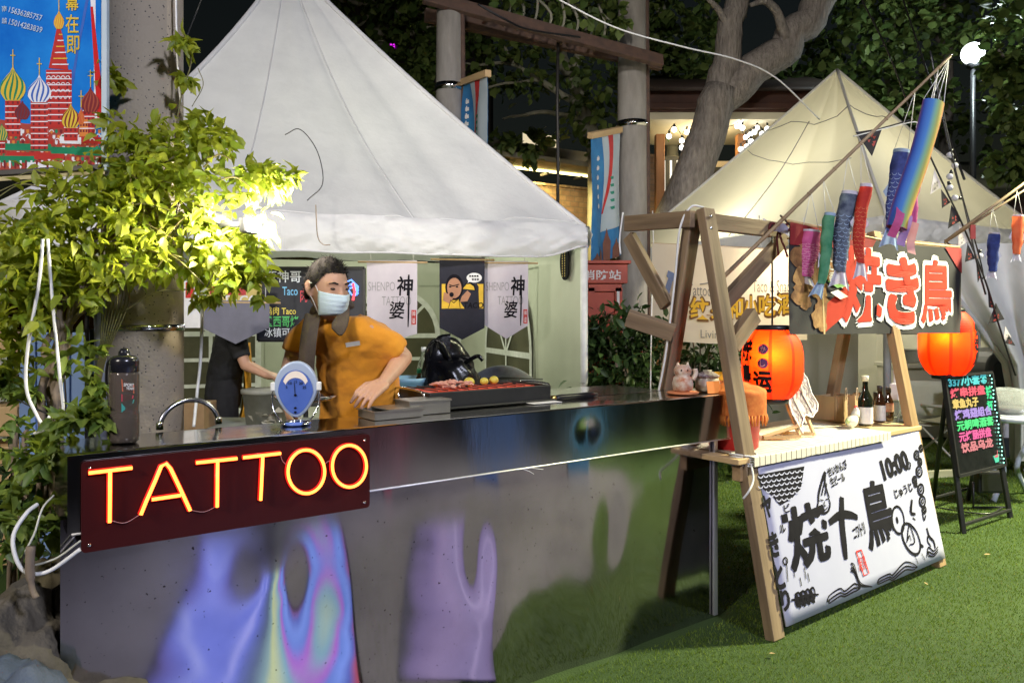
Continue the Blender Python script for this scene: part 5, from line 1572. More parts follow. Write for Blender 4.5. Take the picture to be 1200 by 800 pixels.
def hand_mesh(mb, wrist, direct, palm_n, thumb_side, spread=1.0, curl=.5, s=1.0):
    """palm + four fingers + thumb; direct = towards finger tips, palm_n = out of the back of the hand"""
    d = V(direct).normalized(); nrm = V(palm_n); nrm = (nrm-d*nrm.dot(d)).normalized(); w = d.cross(nrm)*thumb_side
    W_ = V(wrist)
    for k in range(4):
        off = (1.5-k)*.019*s
        a = W_+w*off*.6; b = W_+d*.085*s+w*off*1.12
        mb.tube([a, a.lerp(b, .5)+nrm*.003, b], [.016*s, .0155*s, .0115*s], 8)
    mb.ball(W_+d*.02*s, .024*s, 10)
    for k, L in enumerate((.068, .076, .070, .055)):
        L *= s
        off = (1.5-k)*.019*s
        b = W_+d*.082*s+w*off*1.12
        fan = w*(1.5-k)*.10*spread
        p = [b]; ang = .12
        for fr, dl in ((.42, .35), (.32, .55), (.26, .45)):
            ang += dl*curl
            p.append(p[-1]+((d+fan)*math.cos(ang)-nrm*math.sin(ang)).normalized()*L*fr)
        mb.tube(p, [.0098*s, .009*s, .0082*s, .0068*s], 8); mb.ball(p[-1], .0068*s, 8); mb.ball(p[1], .0092*s, 8)
    a = W_+w*.022*s+d*.02*s
    p = [a, a+(w*.75+d*.6-nrm*.15)*.038*s, a+(w*.55+d*1.0-nrm*.3)*.066*s, a+(w*.35+d*1.2-nrm*.5)*.085*s]
    mb.tube(p, [.014*s, .012*s, .0098*s, .0075*s], 8); mb.ball(p[-1], .0075*s, 8)

def rough_cloth(o, strength, size, mid=.5):
    tx = bpy.data.textures.new('folds', 'CLOUDS'); tx.noise_scale = size; tx.noise_depth = 3
    d = o.modifiers.new('folds', 'DISPLACE'); d.texture = tx; d.strength = strength; d.mid_level = mid; d.texture_coords = 'GLOBAL'

# ---- the man behind the counter
man = thing('person', 'man in orange shirt and pale blue face mask leaning over the counter, glancing right', 'person', (-.66, 3.30, 0))
HC = P(383, 336, 3.13)
ffwd = V((.78, -.60, -.16)); fup = V((.10, -.10, 1))
sL = P(357, 385, 3.22); sR = P(434, 385, 3.17)          # shoulders (picture left, picture right)
neck0 = P(397, 378, 3.20)
elb = P(472, 419, 3.26); wri = P(449, 449, 3.03)
elb2 = P(343, 424, 3.20); wri2 = P(336, 455, 3.0)
side = (sR-sL).normalized()
pelvis = V((-.66, 3.40, .95))
bd = MB()
Mh, hpt = head_mesh(bd, HC, ffwd, fup, 1.0)
bd.tube([neck0-V((0, 0, .05)), neck0.lerp(HC, .4), HC+V((-.01, .02, -.03))], [.058, .054, .056], 14)
torso = [(pelvis-V((0, 0, .06)), side, .165, .11), (pelvis+V((0, 0, .06)), side, .165, .115), (V((-.66, 3.36, 1.14)), side, .155, .105), (V((-.665, 3.29, 1.30)), side, .155, .10), (V((-.67, 3.24, 1.40)), side, .168, .10), (sL.lerp(sR, .5)+V((0, .02, -.02)), side, .155, .078), (neck0, side, .07, .06)]
loft(bd, torso, 20)
limb(bd, [sR+V((-.02, .0, -.015)), sR.lerp(elb, .5)+V((.01, .01, -.01)), elb], [.050, .046, .041])
limb(bd, [elb, elb.lerp(wri, .35)+V((.0, 0, -.002)), wri], [.040, .038, .025])
hand_mesh(bd, wri, (P(424, 466, 2.94)-wri), V((.25, -.35, 1)), 1, 1.0, .5)
limb(bd, [sL+V((.02, 0, -.015)), sL.lerp(elb2, .5), elb2], [.050, .046, .041])
limb(bd, [elb2, elb2.lerp(wri2, .4), wri2], [.042, .041, .027])
hand_mesh(bd, wri2, V((.02, -.15, -1)), V((-1, -.3, .1)), 1, .6, .5)
for s in (-1, 1):
    h = pelvis+side*s*.09
    limb(bd, [h, h+V((0, 0, -.25)), V((h.x+s*.02, h.y-.02, .50))], [.095, .085, .058])
    limb(bd, [V((h.x+s*.02, h.y-.02, .50)), V((h.x+s*.02, h.y, .32)), V((h.x+s*.02, h.y+.03, .08))], [.056, .058, .038])
    limb(bd, [V((h.x+s*.02, h.y+.06, .045)), V((h.x+s*.02, h.y-.06, .045)), V((h.x+s*.03, h.y-.14, .035))], [.04, .042, .032])
body = bd.build('body', skin, man)
remesh(body, .0042, 5)
# shirt
orange = pm('orange cotton', (.64, .24, .010), (.74, .30, .016), scale=7, rough=.85, bump=.15, bscale=200, sheen=.2)
st = MB()
ts = [(c, sd, rx+.018, ry+.018) for c, sd, rx, ry in torso]
ts[0] = (pelvis-V((0, 0, .10)), side, .195, .145); ts[1] = (ts[1][0], side, .195, .145); ts[2] = (ts[2][0], side, .182, .135); ts[3] = (ts[3][0], side, .178, .128); ts[4] = (ts[4][0], side, .174, .122)
ts[5] = (ts[5][0], side, .158, .094); ts[6] = (neck0+V((0, -.02, -.012)), side, .092, .080); ts.append((neck0+V((0, -.01, .012)), side, .070, .064))
loft(st, ts, 24)
cuff = sR.lerp(elb, .70)+V((.010, 0, -.008)); cuff2 = sL.lerp(elb2, .72)
q = spline([sR+V((-.045, 0, -.015)), sR.lerp(elb, .4)+V((.010, .0, -.008)), cuff], 5)
st.tube(q, [float(x) for x in np.linspace(.065, .062, len(q))], 14); st.ball(q[0], .068, 14)
q = spline([sL+V((.045, 0, -.015)), sL.lerp(elb2, .4), cuff2], 5)
st.tube(q, [float(x) for x in np.linspace(.065, .062, len(q))], 14); st.ball(q[0], .074, 14)
shirt = st.build('shirt', orange, man)
remesh(shirt, .008, 5); rough_cloth(shirt, .022, .11)
# hem strokes of folds
# brown lapels / neck cloth, a strip each side of the collar following the chest
brown = pm('brown neck cloth', (.085, .062, .045), (.12, .09, .065), scale=14, rough=.9, bump=.2, bscale=150)
nf = MB()
def chest(px, py, out=.0): return P(px, py, 3.05+out)
a = [P(368, 368, 3.13), P(366, 378, 3.085), P(363, 395, 3.055), P(361, 415, 3.06), P(360, 432, 3.08), P(360, 450, 3.10)]
q = spline(a, 6)
nf.sheet(lambda u, v: q[min(len(q)-1, int(v*(len(q)-1)))]+V((-.036+.066*u, -.012*math.sin(math.pi*u)-.02*(.5-abs(u-.5)), .004*math.sin(u*9))), 8, len(q)-1)
lap = [P(404, 356, 3.14), P(410, 353, 3.17), P(411, 375, 3.06), P(404, 392, 3.03), P(398, 396, 3.03), P(392, 389, 3.03), P(383, 382, 3.03)]
c0_ = P(401, 376, 3.035)
vs = [c0_]+lap
nf.add(vs, [(0, i, i+1) for i in range(1, len(lap))]+[(0, len(lap), 1)], True)
nc = [P(366, 366, 3.14), P(372, 372, 3.12)] 
col = MB()
nfo = nf.build('neck_cloth', brown, man, thick=.008)
sb_ = nfo.modifiers.new('sub', 'SUBSURF'); sb_.levels = 1; sb_.render_levels = 1
q = spline([P(367, 366, 3.14), P(372, 360, 3.21), P(392, 358, 3.27), P(408, 356, 3.20), P(411, 358, 3.14)], 6)
MB().tube(q, [.016]*len(q), 10).build('collar', brown, man)
bdg = MB().box((0, 0, 0), (.056, .006, .018)).build('name_badge', flat('grey badge', (.24, .23, .22), .5), man, M=Matrix.Translation(P(413.5, 403, 3.055)) @ Matrix.Rotation(R(-9), 4, 'Y') @ Matrix.Rotation(R(10), 4, 'Z'))
# trousers
tr = MB()
loft(tr, [(pelvis+V((0, 0, .02)), side, .18, .13), (pelvis-V((0, 0, .06)), side, .185, .135), (pelvis-V((0, 0, .14)), side, .17, .12)], 20)
for s in (-1, 1):
    h = pelvis+side*s*.09
    limb(tr, [h-V((0, 0, .06)), V((h.x+s*.02, h.y-.02, .5)), V((h.x+s*.02, h.y+.03, .10))], [.11, .08, .07])
tro = tr.build('trousers', flat('dark trousers', (.03, .03, .035), .85), man); remesh(tro, .012, 3)
# hair
hair = pm('black hair', (.012, .010, .009), (.035, .03, .028), scale=60, rough=.7, spec=.2, stretch=(1, 1, .3), bump=.6, bscale=120)
hm = MB()
n, m = 36, 14
def hpos(a, t):
    x, y, z = math.sin(t)*math.cos(a)*.083, math.sin(t)*math.sin(a)*.100, math.cos(t)*.124
    if y > .05: y -= .08*(y-.05)
    k = 1+.05*nz(x*60, y*60, z*20)+.03*nz(x*150, y*150, z*30)
    return hpt(x*k, y*k-.003, z*k-.002)
vs = []
for i in range(m+1):
    for k in range(n):
        a = 2*math.pi*k/n
        sn = math.sin(a)
        lim = 1.02+.03*nz(k*1.3, 2) if sn > .55 else (1.25 if sn > .2 else (1.62 if sn > -.2 else 2.05))
        lim = np.interp(sn, [-1, -.35, -.1, .15, .45, .62, 1], [2.1, 2.0, 1.72, 1.62, 1.30, 1.03, .98])+.05*nz(k*1.7, 3)
        vs.append(hpos(a, max(.001, lim*i/m)))
fs = [(i*n+k, (i+1)*n+k, (i+1)*n+(k+1) % n, i*n+(k+1) % n) for i in range(m) for k in range(n)]
hm.add(vs, fs, True)
# short tufts
for _ in range(900):
    a = random.uniform(0, 6.283); sn = math.sin(a)
    lim = float(np.interp(sn, [-1, -.35, -.1, .15, .45, .62, 1], [2.1, 2.0, 1.72, 1.62, 1.30, 1.03, .98]))
    t = lim*math.sqrt(random.random())
    p = hpos(a, t); o_ = (p-HC).normalized()
    tw = (V((random.uniform(-1, 1), random.uniform(-1, 1), random.uniform(-1, .6)))+hpt(0, .4, -.1)-HC).normalized()
    L = .020*(1.15-t*.35)
    b = p+o_*.008+tw*L; w = o_.cross(tw).normalized()*.0022
    hm.add([p-w, p+w, b], [(0, 1, 2)], False)
hm.build('hair', hair, man)
# eyes and brows
for s in (-1, 1):
    MB().ball((0, 0, 0), (.0115, .0085, .0055), 12, M=Mh @ Matrix.Translation((s*.033, .0795, .002))).build('eye', flat('dark eye', (.035, .02, .016), .25), man)
    MB().tube([hpt(s*.018, .0905, .0225), hpt(s*.034, .0885, .0275), hpt(s*.052, .0735, .022)], [.003, .0036, .002], 6).build('eyebrow', hair, man)
# face mask
maskm = pm('pale blue mask cloth', (.60, .74, .80), (.68, .80, .86), scale=10, rough=.8, bump=.15, bscale=40, stretch=(1, 1, 4))
def maskf(u, v):
    a = R(-68+136*u)
    z = -.018-.088*v
    bul = 1+.05*math.sin(math.pi*v)
    rx = .079*(1-.22*v**1.5); ry = .106*(1-.09*v**2)
    nose = .016*math.exp(-(a/.28)**2)*math.exp(-((v-.22)/.3)**2)
    if v > .85: ry -= .012*(v-.85)/.15
    pl = .0012*math.sin(v*30)
    return hpt(math.sin(a)*rx*bul, math.cos(a)*(ry*bul+nose+pl)+.001, z+.012*(abs(u-.5)*2)**2*(.6-v))
MB().sheet(maskf, 26, 18).build('face_mask', maskm, man, thick=.002)
mb = MB()
for s, u in ((-1, 0), (1, 1)):
    mb.tube(spline([maskf(u, .05), hpt(s*.078, .02, .012), hpt(s*.086, -.012, .016)], 4), .0016, 5)
    mb.tube(spline([maskf(u, .92), hpt(s*.074, .01, -.05), hpt(s*.082, -.012, -.026)], 4), .0016, 5)
mb.build('ear_loop', white_paint, man)

# ---- second person bending over behind, mostly hidden by the pennant
p2 = thing('person', 'second person in black clothes with an orange apron bending behind the grey pennant', 'person', (P(258, 0, 6.2).x, 6.2, 0))
X2 = P(262, 0, 6.2).x
b2 = MB()
pel = V((X2-.02, 6.25, .93)); sh2 = V((X2+.10, 6.15, 1.42))
HC2 = V((X2+.16, 6.04, 1.60))
sd2 = V((.35, -.93, 0)).normalized()
M2h, hpt2 = head_mesh(b2, HC2, V((.9, -.3, -.35)), V((.35, 0, 1)), 1.0)
b2.tube([sh2, sh2.lerp(HC2, .6)], [.058, .054], 12)
tor2 = [(pel-V((0, 0, .06)), sd2, .16, .115), (pel+V((0, 0, .08)), sd2, .155, .11), (pel.lerp(sh2, .5), sd2, .165, .11), (pel.lerp(sh2, .85), sd2, .185, .105), (sh2+V((0, 0, .02)), sd2, .10, .07)]
loft(b2, tor2, 18)
ls = []
for s in (-1, 1):
    a = sh2+sd2*s*.19-V((0, 0, .04)); e = a+V((.10, -.03, -.25)); w = e+V((.2, -.06, -.08))
    limb(b2, [a, e], [.055, .042]); limb(b2, [e, w], [.042, .027]); hand_mesh(b2, w, V((1, -.2, -.2)), V((.2, 0, 1)), -s, .6, .6); ls.append((a, e))
    h = pel+sd2*s*.09
    limb(b2, [h, V((h.x+.02, h.y, .5))], [.095, .06]); limb(b2, [V((h.x+.02, h.y, .5)), V((h.x-.02, h.y, .08))], [.058, .038]); limb(b2, [V((h.x-.04, h.y, .045)), V((h.x+.12, h.y-.03, .04))], [.042, .034])
o = b2.build('body', skin, p2); remesh(o, .006, 4)
s2 = MB(); loft(s2, [(c, sd, rx+.022, ry+.024) for c, sd, rx, ry in tor2], 20)
for a, e in ls: s2.tube([a-V((.0, 0, -.02)), a.lerp(e, .75)], [.08, .066], 12); s2.ball(a, .08, 12)
o = s2.build('shirt', pm('black cotton', (.012, .012, .013), (.022, .022, .024), scale=7, rough=.9), p2); remesh(o, .010, 4); rough_cloth(o, .03, .1)
t2_ = MB(); loft(t2_, [(pel+V((.01, 0, .09)), sd2, .18, .135), (pel-V((0, 0, .06)), sd2, .19, .145), (pel-V((0, 0, .16)), sd2, .17, .13)], 18)
for s in (-1, 1):
    h = pel+sd2*s*.09
    limb(t2_, [h-V((0, 0, .06)), V((h.x+.03, h.y, .5)), V((h.x-.02, h.y, .09))], [.115, .088, .075])
o = t2_.build('trousers', pm('black trousers cloth', (.010, .010, .011), (.018, .018, .02), scale=6, rough=.9), p2); remesh(o, .012, 3); rough_cloth(o, .02, .12)
def apf(u, v):
    c_ = sh2.lerp(pel-V((0, 0, .25)), v)
    return c_+V((.13+.05*math.sin(v*2.5)-.05*(2*u-1)**2, 0, 0))+sd2*((u-.5)*.34)+V((.012*nz(u*5, v*5), 0, -.12))
MB().sheet(apf, 14, 18).build('apron', pm('orange apron cloth', (.55, .24, .012), (.62, .3, .02), scale=7, rough=.85), p2, thick=.006)
hm = MB()
hm.ball((0, 0, 0), (.084, .103, .10), 20, M=M2h @ Matrix.Translation((0, -.012, .03)))
hm.build('hair', hair, p2)
# ================================================================== YAKITORI STALL
SU = V((.79, .614, 0)).normalized(); SN = V((-.614, .79, 0)).normalized(); S0 = V((.962, 3.935, 0))
def SP(a, b, z): return S0+SU*a+SN*b+V((0, 0, z))
AH, SPR, SL = 2.05, .437, 1.71
stall = thing('market_stall', 'timber A-frame stall with sloping legs fronted by the white brush painted board', 'stall', SP(SL/2, 0, 0))
for a in (0, SL):
    beam('leg', SP(a, -SPR, 0), SP(a, -.035, AH), .088, .05, wood_dark if a == 0 else wood, stall, side=SU)
    beam('leg', SP(a, SPR, 0), SP(a, .035, AH), .088, .05, wood_dark if a == 0 else wood, stall, side=SU)
beam('ridge_beam', SP(.05, 0, AH-.055), SP(2.95, 0, AH-.055), .042, .085, wood_dark, stall, side=SN)
beam('cross_arm', SP(-.055, .0, AH-.05), SP(-.055, .46, AH-.03), .042, .085, wood_dark, stall, side=SU)
beam('brace', SP(-.055, .44, AH-.10), SP(-.055, .17, 1.56), .04, .072, wood_dark, stall, side=SU)
beam('brace', SP(.72, -.02, AH-.10), SP(.10, -.06, 1.56), .04, .078, wood_dark, stall, side=SN)
beam('brace_stub', SP(.06, -.15, 1.36), SP(.26, -.14, 1.515), .055, .085, wood_dark, stall, side=SN)
beam('brace_stub', SP(-.06, .12, 1.42), SP(-.22, .30, 1.50), .055, .085, wood_dark, stall, side=SU)
for z, b in ((.76, -.265), (.76, .265)):
    beam('rail', SP(-.06, b, z), SP(SL+.06, b, z), .05, .09, wood, stall, side=SN)
mb = MB()
for a, b in ((0, .015), (0, -.015)):
    mb.lathe([(.010, 0), (.010, .006), (.004, .009)], frame(SP(a-.01, -.075, AH-.04-(.06 if b < 0 else 0)), SU, V((0, 0, 1))), 10)
mb.build('bolt', chrome, stall)
tk = thing('stall_table', 'plank counter of the yakitori stall lying across both A-frames', 'table top', SP(SL/2, 0, .80))
for k in range(5):
    b = -.245+.135*k
    beam('plank', SP(-.11, b, .816), SP(SL+.05, b, .816), .136, .026, wood_light, tk, side=SN)
# striped cloth
stripe = bpy.data.materials.new('white striped cloth'); stripe.use_nodes = True
N, L = stripe.node_tree.nodes, stripe.node_tree.links
b = N['Principled BSDF']; b.inputs['Roughness'].default_value = .85
uvn = N.new('ShaderNodeUVMap'); sx = N.new('ShaderNodeSeparateXYZ'); L.new(uvn.outputs[0], sx.inputs[0])
mm = N.new('ShaderNodeMath'); mm.operation = 'MULTIPLY'; mm.inputs[1].default_value = 30; L.new(sx.outputs[0], mm.inputs[0])
fr_ = N.new('ShaderNodeMath'); fr_.operation = 'FRACT'; L.new(mm.outputs[0], fr_.inputs[0])
gt_ = N.new('ShaderNodeMath'); gt_.operation = 'LESS_THAN'; gt_.inputs[1].default_value = .15; L.new(fr_.outputs[0], gt_.inputs[0])
mxx = N.new('ShaderNodeMix'); mxx.data_type = 'RGBA'; mxx.inputs[6].default_value = (.72, .66, .54, 1); mxx.inputs[7].default_value = (.16, .14, .12, 1)
L.new(gt_.outputs[0], mxx.inputs[0]); L.new(mxx.outputs[2], b.inputs['Base Color'])
def clothf(a, b):
    x = -.02+1.34*a
    if b < .8: y, z = .20-.53*b/.8, .834
    else: y, z = -.332-.004*b, .834-.045*(b-.8)/.2
    return SP(x, y, z+.003*nz(a*14, b*6)+.002*nz(a*40, b*14))
tag(MB().sheet(clothf, 90, 40, uv=True).build('table_cloth', stripe), 'white cloth with thin dark stripes over the yakitori stall table', 'tablecloth')
# ---- front board
BW, BH = SL-.03, .79
bn_ = V((0, 0, 1)); slope = V((SN*SPR)+V((0, 0, AH))).normalized(); nrm = SU.cross(slope).normalized()
if nrm.y > 0: nrm = -nrm
B0 = SP(.05, -SPR, 0)+slope*.045+nrm*.034
def bmp(x, y, z=0.): return B0+SU*x+slope*y+nrm*(z+.004+.004*math.sin(x*4)*math.sin(y*3))
brd = thing('painted_board', 'white sheet board brush painted with black characters on the stall front', 'board', bmp(BW/2, 0))
lav = pm('white vinyl sheet', (.43, .43, .58), (.48, .48, .63), scale=2, rough=.45)
MB().mat(lav).slab(lambda a, b: bmp(BW*a, BH*b, 0), 24, 12, -nrm*.006).build('sheet', None, brd)
def bpx(px, py):
    """board coordinates of the point seen at px, py"""
    d = V(((px-600)/900, 1, (372-py)/900)); o = V((0, 0, EYE))
    t = (B0+nrm*.006-o).dot(nrm)/d.dot(nrm)
    q = o+d*t-B0
    return (q.dot(SU), q.dot(slope))
def box_(px0, py0, px1, py1):
    a = bpx(px0, (py0+py1)/2); b = bpx(px1, (py0+py1)/2); c = bpx((px0+px1)/2, py0); d = bpx((px0+px1)/2, py1)
    return (a[0], d[1], b[0], c[1])
ink = MB().mat(black_ink)
def bt_(s, px0, py0, px1, py1, off=.02, rot=0, **k): ink.text(s, box_(px0, py0, px1, py1), mp=bmp, off=off, rot=rot, z=.003, **k)
def br_(pts, w, closed=False):
    q = [bpx(*p) for p in pts]
    q = [(v.x, v.y) for v in spline([V((a, b, 0)) for a, b in q], 5)] if len(q) > 2 else q
    n = len(q)
    ww = [w*(.75+.5*math.sin(math.pi*min(1, i/max(1, n-1)*.9+.1))) for i in range(n)]
    ink.ribbon(q, ww, mp=bmp, z=.003+random.random()*.001)
bt_('烧', 921, 590, 970, 664, .034, shear=.08)
bt_('鳥', 1011, 562, 1046, 642, .028, shear=.05)
br_([(971, 612), (984, 603), (996, 603), (1005, 606)], .036); br_([(986, 582), (986, 610), (989, 640), (991, 655)], .042); br_([(985, 600), (975, 610)], .03)
for s, y0, y1 in (('ヤ', 580, 606), ('き', 623, 652), ('と', 660, 690), ('り', 690, 715)):
    x = {580: 894, 623: 902, 660: 908, 690: 915}[y0]
    bt_(s, x, y0, x+10, y1, .05)
bt_('せいかんび', 968, 543, 993, 554, .03, rot=.12); bt_('生ビール', 972, 556, 990, 567, .03, rot=.1)
bt_('10:00', 1033, 533, 1065, 556, .05, rot=.1); br_([(1063, 545), (1066, 549), (1067, 543), (1064, 541)], .008)
bt_('じゅうじ', 1048, 569, 1070, 580, .03, rot=.08); bt_('ニワトリ', 999, 614, 1014, 629, .03, rot=.1)
for i, s in enumerate('ビール'): bt_(s, 918-i*2.5, 590+i*12, 925-i*2.5, 600+i*12, .02)
# scale pattern in the upper left corner
q = [bpx(*p) for p in ((888, 556), (942, 546), (938, 572), (926, 585), (914, 592), (905, 581), (893, 572))]
ink.blob(q, mp=bmp, z=.002)
ink.mat(lav)
for r_ in range(6):
    for c_ in range(9):
        px, py = 891+c_*6+(r_ % 2)*3, 557+r_*6-c_*.9
        if py > 592-(abs(px-914)*.9) or px > 940: continue
        q = [bpx(px+2.6*math.cos(k), py+2.8*math.sin(k)) for k in np.linspace(.1, 3.04, 7)]
        ink.ribbon(q, .006, mp=bmp, z=.004)
ink.mat(black_ink)
# head with tall flame hair
br_([(958, 588), (957, 595), (960, 600), (965, 601), (970, 598), (972, 590), (970, 583)], .011)
br_([(958, 588), (959, 576), (966, 553), (966, 566), (971, 583)], .013); br_([(962, 580), (966, 562)], .01); br_([(966, 580), (968, 566)], .01)
br_([(960, 585), (964, 586)], .007); br_([(967, 585), (970, 584)], .007); br_([(965, 587), (965, 592), (967, 592)], .006); br_([(962, 596), (966, 597), (969, 594)], .006)
# plain bird: ring head with eye, oval body with beak, legs
def ring(cx, cy, rx, ry, w, tilt=0):
    br_([(cx+rx*math.cos(k)*math.cos(tilt)-ry*math.sin(k)*math.sin(tilt), cy+rx*math.cos(k)*math.sin(tilt)+ry*math.sin(k)*math.cos(tilt)) for k in np.linspace(0, 6.6, 16)], w)
ring(1053, 609, 7, 16, .013, -.1); ring(1068, 631, 9, 19, .014, -.35)
q = bpx(1052, 609); ink.blob([(q[0]+.012*math.cos(k), q[1]+.02*math.sin(k)) for k in np.linspace(0, 6.28, 11)[:-1]], mp=bmp, z=.003)
br_([(1063, 635), (1066, 615), (1072, 634), (1066, 638)], .008); br_([(1064, 633), (1066, 627), (1068, 633)], .006)
br_([(1078, 636), (1082, 640), (1078, 640)], .008); br_([(1044, 600), (1042, 594)], .008); br_([(1044, 606), (1041, 607)], .007)
br_([(1072, 650), (1076, 660)], .006); br_([(1080, 648), (1084, 656)], .006); br_([(1069, 585), (1068, 600), (1073, 602)], .018); br_([(1070, 606), (1073, 609)], .01)
# curls down the right edge
for x, y, r_ in ((1074, 533, 5), (1078, 541, 4), (1077, 552, 6), (1072, 562, 4), (1079, 573, 6), (1073, 567, 3), (1081, 587, 6), (1083, 597, 4), (1079, 525, 3.5)):
    ring(x, y, r_*.55, r_, .012); ring(x, y, r_*.2, r_*.4, .008)
br_([(1081, 601), (1083, 609), (1085, 603)], .01)
# waves along the bottom edge
for d in (0, 5, 9):
    br_([(969+d*.3, 705-d*.2), (972, 697+d), (984, 689+d), (990, 692+d*.7), (1000, 684+d), (1004, 684+d*.8), (1008, 686), (1000, 664+d*.5), (997, 660+d), (1001, 662+d), (1008, 682+d*.4), (1022, 687)], .007)
    br_([(1028, 682+d*.2), (1031, 677+d*.7), (1042, 672+d*.7), (1046, 673+d*.7), (1056, 662+d), (1062, 658+d), (1070, 660+d*.8), (1075, 664)], .007)
    br_([(1086+d*.6, 652), (1088, 641+d), (1094, 645+d*.7), (1099, 640+d*.6)], .008)
br_([(1086, 618), (1089, 628), (1094, 634), (1096, 642)], .014); br_([(1088, 625), (1087, 633), (1091, 640)], .01)
# skewers
for k in range(4):
    br_([(932+k*5.6, 694-k*1.5), (935+k*5.6, 704-k*2), (938+k*5.4, 712-k*2)], .017); ring(935+k*5.6, 702-k*2, 3, 8, .01)
br_([(927, 703), (945, 697), (959, 696)], .01)
for x, y, h in ((921, 655, 26), (929, 662, 14), (937, 676, 10), (942, 664, 14), (946, 671, 10)): br_([(x, y), (x+2, y+h)], .007)
ring(920, 657, 2.5, 4, .007)
ink.mat(red_ink)
q = [bpx(*p) for p in ((1003, 646), (1009, 644), (1018, 671), (1012, 674), (1003, 646))]; ink.ribbon(q, .010, mp=bmp, z=.004)
ink.text('焼鳥', box_(1005, 650, 1015, 668), mp=bmp, z=.004, off=.0)
ink.build('brush_painting', None, brd)
# rope ties on the leg
mb = MB()
for k in range(5):
    c = SP(.0, -.263-.02*0, .79+.012*k)
    mb.tube([c+V((.065*math.cos(q), .05*math.sin(q), .004*math.sin(q*2))) for q in np.linspace(0, 6.28, 17)[:-1]], .005, 6, closed=True)
mb.tube(spline([SP(-.02, -.32, .80), SP(-.06, -.36, .74), SP(-.12, -.38, .70), SP(-.14, -.36, .66)], 5), .005, 6)
tag(mb.build('rope_tie', pm('white rope', (.6, .6, .58), (.7, .7, .68), scale=60, rough=.9)), 'white rope wound round the stall\'s front leg', 'rope')
cable('white cable running down the A-frame leg of the stall', [SP(.02, -.01, AH+.015), SP(-.05, .02, AH+.012), SP(-.085, .06, AH-.1), SP(-.075, .10, 1.7), SP(-.08, .16, 1.3), SP(-.08, .25, .95)], .006, white_cable, 'power_cable')
cable('white cable hanging from the cross arm left of the A-frame', [SP(-.09, .455, AH+.03), SP(-.1, .47, AH-.12), SP(-.1, .462, AH-.2)], .005, white_cable, 'power_cable')
for lab, px, y0, y1 in (('thin white string left of the A-frame back leg', 764, 345, 455), ('second thin white string beside the A-frame back leg', 783, 420, 455)):
    cable(lab, [P(px, y0, 4.6), P(px-1, (y0+y1)/2, 4.6), P(px-2, y1+30, 4.6)], .004, white_cable, 'string', 'string')

# ---- big yakitori banner
NL, NRt = .52, 2.66
def nmp(x, y, z=0.):
    """x along the banner 0..1, y 0 (bottom)..1 (top)"""
    a = NL+(NRt-NL)*x
    h = .60
    wav = .010*math.sin(x*21+1)*(1-y)+.012*nz(x*4, y*1.5)
    sag = -.03*math.sin(math.pi*x)
    shear = (1-y)*.04*(x-.1)
    return SP(a+shear, -.175-z-wav, AH-.04+sag-.02*x-(h-.03*math.sin(math.pi*x))*(1-y))
ban = thing('noren_banner', 'black and red yakitori banner with big red characters edged in white', 'banner', nmp(.5, 1))
blk = pm('black banner cloth', (.020, .018, .022), (.03, .028, .032), scale=5, rough=.8, transl=.05)
redc = pm('red banner print', (.55, .035, .015), (.62, .05, .022), scale=5, rough=.8, transl=.25, tcol=(.8, .08, .03))
darkred = pm('crimson banner edge', (.22, .015, .018), (.27, .02, .022), scale=5, rough=.8)
bm = MB().mat(blk).sheet(lambda a, b: nmp(a, b), 110, 24)
bm.mat(darkred).sheet(lambda a, b: nmp(a, .86+.14*b, .004) if a < .45 else nmp(a, .86+.14*b+(0)*(a), .004), 60, 4) if False else None
bm.mat(darkred).blob([(0, 1), (0, .80), (.10, .82), (.25, .86), (.42, .92), (.44, 1)], mp=nmp, z=.006)
bm.blob([(.88, 1), (.95, .80), (.985, .72), (1, .70), (1, 1)], mp=nmp, z=.006)
def big(ch, box, off, fat):
    bm.mat(white_ink).text(ch, box, mp=nmp, z=.004, off=fat, dz=.00015)
    x0, y0, x1, y1 = box; i = .010
    bm.mat(redc).text(ch, (x0+i, y0+.03, x1-i, y1-.03), mp=nmp, z=.008, off=off, dz=.00015)
big('焼', (.245, .10, .475, .92), .034, .062)
big('き', (.49, .10, .69, .86), .046, .076)
big('鳥', (.70, .09, .92, .87), .028, .058)
# printed skewers of meat at the left
meat1 = pm('printed meat', (.34, .17, .06), (.13, .055, .02), scale=22, rough=.8)
meat2 = pm('printed glaze', (.42, .24, .09), (.20, .09, .03), scale=24, rough=.8)
def sblob(cx, cy, rx, ry, z, sd):
    bm.blob([(cx+rx*math.cos(k)*(1+.45*nz(sd, k*1.6)), cy+ry*math.sin(k)*(1+.45*nz(sd+5, k*1.6))) for k in np.linspace(0, 6.28, 19)[:-1]], mp=nmp, z=z)
for i, (cx, cy) in enumerate(((.07, .88), (.045, .70), (.06, .52), (.05, .36), (.11, .62), (.15, .78), (.13, .44), (.16, .28), (.14, .15), (.20, .60))):
    bm.mat(meat1 if i % 2 else meat2); sblob(cx, cy, .042, .10, .003+.0005*i, i)
    sblob(cx+.02, cy-.07, .030, .06, .0030+.0005*i, i+20)
bm.mat(wood_light).ribbon([(.165, -.0), (.155, .4)], .008, mp=nmp, z=.008)
bm.mat(redc).blob([(.17, .02), (.30, .25), (.33, .45), (.31, .6), (.24, .42), (.18, .3)], mp=nmp, z=.007)
bm.mat(flat('printed leek green', (.2, .42, .12), .8)).ribbon([(.18, .52), (.22, .47), (.27, .50)], .035, mp=nmp, z=.022)
bm.mat(white_ink).ribbon([(.20, .42), (.25, .36)], .05, mp=nmp, z=.023).column('こ香', .185, .72, .5, .03, mp=nmp, z=.024, off=.02)
bm.build('cloth', None, ban)
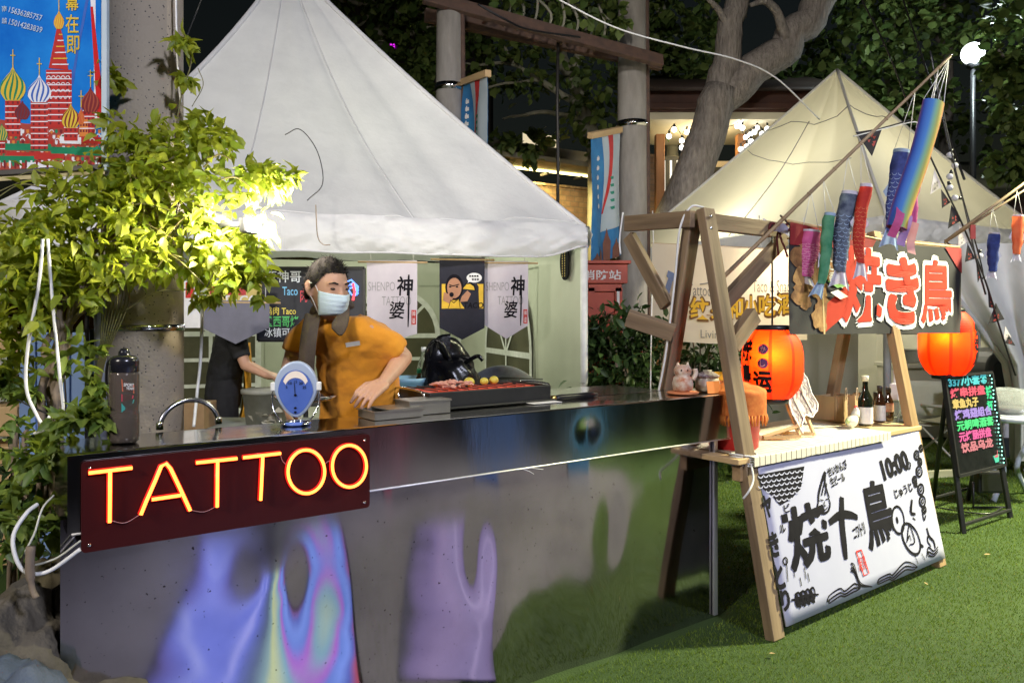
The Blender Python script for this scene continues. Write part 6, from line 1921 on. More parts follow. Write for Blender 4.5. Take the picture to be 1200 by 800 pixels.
MB().tube([nmp(0, 1.0)+V((0, .02, .01)), nmp(.5, 1)+V((0, .02, .01)), nmp(1, 1)+V((0, .02, .01))], .008, 8).build('rod', wood_light, ban)
mb = MB()
for x in (.01, .5, .99):
    mb.tube([nmp(x, 1)+V((0, 0, -.02)), nmp(x, 1)+V((0, .17, .06))], .006, 6)
mb.build('tie', flat('dark tie', (.05, .02, .02)), ban)

# ---- lanterns
paper = pm('red lantern paper', (.60, .05, .010), (.68, .065, .012), scale=3, rough=.6, transl=.6, tcol=(1, .085, .012), emit=(1, .05, .006), es=.20)
paper_b = pm('red lantern paper seam', (.48, .035, .010), (.52, .04, .012), scale=3, rough=.6, transl=.5, tcol=(.7, .035, .008), emit=(1, .02, .004), es=.14)
def lantern(label, c, r, h, hang, words, power):
    t = thing('paper_lantern', label, 'lantern', c, 'red paper lanterns of the yakitori stall')
    M = Matrix.Translation(c)
    prof = []
    nr = 40
    for i in range(nr*3+1):
        f = i/(nr*3)
        u = f*2-1
        base = r*(1-.42*abs(u)**3.2)
        prof.append((base*(1+.010*abs(math.sin(f*nr*math.pi))), -h/2+h*f))
    n = 56
    mb = MB()
    vs = [M @ V((rr*math.cos(2*math.pi*k/n), rr*math.sin(2*math.pi*k/n), z)) for rr, z in prof for k in range(n)]
    fs = []
    mb.mat(paper)
    m = len(prof)
    A = []; Bq = []
    for i in range(m-1):
        for k in range(n):
            (Bq if k % 7 == 3 else A).append((i*n+k, i*n+(k+1) % n, (i+1)*n+(k+1) % n, (i+1)*n+k))
    mb.add(vs, A, True); mb.mat(paper_b)
    b0 = 0
    for f in Bq: mb.f.append(f); mb.mi.append(mb.c); mb.sm.append(True)
    mb.build('paper_shell', None, t)
    MB().lathe([(r*.52, h/2-.012), (r*.60, h/2-.008), (r*.60, h/2+.022), (r*.52, h/2+.024)], M, 32, caps=False).build('top_ring', black_plastic, t)
    MB().lathe([(r*.48, -h/2-.028), (r*.54, -h/2-.026), (r*.54, -h/2+.006), (r*.48, -h/2+.008)], M, 32, caps=False).build('bottom_ring', black_plastic, t)
    MB().lathe([(.010, .06), (.014, .04), (.024, .02), (.027, 0), (.018, -.022), (.001, -.028)], M @ Matrix.Translation((0, 0, .06)), 16).build('bulb', glow('hot bulb', (1, .6, .14), 10), t)
    MB().tube([V((c.x, c.y, c.z+.16)), V((c.x, c.y, c.z+h/2+.05)), hang], .005, 6).build('cord', black_plastic, t)
    def lm(x, y, z=0.):
        f = (y+h/2)/h; u = f*2-1; rr = r*(1-.42*abs(u)**3.2)*1.012+z
        a = x-math.pi/2
        return c+V((rr*math.cos(a), rr*math.sin(a), y))
    w = MB()
    words(w, lm)
    w.build('brush_lettering', None, t)
    lamp('lantern_lamp', c+V((-.1*c.x/c.y*r/.16, -r*.60, .05)), power, (1, .42, .07), .03)
    return t
purple = flat('purple print', (.09, .03, .13), .7)
def words1(w, lm):
    w.mat(black_ink).text('焼', (-1.52, .02, -1.02, .13), mp=lm, z=.004, off=.05).text('鳥', (-1.5, -.10, -1.05, .0), mp=lm, z=.004, off=.05)
    for y, ch in ((.085, 'か'), (.010, 'し')):
        w.mat(purple).blob([(-.62+.17*math.cos(k), y+.027*math.sin(k)) for k in np.linspace(0, 6.28, 21)[:-1]], mp=lm, z=.003)
        w.mat(flat('pink print', (.62, .3, .35))).text(ch, (-.70, y-.018, -.54, y+.018), mp=lm, z=.007, off=.02)
    w.mat(black_ink).text('运', (-.95, -.145, -.35, -.035), mp=lm, z=.004, off=.045)
def words2(w, lm):
    w.mat(black_ink).text('焼', (.62, .05, 1.12, .15), mp=lm, z=.004, off=.05).text('き', (.55, -.045, 1.1, .045), mp=lm, z=.004, off=.06).text('鳥', (.6, -.15, 1.1, -.055), mp=lm, z=.004, off=.05)
lc1 = P(905, 426, 4.22)
lantern('red paper lantern glowing left of the bottles, nearer the steel counter', lc1, .162, .375, V((lc1.x+.02, lc1.y+.06, AH-.10)), words1, 5)
lc2 = P(1110, 402, 5.6)
lantern('red paper lantern glowing above the neon menu board', lc2, .190, .46, V((lc2.x, lc2.y+.03, AH+.02)), words2, 6)
# cord with bow on the pole end
mb = MB()
q = P(914, 268, 4.28)
mb.tube(spline([q, q+V((.0, -.01, -.05)), q+V((.02, -.02, -.11)), q+V((.035, -.02, -.16))], 5), .006, 6)
mb.tube(spline([q, q+V((-.02, -.01, -.05)), q+V((-.015, -.02, -.15))], 5), .006, 6)
for s in (-1, 1): mb.tube(spline([q, q+V((s*.05, -.02, .03)), q+V((s*.06, -.01, -.005)), q], 5), .008, 6)
tag(mb.build('cord_bow', flat('dark red cord', (.10, .015, .02), .8)), 'dark red cord bow tying the bamboo pole to the stall beam', 'cord')
mb = MB()
mb.sheet(lambda a, b: q+V((-.10+.16*a, -.01+.02*math.sin(a*7), .055-.05*b-.05*a+.015*nz(a*5, b*4))), 10, 6)
tag(mb.build('cloth_knot', pm('blue grey rag', (.25, .25, .35), (.4, .38, .45), scale=20, rough=.9)), 'blue grey rag knotted round the beam end at the bamboo pole', 'rag')

# ---- things on the stall table
TZ2 = .842
def spx(px, b):
    """a along the stall seen at px for depth offset b"""
    k = (px-600)/900; q = S0+SN*b
    return (q.x-k*q.y)/(k*SU.y-SU.x)
def on_stall(px, b, z=TZ2): return SP(spx(px, b), b, z)
# red tub under the fringed cloth
rt = SP(.15, -.10, .832)
tub = thing('red_tub', 'big red plastic tub behind the stall leg at the counter\'s end', 'tub', rt)
redpl = pm('red plastic', (.50, .022, .022), (.58, .03, .03), scale=3, rough=.4)
MB().lathe([(.105, 0), (.12, .01), (.135, .27), (.142, .275), (.142, .29), (.13, .29), (.11, .02), (.001, .015)], Matrix.Translation(rt), 36, caps=False).build('body', redpl, tub)
fr = thing('fringed_cloth', 'orange tasselled cloth draped over the red tub behind the lantern', 'cloth', rt+V((0, 0, .29)))
def frf(a, b):
    th = a*2*math.pi
    r = .02+.14*min(1, b*1.6)+.012*max(0, b-.6)*math.sin(th*7)
    z = .30+.045*(1-min(1, b*1.6)) - .12*max(0, b-.62)/.38+.01*nz(th*2, b*5)
    return rt+V((r*math.cos(th), r*math.sin(th), z))
MB().sheet(frf, 60, 20).build('cloth', pm('orange woven cloth', (.62, .15, .03), (.74, .24, .05), scale=40, rough=.85, transl=.15), fr)
mb = MB()
for k in range(44):
    p = frf(k/44, 1); mb.tube([p, p+V((.004*math.sin(k), .004*math.cos(k), -.02)), p+V((.006*math.sin(k*2), .004, -.052))], [.005, .007, .003], 6)
mb.build('tassels', pm('orange fringe', (.68, .2, .04), (.78, .3, .06), scale=30, rough=.9), fr)
yb = on_stall(850, .26, 1.10)
yl = thing('yellow_bundle', 'yellow cloth bundle heaped on a box behind the counter corner', 'bundle', on_stall(848, .20, .832))
yb = on_stall(848, .20, .832)
MB().box((0, 0, .12), (.36, .2, .24), M=frame(yb, SU, SN)).build('box', flat('card box', (.35, .22, .1), .8), yl, bev=.004)
def ybf(a, b):
    th = a*6.2832; ph = b*math.pi/2
    r = max(0, math.cos(ph))**.6
    return yb+SU*(.21*r*math.cos(th))+SN*(.13*r*math.sin(th))+V((0, 0, .235+.115*math.sin(ph)*(1+.2*nz(math.cos(th)*2, math.sin(th)*2, b*2))-.03*(1-b)*abs(math.sin(th*4))))
MB().sheet(ybf, 48, 14).build('cloth', yellow_c, yl)
# wooden rack with the lace wall hanging
rk = thing('display_rack', 'small wooden easel frame on the stall table holding a patterned hanging', 'rack', on_stall(945, -.12))
e0, e1 = on_stall(938, -.17), on_stall(966, -.04)
pA, pB = P(930, 440, (e0.y+.10)), P(955, 436, e0.y+.14)
beam('stile', e0, e0+V((-.13, .13, .43)), .02, .014, wood_light, rk, side=SU, bev=.001)
beam('stile', e0+SU*.14, e0+SU*.14+V((-.13, .13, .43)), .02, .014, wood_light, rk, side=SU, bev=.001)
beam('foot', e0+V((0, 0, .010)), e0-SU*.20+SN*.10+V((0, 0, .01)), .02, .018, wood_light, rk, bev=.001)
beam('foot', e0+V((0, 0, .07)), e0-SU*.20+SN*.10+V((0, 0, .012)), .018, .014, wood_light, rk, bev=.001)
beam('foot', e0+SU*.14+V((0, 0, .01)), e0+SU*.0+SN*.16+V((0, 0, .01)), .02, .018, wood_light, rk, bev=.001)
lace = pm('lace print', (.60, .54, .55), (.16, .12, .14), scale=38, detail=4, rough=.8)
lace2 = pm('brown print', (.5, .38, .3), (.62, .55, .52), scale=40, detail=3, rough=.8)
lh = thing('wall_hanging', 'grey and brown lace patterned hanging with ragged edge beside the lantern', 'hanging', e0)
ex_ = SU; ey_ = V((-.10, .10, .33)).normalized(); en_ = ex_.cross(ey_).normalized()
if en_.y > 0: en_ = -en_
Ml = frame(e0-ex_*.02+en_*.022+ey_*.07, ex_, ey_) @ Matrix.Scale(1.45, 4)
poly = [(.015, -.035), (.03, .0), (.075, .035), (.115, .02), (.165, .045), (.185, .07), (.17, .12), (.178, .17), (.165, .20), (.17, .24), (.12, .30), (.095, .35), (.06, .345), (.05, .30), (.02, .28), (-.02, .27), (-.03, .23), (-.015, .18), (-.02, .13), (.0, .09), (-.005, .04)]
pl = []
for i in range(len(poly)):
    a, b = V((*poly[i], 0)), V((*poly[(i+1) % len(poly)], 0))
    for k in range(3):
        p = a.lerp(b, k/3); pl.append((p.x+.005*nz(p.x*90, p.y*90), p.y+.005*nz(p.y*90, p.x*90, 4)))
hm_ = MB().mat(lace).prism(pl, .004, Ml)
hm_.mat(lace2).ribbon([(.06, .0), (.05, .1), (.09, .2), (.08, .33)], [.01, .03, .025, .02], Ml, z=.003).ribbon([(.13, .04), (.11, .14), (.14, .22)], [.01, .025, .01], Ml, z=.004)
hm_.mat(flat('white stitch', (.75, .72, .7))).ribbon(pl, .005, Ml, z=.005, closed=True)
hm_.mat(flat('black stitch', (.08, .06, .07)))
for x, y0, y1 in ((.03, .02, .26), (.10, .04, .28), (.145, .06, .24)): hm_.ribbon([(x+.01*math.sin(k*1.7), y0+(y1-y0)*k/12) for k in range(13)], .005, Ml, z=.006)
hm_.mat(flat('faint red stitch', (.55, .15, .13))).ribbon([(.06, .1), (.08, .13), (.07, .15), (.09, .12)], .006, Ml, z=.007)
hm_.build('cloth', None, lh)
# paper bags
kraft = pm('kraft paper', (.34, .22, .11), (.42, .28, .15), scale=5, rough=.8, bump=.05)
def paper_bag(label, px, b, w, h):
    c = on_stall(px, b); t = thing('paper_bag', label, 'paper bag', c, 'kraft paper bags on the stall table')
    M = frame(c, SU+SN*.25, V((0, 0, 1)))
    d = .06
    mb = MB()
    vs = [(-w/2, 0, -d/2), (w/2, 0, -d/2), (w/2, 0, d/2), (-w/2, 0, d/2), (-w/2, h, -d*.42), (w/2, h, -d*.42), (w/2, h, d*.42), (-w/2, h, d*.42), (-w/2+.006, h*.5, 0), (w/2-.006, h*.5, 0)]
    mb.add(vs, [(0, 1, 2, 3), (3, 2, 6, 7), (1, 0, 4, 5), (0, 3, 8), (3, 7, 8), (7, 4, 8), (4, 0, 8), (2, 1, 9), (1, 5, 9), (5, 6, 9), (6, 2, 9)], M=M)
    mb.build('body', kraft, t)
    MB().tube([M @ V(q) for q in [(v.x, v.y, d*.42+.003) for v in spline([V((-w*.2, h-.03, 0)), V((-w*.18, h+.03, 0)), V((0, h+.045, 0)), V((w*.18, h+.03, 0)), V((w*.2, h-.03, 0))], 5)]], .003, 6).build('handle', flat('pale twine', (.55, .42, .28), .9), t)
paper_bag('upright kraft paper bag nearest the patterned hanging', 986, .06, .10, .165)
paper_bag('upright kraft paper bag between its twin and the chicken figure', 999, .05, .085, .16)
paper_bag('kraft paper bag half hidden behind the large dark bottle', 1006, .12, .09, .155)
crate = thing('wooden_crate', 'small slatted wooden crate behind the paper bags', 'crate', on_stall(972, .14))
Mc = frame(on_stall(968, .15), SU, SN)
for k in range(3):
    MB().box((.10, -.09, .03+.05*k), (.24, .01, .035), M=Mc).build('slat', wood_light, crate); MB().box((.10, .09, .03+.05*k), (.24, .01, .035), M=Mc).build('slat', wood_light, crate)
for s in (-.02, .22): MB().box((s, 0, .08), (.015, .17, .15), M=Mc).build('end_board', wood_light, crate)
# egg-like hen figure
hc = on_stall(998, -.13)
hn = thing('hen_figurine', 'white pottery hen with red comb on the striped cloth', 'figurine', hc)
Mh_ = frame(hc, SU, SN)
MB().sheet(lambda a, b: Mh_ @ V(((-.048+.10*a)+.0, .036*math.cos(b*6.283)*math.sin(math.pi*min(.98, max(.02, a)))**.6, .034+.034*math.sin(b*6.283)*math.sin(math.pi*min(.98, max(.02, a)))**.6+.062*max(0, a-.45)**1.3)), 24, 20, flip=True).build('body', pm('ivory glaze', (.66, .63, .54), (.72, .69, .6), scale=4, rough=.25, coat=.4), hn)
MB().tube(spline([Mh_ @ V((.040, 0, .065)), Mh_ @ V((.052, 0, .09)), Mh_ @ V((.05, 0, .118))], 5), [.026, .026, .025, .024, .023, .022, .02, .018, .016, .012, .006], 14).build('neck', pm('ivory glaze b', (.66, .63, .54), (.72, .69, .6), scale=4, rough=.25, coat=.4), hn)
mb = MB()
for k in range(3): mb.ball(Mh_ @ V((.040+.008*k, 0, .122-.003*abs(k-1))), .007, 8)
mb.build('comb', flat('red glaze', (.5, .03, .03), .3), hn)
MB().ball(Mh_ @ V((-.046, 0, .04)), (.014, .014, .016), 10).build('tail', flat('pale green glaze', (.4, .5, .22), .3), hn)
# bottles
brownglass = pm('brown glass', (.06, .022, .008), rough=.08, trans=.35, coat=.5)
greenglass = pm('dark green glass', (.014, .018, .010), rough=.07, trans=.2, coat=.5)
def sb_(label, px, b, prof, gl, capm, labm=None, la=.02, lb=.09, k=1.0):
    c = on_stall(px, b)
    return bottle(label, c.x, c.y, c.z, [(r*k, z*k) for r, z in prof], gl, capm, None, (labm, la*k, lb*k) if labm else None, 'bottles on the stall table', n=24)
big_p = [(.038, 0), (.042, .006), (.0425, .15), (.039, .17), (.018, .215), (.0155, .24), (.0155, .285), (.017, .29)]
beer = [(.028, 0), (.031, .005), (.031, .11), (.027, .13), (.014, .165), (.0125, .195), (.0135, .20)]
sb_('tall dark green sake bottle with cream cap and white label', 1014, -.14, big_p, greenglass, flat('cream cap', (.7, .66, .5), .4), flat('white label', (.6, .58, .6)), .015, .115, 1.0)
sb_('brown beer bottle with orange label left of its white labelled twin', 1026, -.08, beer, brownglass, flat('dark cap', (.03, .03, .03), .3), pm('orange label', (.55, .17, .05), (.6, .45, .3), scale=40), .02, .105, .86)
sb_('brown beer bottle with white label in the middle of the row', 1031, -.12, beer, brownglass, flat('dark cap b', (.03, .02, .02), .3), pm('white label b', (.5, .5, .52), (.58, .58, .6), scale=40), .012, .10, 1.08)
sb_('brown beer bottle with red and cream round label', 1041, -.12, beer, brownglass, flat('dark cap c', (.03, .02, .02), .3), pm('cream red label', (.5, .38, .26), (.35, .07, .05), scale=30), .06, .115, 1.0)
def square_bottle(label, px, b, top, cap):
    c = on_stall(px, b); t = thing('square_bottle', label, 'bottle', c, 'square bottles beside the stall post')
    M = frame(c, SU+SN*.3, V((0, 0, 1)).cross(SU+SN*.3))
    w = .075
    MB().box((0, 0, .055), (w, w*.8, .11), M=M).build('glass_base', glass_clear, t, bev=.008)
    MB().box((0, 0, .168), (w, w*.8, .115), M=M).build('shoulder', top, t, bev=.012)
    MB().lathe([(.018, .22), (.014, .235), (.0135, .29), (.015, .292), (.015, .31), (.004, .313)], M, 18).build('neck', top, t)
    MB().lathe([(.0145, .296), (.0148, .312), (.003, .315)], M, 18).build('cap', cap, t)
square_bottle('square clear bottle with white sleeve beside the right stall post', 1049, -.06, flat('white sleeve', (.62, .6, .62), .35), white_paint)
square_bottle('square clear bottle with black sleeve beside the right stall post', 1059, -.05, pm('black sleeve', (.02, .02, .026), rough=.3), white_paint)

# ---- cream cloth sign behind the A-frame
YB = 6.9
def wmp(x, y, z=0.):
    px = 764+x*182; 
    top, bot = 285+8*x, 397+6*math.sin(x*3)
    py = bot+(top-bot)*y
    return P(px, py, YB-z+.02*math.sin(x*11+y)*(1-.5*y)+.012*nz(x*6, y*3))
wb_ = thing('cloth_sign', 'cream cloth sign with yellow characters hanging behind the A-frame', 'sign', wmp(.5, 0))
sg = MB().mat(pm('cream calico', (.60, .53, .42), (.68, .61, .49), scale=4, rough=.9, transl=.35, tcol=(.8, .66, .45))).sheet(lambda a, b: wmp(a, b), 60, 24)
def wb2(px0, py0, px1, py1):
    return ((px0-764)/182, (397-py1)/110, (px1-764)/182, (397-py0)/110)
sg.mat(flat('soft grey print', (.22, .20, .18)))
sg.text('Tattoo', wb2(806, 331, 834, 344), mp=wmp, z=.02).text('Taco & Snack', wb2(882, 324, 930, 338), mp=wmp, z=.02).text('Living', wb2(821, 382, 848, 394), mp=wmp, z=.02).text('Shenpo tattoo', wb2(852, 375, 914, 387), mp=wmp, z=.02)
sg.ribbon([((820-764)/182, (397-331)/110), ((836-764)/182, (397-328)/110)], .012, mp=wmp, z=.02)
for s, a, b in (('纹', 808, 832), ('身', 832, 854), ('和', 851, 872), ('小', 871, 889), ('吃', 888, 910), ('酒', 910, 933)):
    y = 345+(a-808)*-.06
    sg.mat(flat('brown outline', (.20, .09, .02))).text(s, wb2(a, y, b, y+27), mp=wmp, z=.022, off=.055)
    sg.mat(pm('golden print', (.80, .42, .02), (.85, .5, .04), scale=5, rough=.8)).text(s, wb2(a+1.5, y+1.5, b-1.5, y+25), mp=wmp, z=.032, off=.028)
sg.mat(flat('blue grey print', (.13, .17, .27))).blob([((x-764)/182, (397-y)/110) for x, y in ((783, 317), (795, 322), (793, 330), (788, 329), (784, 345), (778, 341), (783, 326), (781, 324))], mp=wmp, z=.024)
sg.mat(flat('sand print', (.36, .27, .18))).blob([((792+12*math.cos(k)-764)/182, (397-(342+14*math.sin(k)))/110) for k in np.linspace(0, 6.28, 15)[:-1]], mp=wmp, z=.018)
sg.mat(flat('pale print', (.55, .5, .42))).blob([((796+7*math.cos(k)-764)/182, (397-(340+8*math.sin(k)))/110) for k in np.linspace(0, 6.28, 15)[:-1]], mp=wmp, z=.022)
sg.mat(flat('faint brown print', (.36, .22, .12))).ribbon([((x-764)/182, (397-y)/110) for x, y in ((828, 365), (845, 367), (860, 362))], .014, mp=wmp, z=.02)
sg.build('cloth', None, wb_)
mb = MB()
for x in (.01, .35, .7, .99): mb.tube([wmp(x, 1), wmp(x, 1)+V((0, .05, .3))], .005, 5)
mb.build('cord', white_cable, wb_)
MB().tube([wmp(0, 1)+V((0, .02, 0)), wmp(1, 1)+V((0, .02, 0))], .008, 6).build('rod', wood_light, wb_)

# ================================================================== CARP STREAMERS
bamboo = pm('bamboo', (.24, .17, .10), (.34, .25, .15), scale=10, rough=.5, stretch=(1, 1, .2))
bp = thing('bamboo_pole', 'long thin bamboo pole slanting up from the stall beam', 'pole', P(836, 336, 4.22))
pA, pB = P(836, 336, 4.22), P(1114, 66, 4.16)
beam_pts = [pA.lerp(pB, f) for f in np.linspace(0, 1, 12)]
MB().tube(beam_pts, [.012-.0045*f for f in np.linspace(0, 1, 12)], 8).build('cane', bamboo, bp)
for f in np.linspace(.08, .95, 9):
    p = pA.lerp(pB, f); d = (pB-pA).normalized()
    MB().tube([p-d*.004, p, p+d*.004], [.011, .0145-.004*f, .011], 8).build('node', bamboo, bp)
MB().tube([pB, pB+V((.012, 0, .012))], .005, 6).build('tip', chrome, bp)
bq = thing('bamboo_pole', 'short pair of bamboo poles slanting up at the right edge', 'pole', P(1108, 283, 5.5))
pC, pD = P(1108, 283, 5.5), P(1212, 206, 5.4)
MB().tube([pC, pD], [.012, .009], 8).build('cane', bamboo, bq)
MB().tube([pC+V((.05, .03, .02)), pD+V((.02, .03, -.05))], [.008, .007], 8).build('cane', bamboo, bq)
def carp(label, px0, py0, px1, py1, wpx, Y, cm, bm_, fin, eye=True, bendk=.03, tail=True, pole=(None), nm='carp_streamer', g='carp streamers hanging from the bamboo poles'):
    a, b = P(px0, py0, Y), P(px1, py1, Y)
    r = wpx/900*Y/2
    t = thing(nm, label, 'carp streamer', a, g)
    ax = (b-a); Lx = ax.length; ax.normalize()
    x_ = V((0, -1, 0)).cross(ax).normalized() if abs(ax.y) < .9 else V((1, 0, 0)); x_ = V((1, 0, 0)); x_ = (x_-ax*x_.dot(ax)).normalized(); y_ = ax.cross(x_)
    def pt(u, v, k=1.0):
        """u round, v along"""
        rr = r*float(np.interp(v, [0, .06, .2, .55, .85, 1], [.86, .95, 1.0, .92, .62, .5 if tail else .9]))*k
        if not tail: rr = r*k*(1-.08*v)
        sq = float(np.interp(v, [0, .1, .9, 1], [.9, .75, .45, .3 if tail else .6]))
        th = u*2*math.pi
        w = bendk*math.sin(v*4.5+px0)*v+.22*r*nz(v*6, math.cos(th)*1.2, px0)+.08*r*nz(v*17, th*1.5, px0)
        return a+ax*(Lx*v)+x_*(rr*math.cos(th)*(1+.10*nz(v*8, th, px0))+w)+y_*(rr*sq*math.sin(th))
    body = MB().mat(cm)
    body.sheet(lambda u, v: pt(u, v*(.82 if tail else 1)), 28, 40)
    body.build('body', None, t)
    hd = MB().mat(fin)
    hd.sheet(lambda u, v: pt(u, -.004+.035*v, 1.03), 28, 3)
    hd.build('mouth_rim', None, t)
    if tail:
        tl = MB().mat(fin)
        def tf(u, v):
            s = u*2-1
            base = a+ax*(Lx*(.80+.20*v-(.055*(1-abs(s)))*v))
            return base+x_*(s*r*(.62+.75*v)+bendk*math.sin((.8+.2*v)*4.5+px0)*.9)+y_*(.3*r*math.sin(s*5)*(.4+v))
        tl.sheet(tf, 16, 8)
        tl.build('tail', None, t)
    if bm_ is not None:
        sc = MB().mat(bm_)
        rows = 13 if tail else 0
        for i in range(rows):
            v = .24+.042*i
            for k in range(8):
                u = (k+.5*(i % 2))/8
                c_ = [pt(u+.052*math.cos(q), v+.022*math.sin(q), 1.03) for q in np.linspace(0, math.pi, 6)]
                for j in range(5):
                    p, q = c_[j], c_[j+1]; d = ax*.004
                    sc.add([p, q, q+d, p+d], [(0, 1, 2, 3)])
        if rows: sc.build('scale_print', None, t)
    if eye:
        th = .70 if eye is True else eye
        def em(x, y, z): return pt(th+x, .13+y, 1.05+z)
        e = MB().mat(white_ink).blob([(.085*math.cos(q), .030*math.sin(q)) for q in np.linspace(0, 6.28, 15)[:-1]], mp=em, z=.0)
        e.mat(black_ink).blob([(.045*math.cos(q), .016*math.sin(q)) for q in np.linspace(0, 6.28, 15)[:-1]], mp=em, z=.04)
        e.build('eye', None, t)
        f_ = MB().mat(fin)
        for s in (-1, 1):
            c_ = pt(.5 if s < 0 else 0, .34)
            f_.add([c_, c_+x_*s*r*.55+ax*r*1.1, c_+ax*r*1.7+x_*s*r*.1], [(0, 1, 2)])
        f_.build('fin', None, t)
    # strings to the pole
    mb = MB()
    top = None
    if pole is not None:
        top = pole
    else:
        k = (a.x-pA.x)/(pB.x-pA.x); top = pA.lerp(pB, min(1, max(0, k)))
    for s in (-1, 1): mb.tube([a+x_*s*r*.8, top], .002, 4)
    mb.build('string', white_cable, t)
def cl(n, a, b, sc=14, **k): return pm(n, a, b, scale=sc, rough=.75, transl=.2, **k)
navy = cl('navy print', (.02, .035, .16), (.05, .08, .30), 22); skyb = cl('sky blue print', (.25, .38, .58), (.36, .48, .66)); white_p = cl('lilac white print', (.5, .5, .62), (.62, .6, .7))
redk = cl('red print', (.42, .02, .015), (.55, .04, .02)); pinkk = cl('magenta print', (.45, .06, .22), (.58, .12, .32)); greenk = cl('green print', (.03, .20, .10), (.12, .34, .2)); slatek = cl('slate print', (.035, .05, .10), (.16, .20, .27), 26); goldk = cl('ochre print b', (.5, .32, .12), (.4, .2, .06)); orangek = cl('orange red print', (.62, .10, .03), (.7, .2, .08))
# rainbow: colour runs across the tube
def ramp_mat(name, stops, axis=0, sc=1.0, off=.5, emit=0, wave=None):
    m = bpy.data.materials.new(name); m.use_nodes = True
    N, L = m.node_tree.nodes, m.node_tree.links
    b = N['Principled BSDF']; b.inputs['Roughness'].default_value = .75
    tc = N.new('ShaderNodeTexCoord'); sp_ = N.new('ShaderNodeSeparateXYZ')
    src = tc.outputs['Object']
    if wave:
        no = N.new('ShaderNodeTexNoise'); no.inputs['Scale'].default_value = wave[0]; L.new(src, no.inputs['Vector'])
        va = N.new('ShaderNodeVectorMath'); va.operation = 'MULTIPLY_ADD'; va.inputs[1].default_value = (wave[1],)*3
        L.new(no.outputs['Color'], va.inputs[0]); L.new(src, va.inputs[2]); src = va.outputs[0]
    L.new(src, sp_.inputs[0])
    ma = N.new('ShaderNodeMath'); ma.operation = 'MULTIPLY_ADD'; ma.inputs[1].default_value = sc; ma.inputs[2].default_value = off
    L.new(sp_.outputs[axis], ma.inputs[0])
    rp = N.new('ShaderNodeValToRGB')
    el = rp.color_ramp.elements
    el[0].position = stops[0][0]; el[0].color = stops[0][1]+(1,)
    el[1].position = stops[-1][0]; el[1].color = stops[-1][1]+(1,)
    for p, c in stops[1:-1]:
        e = el.new(p); e.color = c+(1,)
    L.new(ma.outputs[0], rp.inputs[0]); L.new(rp.outputs[0], b.inputs['Base Color'])
    if emit:
        L.new(rp.outputs[0], b.inputs['Emission Color']); b.inputs['Emission Strength'].default_value = emit
    return m
rainbow_uv = bpy.data.materials.new('rainbow gauze'); rainbow_uv.use_nodes = True
N, L = rainbow_uv.node_tree.nodes, rainbow_uv.node_tree.links
b = N['Principled BSDF']; b.inputs['Roughness'].default_value = .7
uvn = N.new('ShaderNodeUVMap'); sx = N.new('ShaderNodeSeparateXYZ'); L.new(uvn.outputs[0], sx.inputs[0])
rp = N.new('ShaderNodeValToRGB'); el = rp.color_ramp.elements
el[0].position = 0; el[0].color = (.52, .16, .07, 1); el[1].position = 1; el[1].color = (.52, .16, .07, 1)
for p, c in ((.10, (.55, .22, .06)), (.17, (.48, .42, .08)), (.24, (.20, .40, .22)), (.31, (.04, .18, .50)), (.44, (.03, .08, .46)), (.50, (.18, .10, .42)), (.58, (.5, .14, .28)), (.8, (.4, .12, .1))):
    e = el.new(p); e.color = c+(1,)
L.new(sx.outputs[0], rp.inputs[0]); L.new(rp.outputs[0], b.inputs['Base Color'])
rb = thing('rainbow_windsock', 'long rainbow gauze tube hanging from the bamboo pole tip', 'windsock', P(1093, 120, 4.05))
ra, rbb = P(1094, 120, 4.05), P(1052, 268, 4.0)
ax = (rbb-ra); LR = ax.length; ax.normalize(); xx = (V((1, 0, 0))-ax*ax.x).normalized(); yy = ax.cross(xx)
def rf(u, v):
    th = u*6.2832; r = .055*(1-.04*v+.05*nz(v*4, th))
    return ra+ax*LR*v+xx*(r*math.cos(th)+.008*math.sin(v*5))+yy*r*.8*math.sin(th)
MB().sheet(rf, 36, 40, uv=True).build('tube', rainbow_uv, rb)
MB().sheet(lambda u, v: rf(u, .995+.005*v)+ax*(.0), 36, 1).build('hem', pinkk, rb)
for i, (c_, dx) in enumerate(((pinkk, .5), (cl('lilac print', (.3, .18, .45), (.42, .28, .55)), .85), (cl('pale pink print', (.6, .28, .3), (.66, .38, .36)), .2))):
    MB().sheet(lambda u, v: ra+ax*(LR*(.86+.22*v+.03*i))+xx*(-.05+.05*i+(.045)*u+.02*v*(i))+yy*(.03-.02*i+.02*math.sin(v*4+i)), 6, 12).build('ribbon', c_, rb)
mb = MB()
for k in range(4):
    mb.tube([rf(k/4, 0), pB-V((.01, 0, .02))], .002, 4)
mb.build('string', white_cable, rb)
carp('dark blue carp streamer behind the rainbow tube', 1056, 176, 1041, 292, 20, 4.32, navy, skyb, skyb, bendk=.0)
carp('slim pink and white streamer behind the rainbow tube', 1073, 215, 1061, 279, 13, 4.4, pinkk, None, white_p, eye=False)
carp('plain red carp streamer between the slate and the blue carp', 1015, 216, 1002, 328, 15, 4.12, redk, cl('orange scale print', (.6, .16, .06), (.65, .2, .1)), white_p, bendk=.03)
carp('slate blue carp streamer with white eye left of the red one', 996, 225, 979, 338, 21, 4.16, slatek, skyb, white_p, bendk=.02)
carp('slim green streamer with pale blue head', 973, 250, 957, 350, 14, 4.1, greenk, None, skyb, eye=False, bendk=.025)
carp('magenta pink carp streamer at the left end of the row', 950, 270, 943, 336, 24, 4.2, pinkk, cl('rose scale print', (.65, .25, .4), (.7, .3, .45)), white_p, bendk=.01)
carp('small indigo carp streamer right of the yakitori banner', 1165, 273, 1162, 328, 14, 5.4, navy, None, white_p, bendk=.0, pole=P(1163, 243, 5.45))
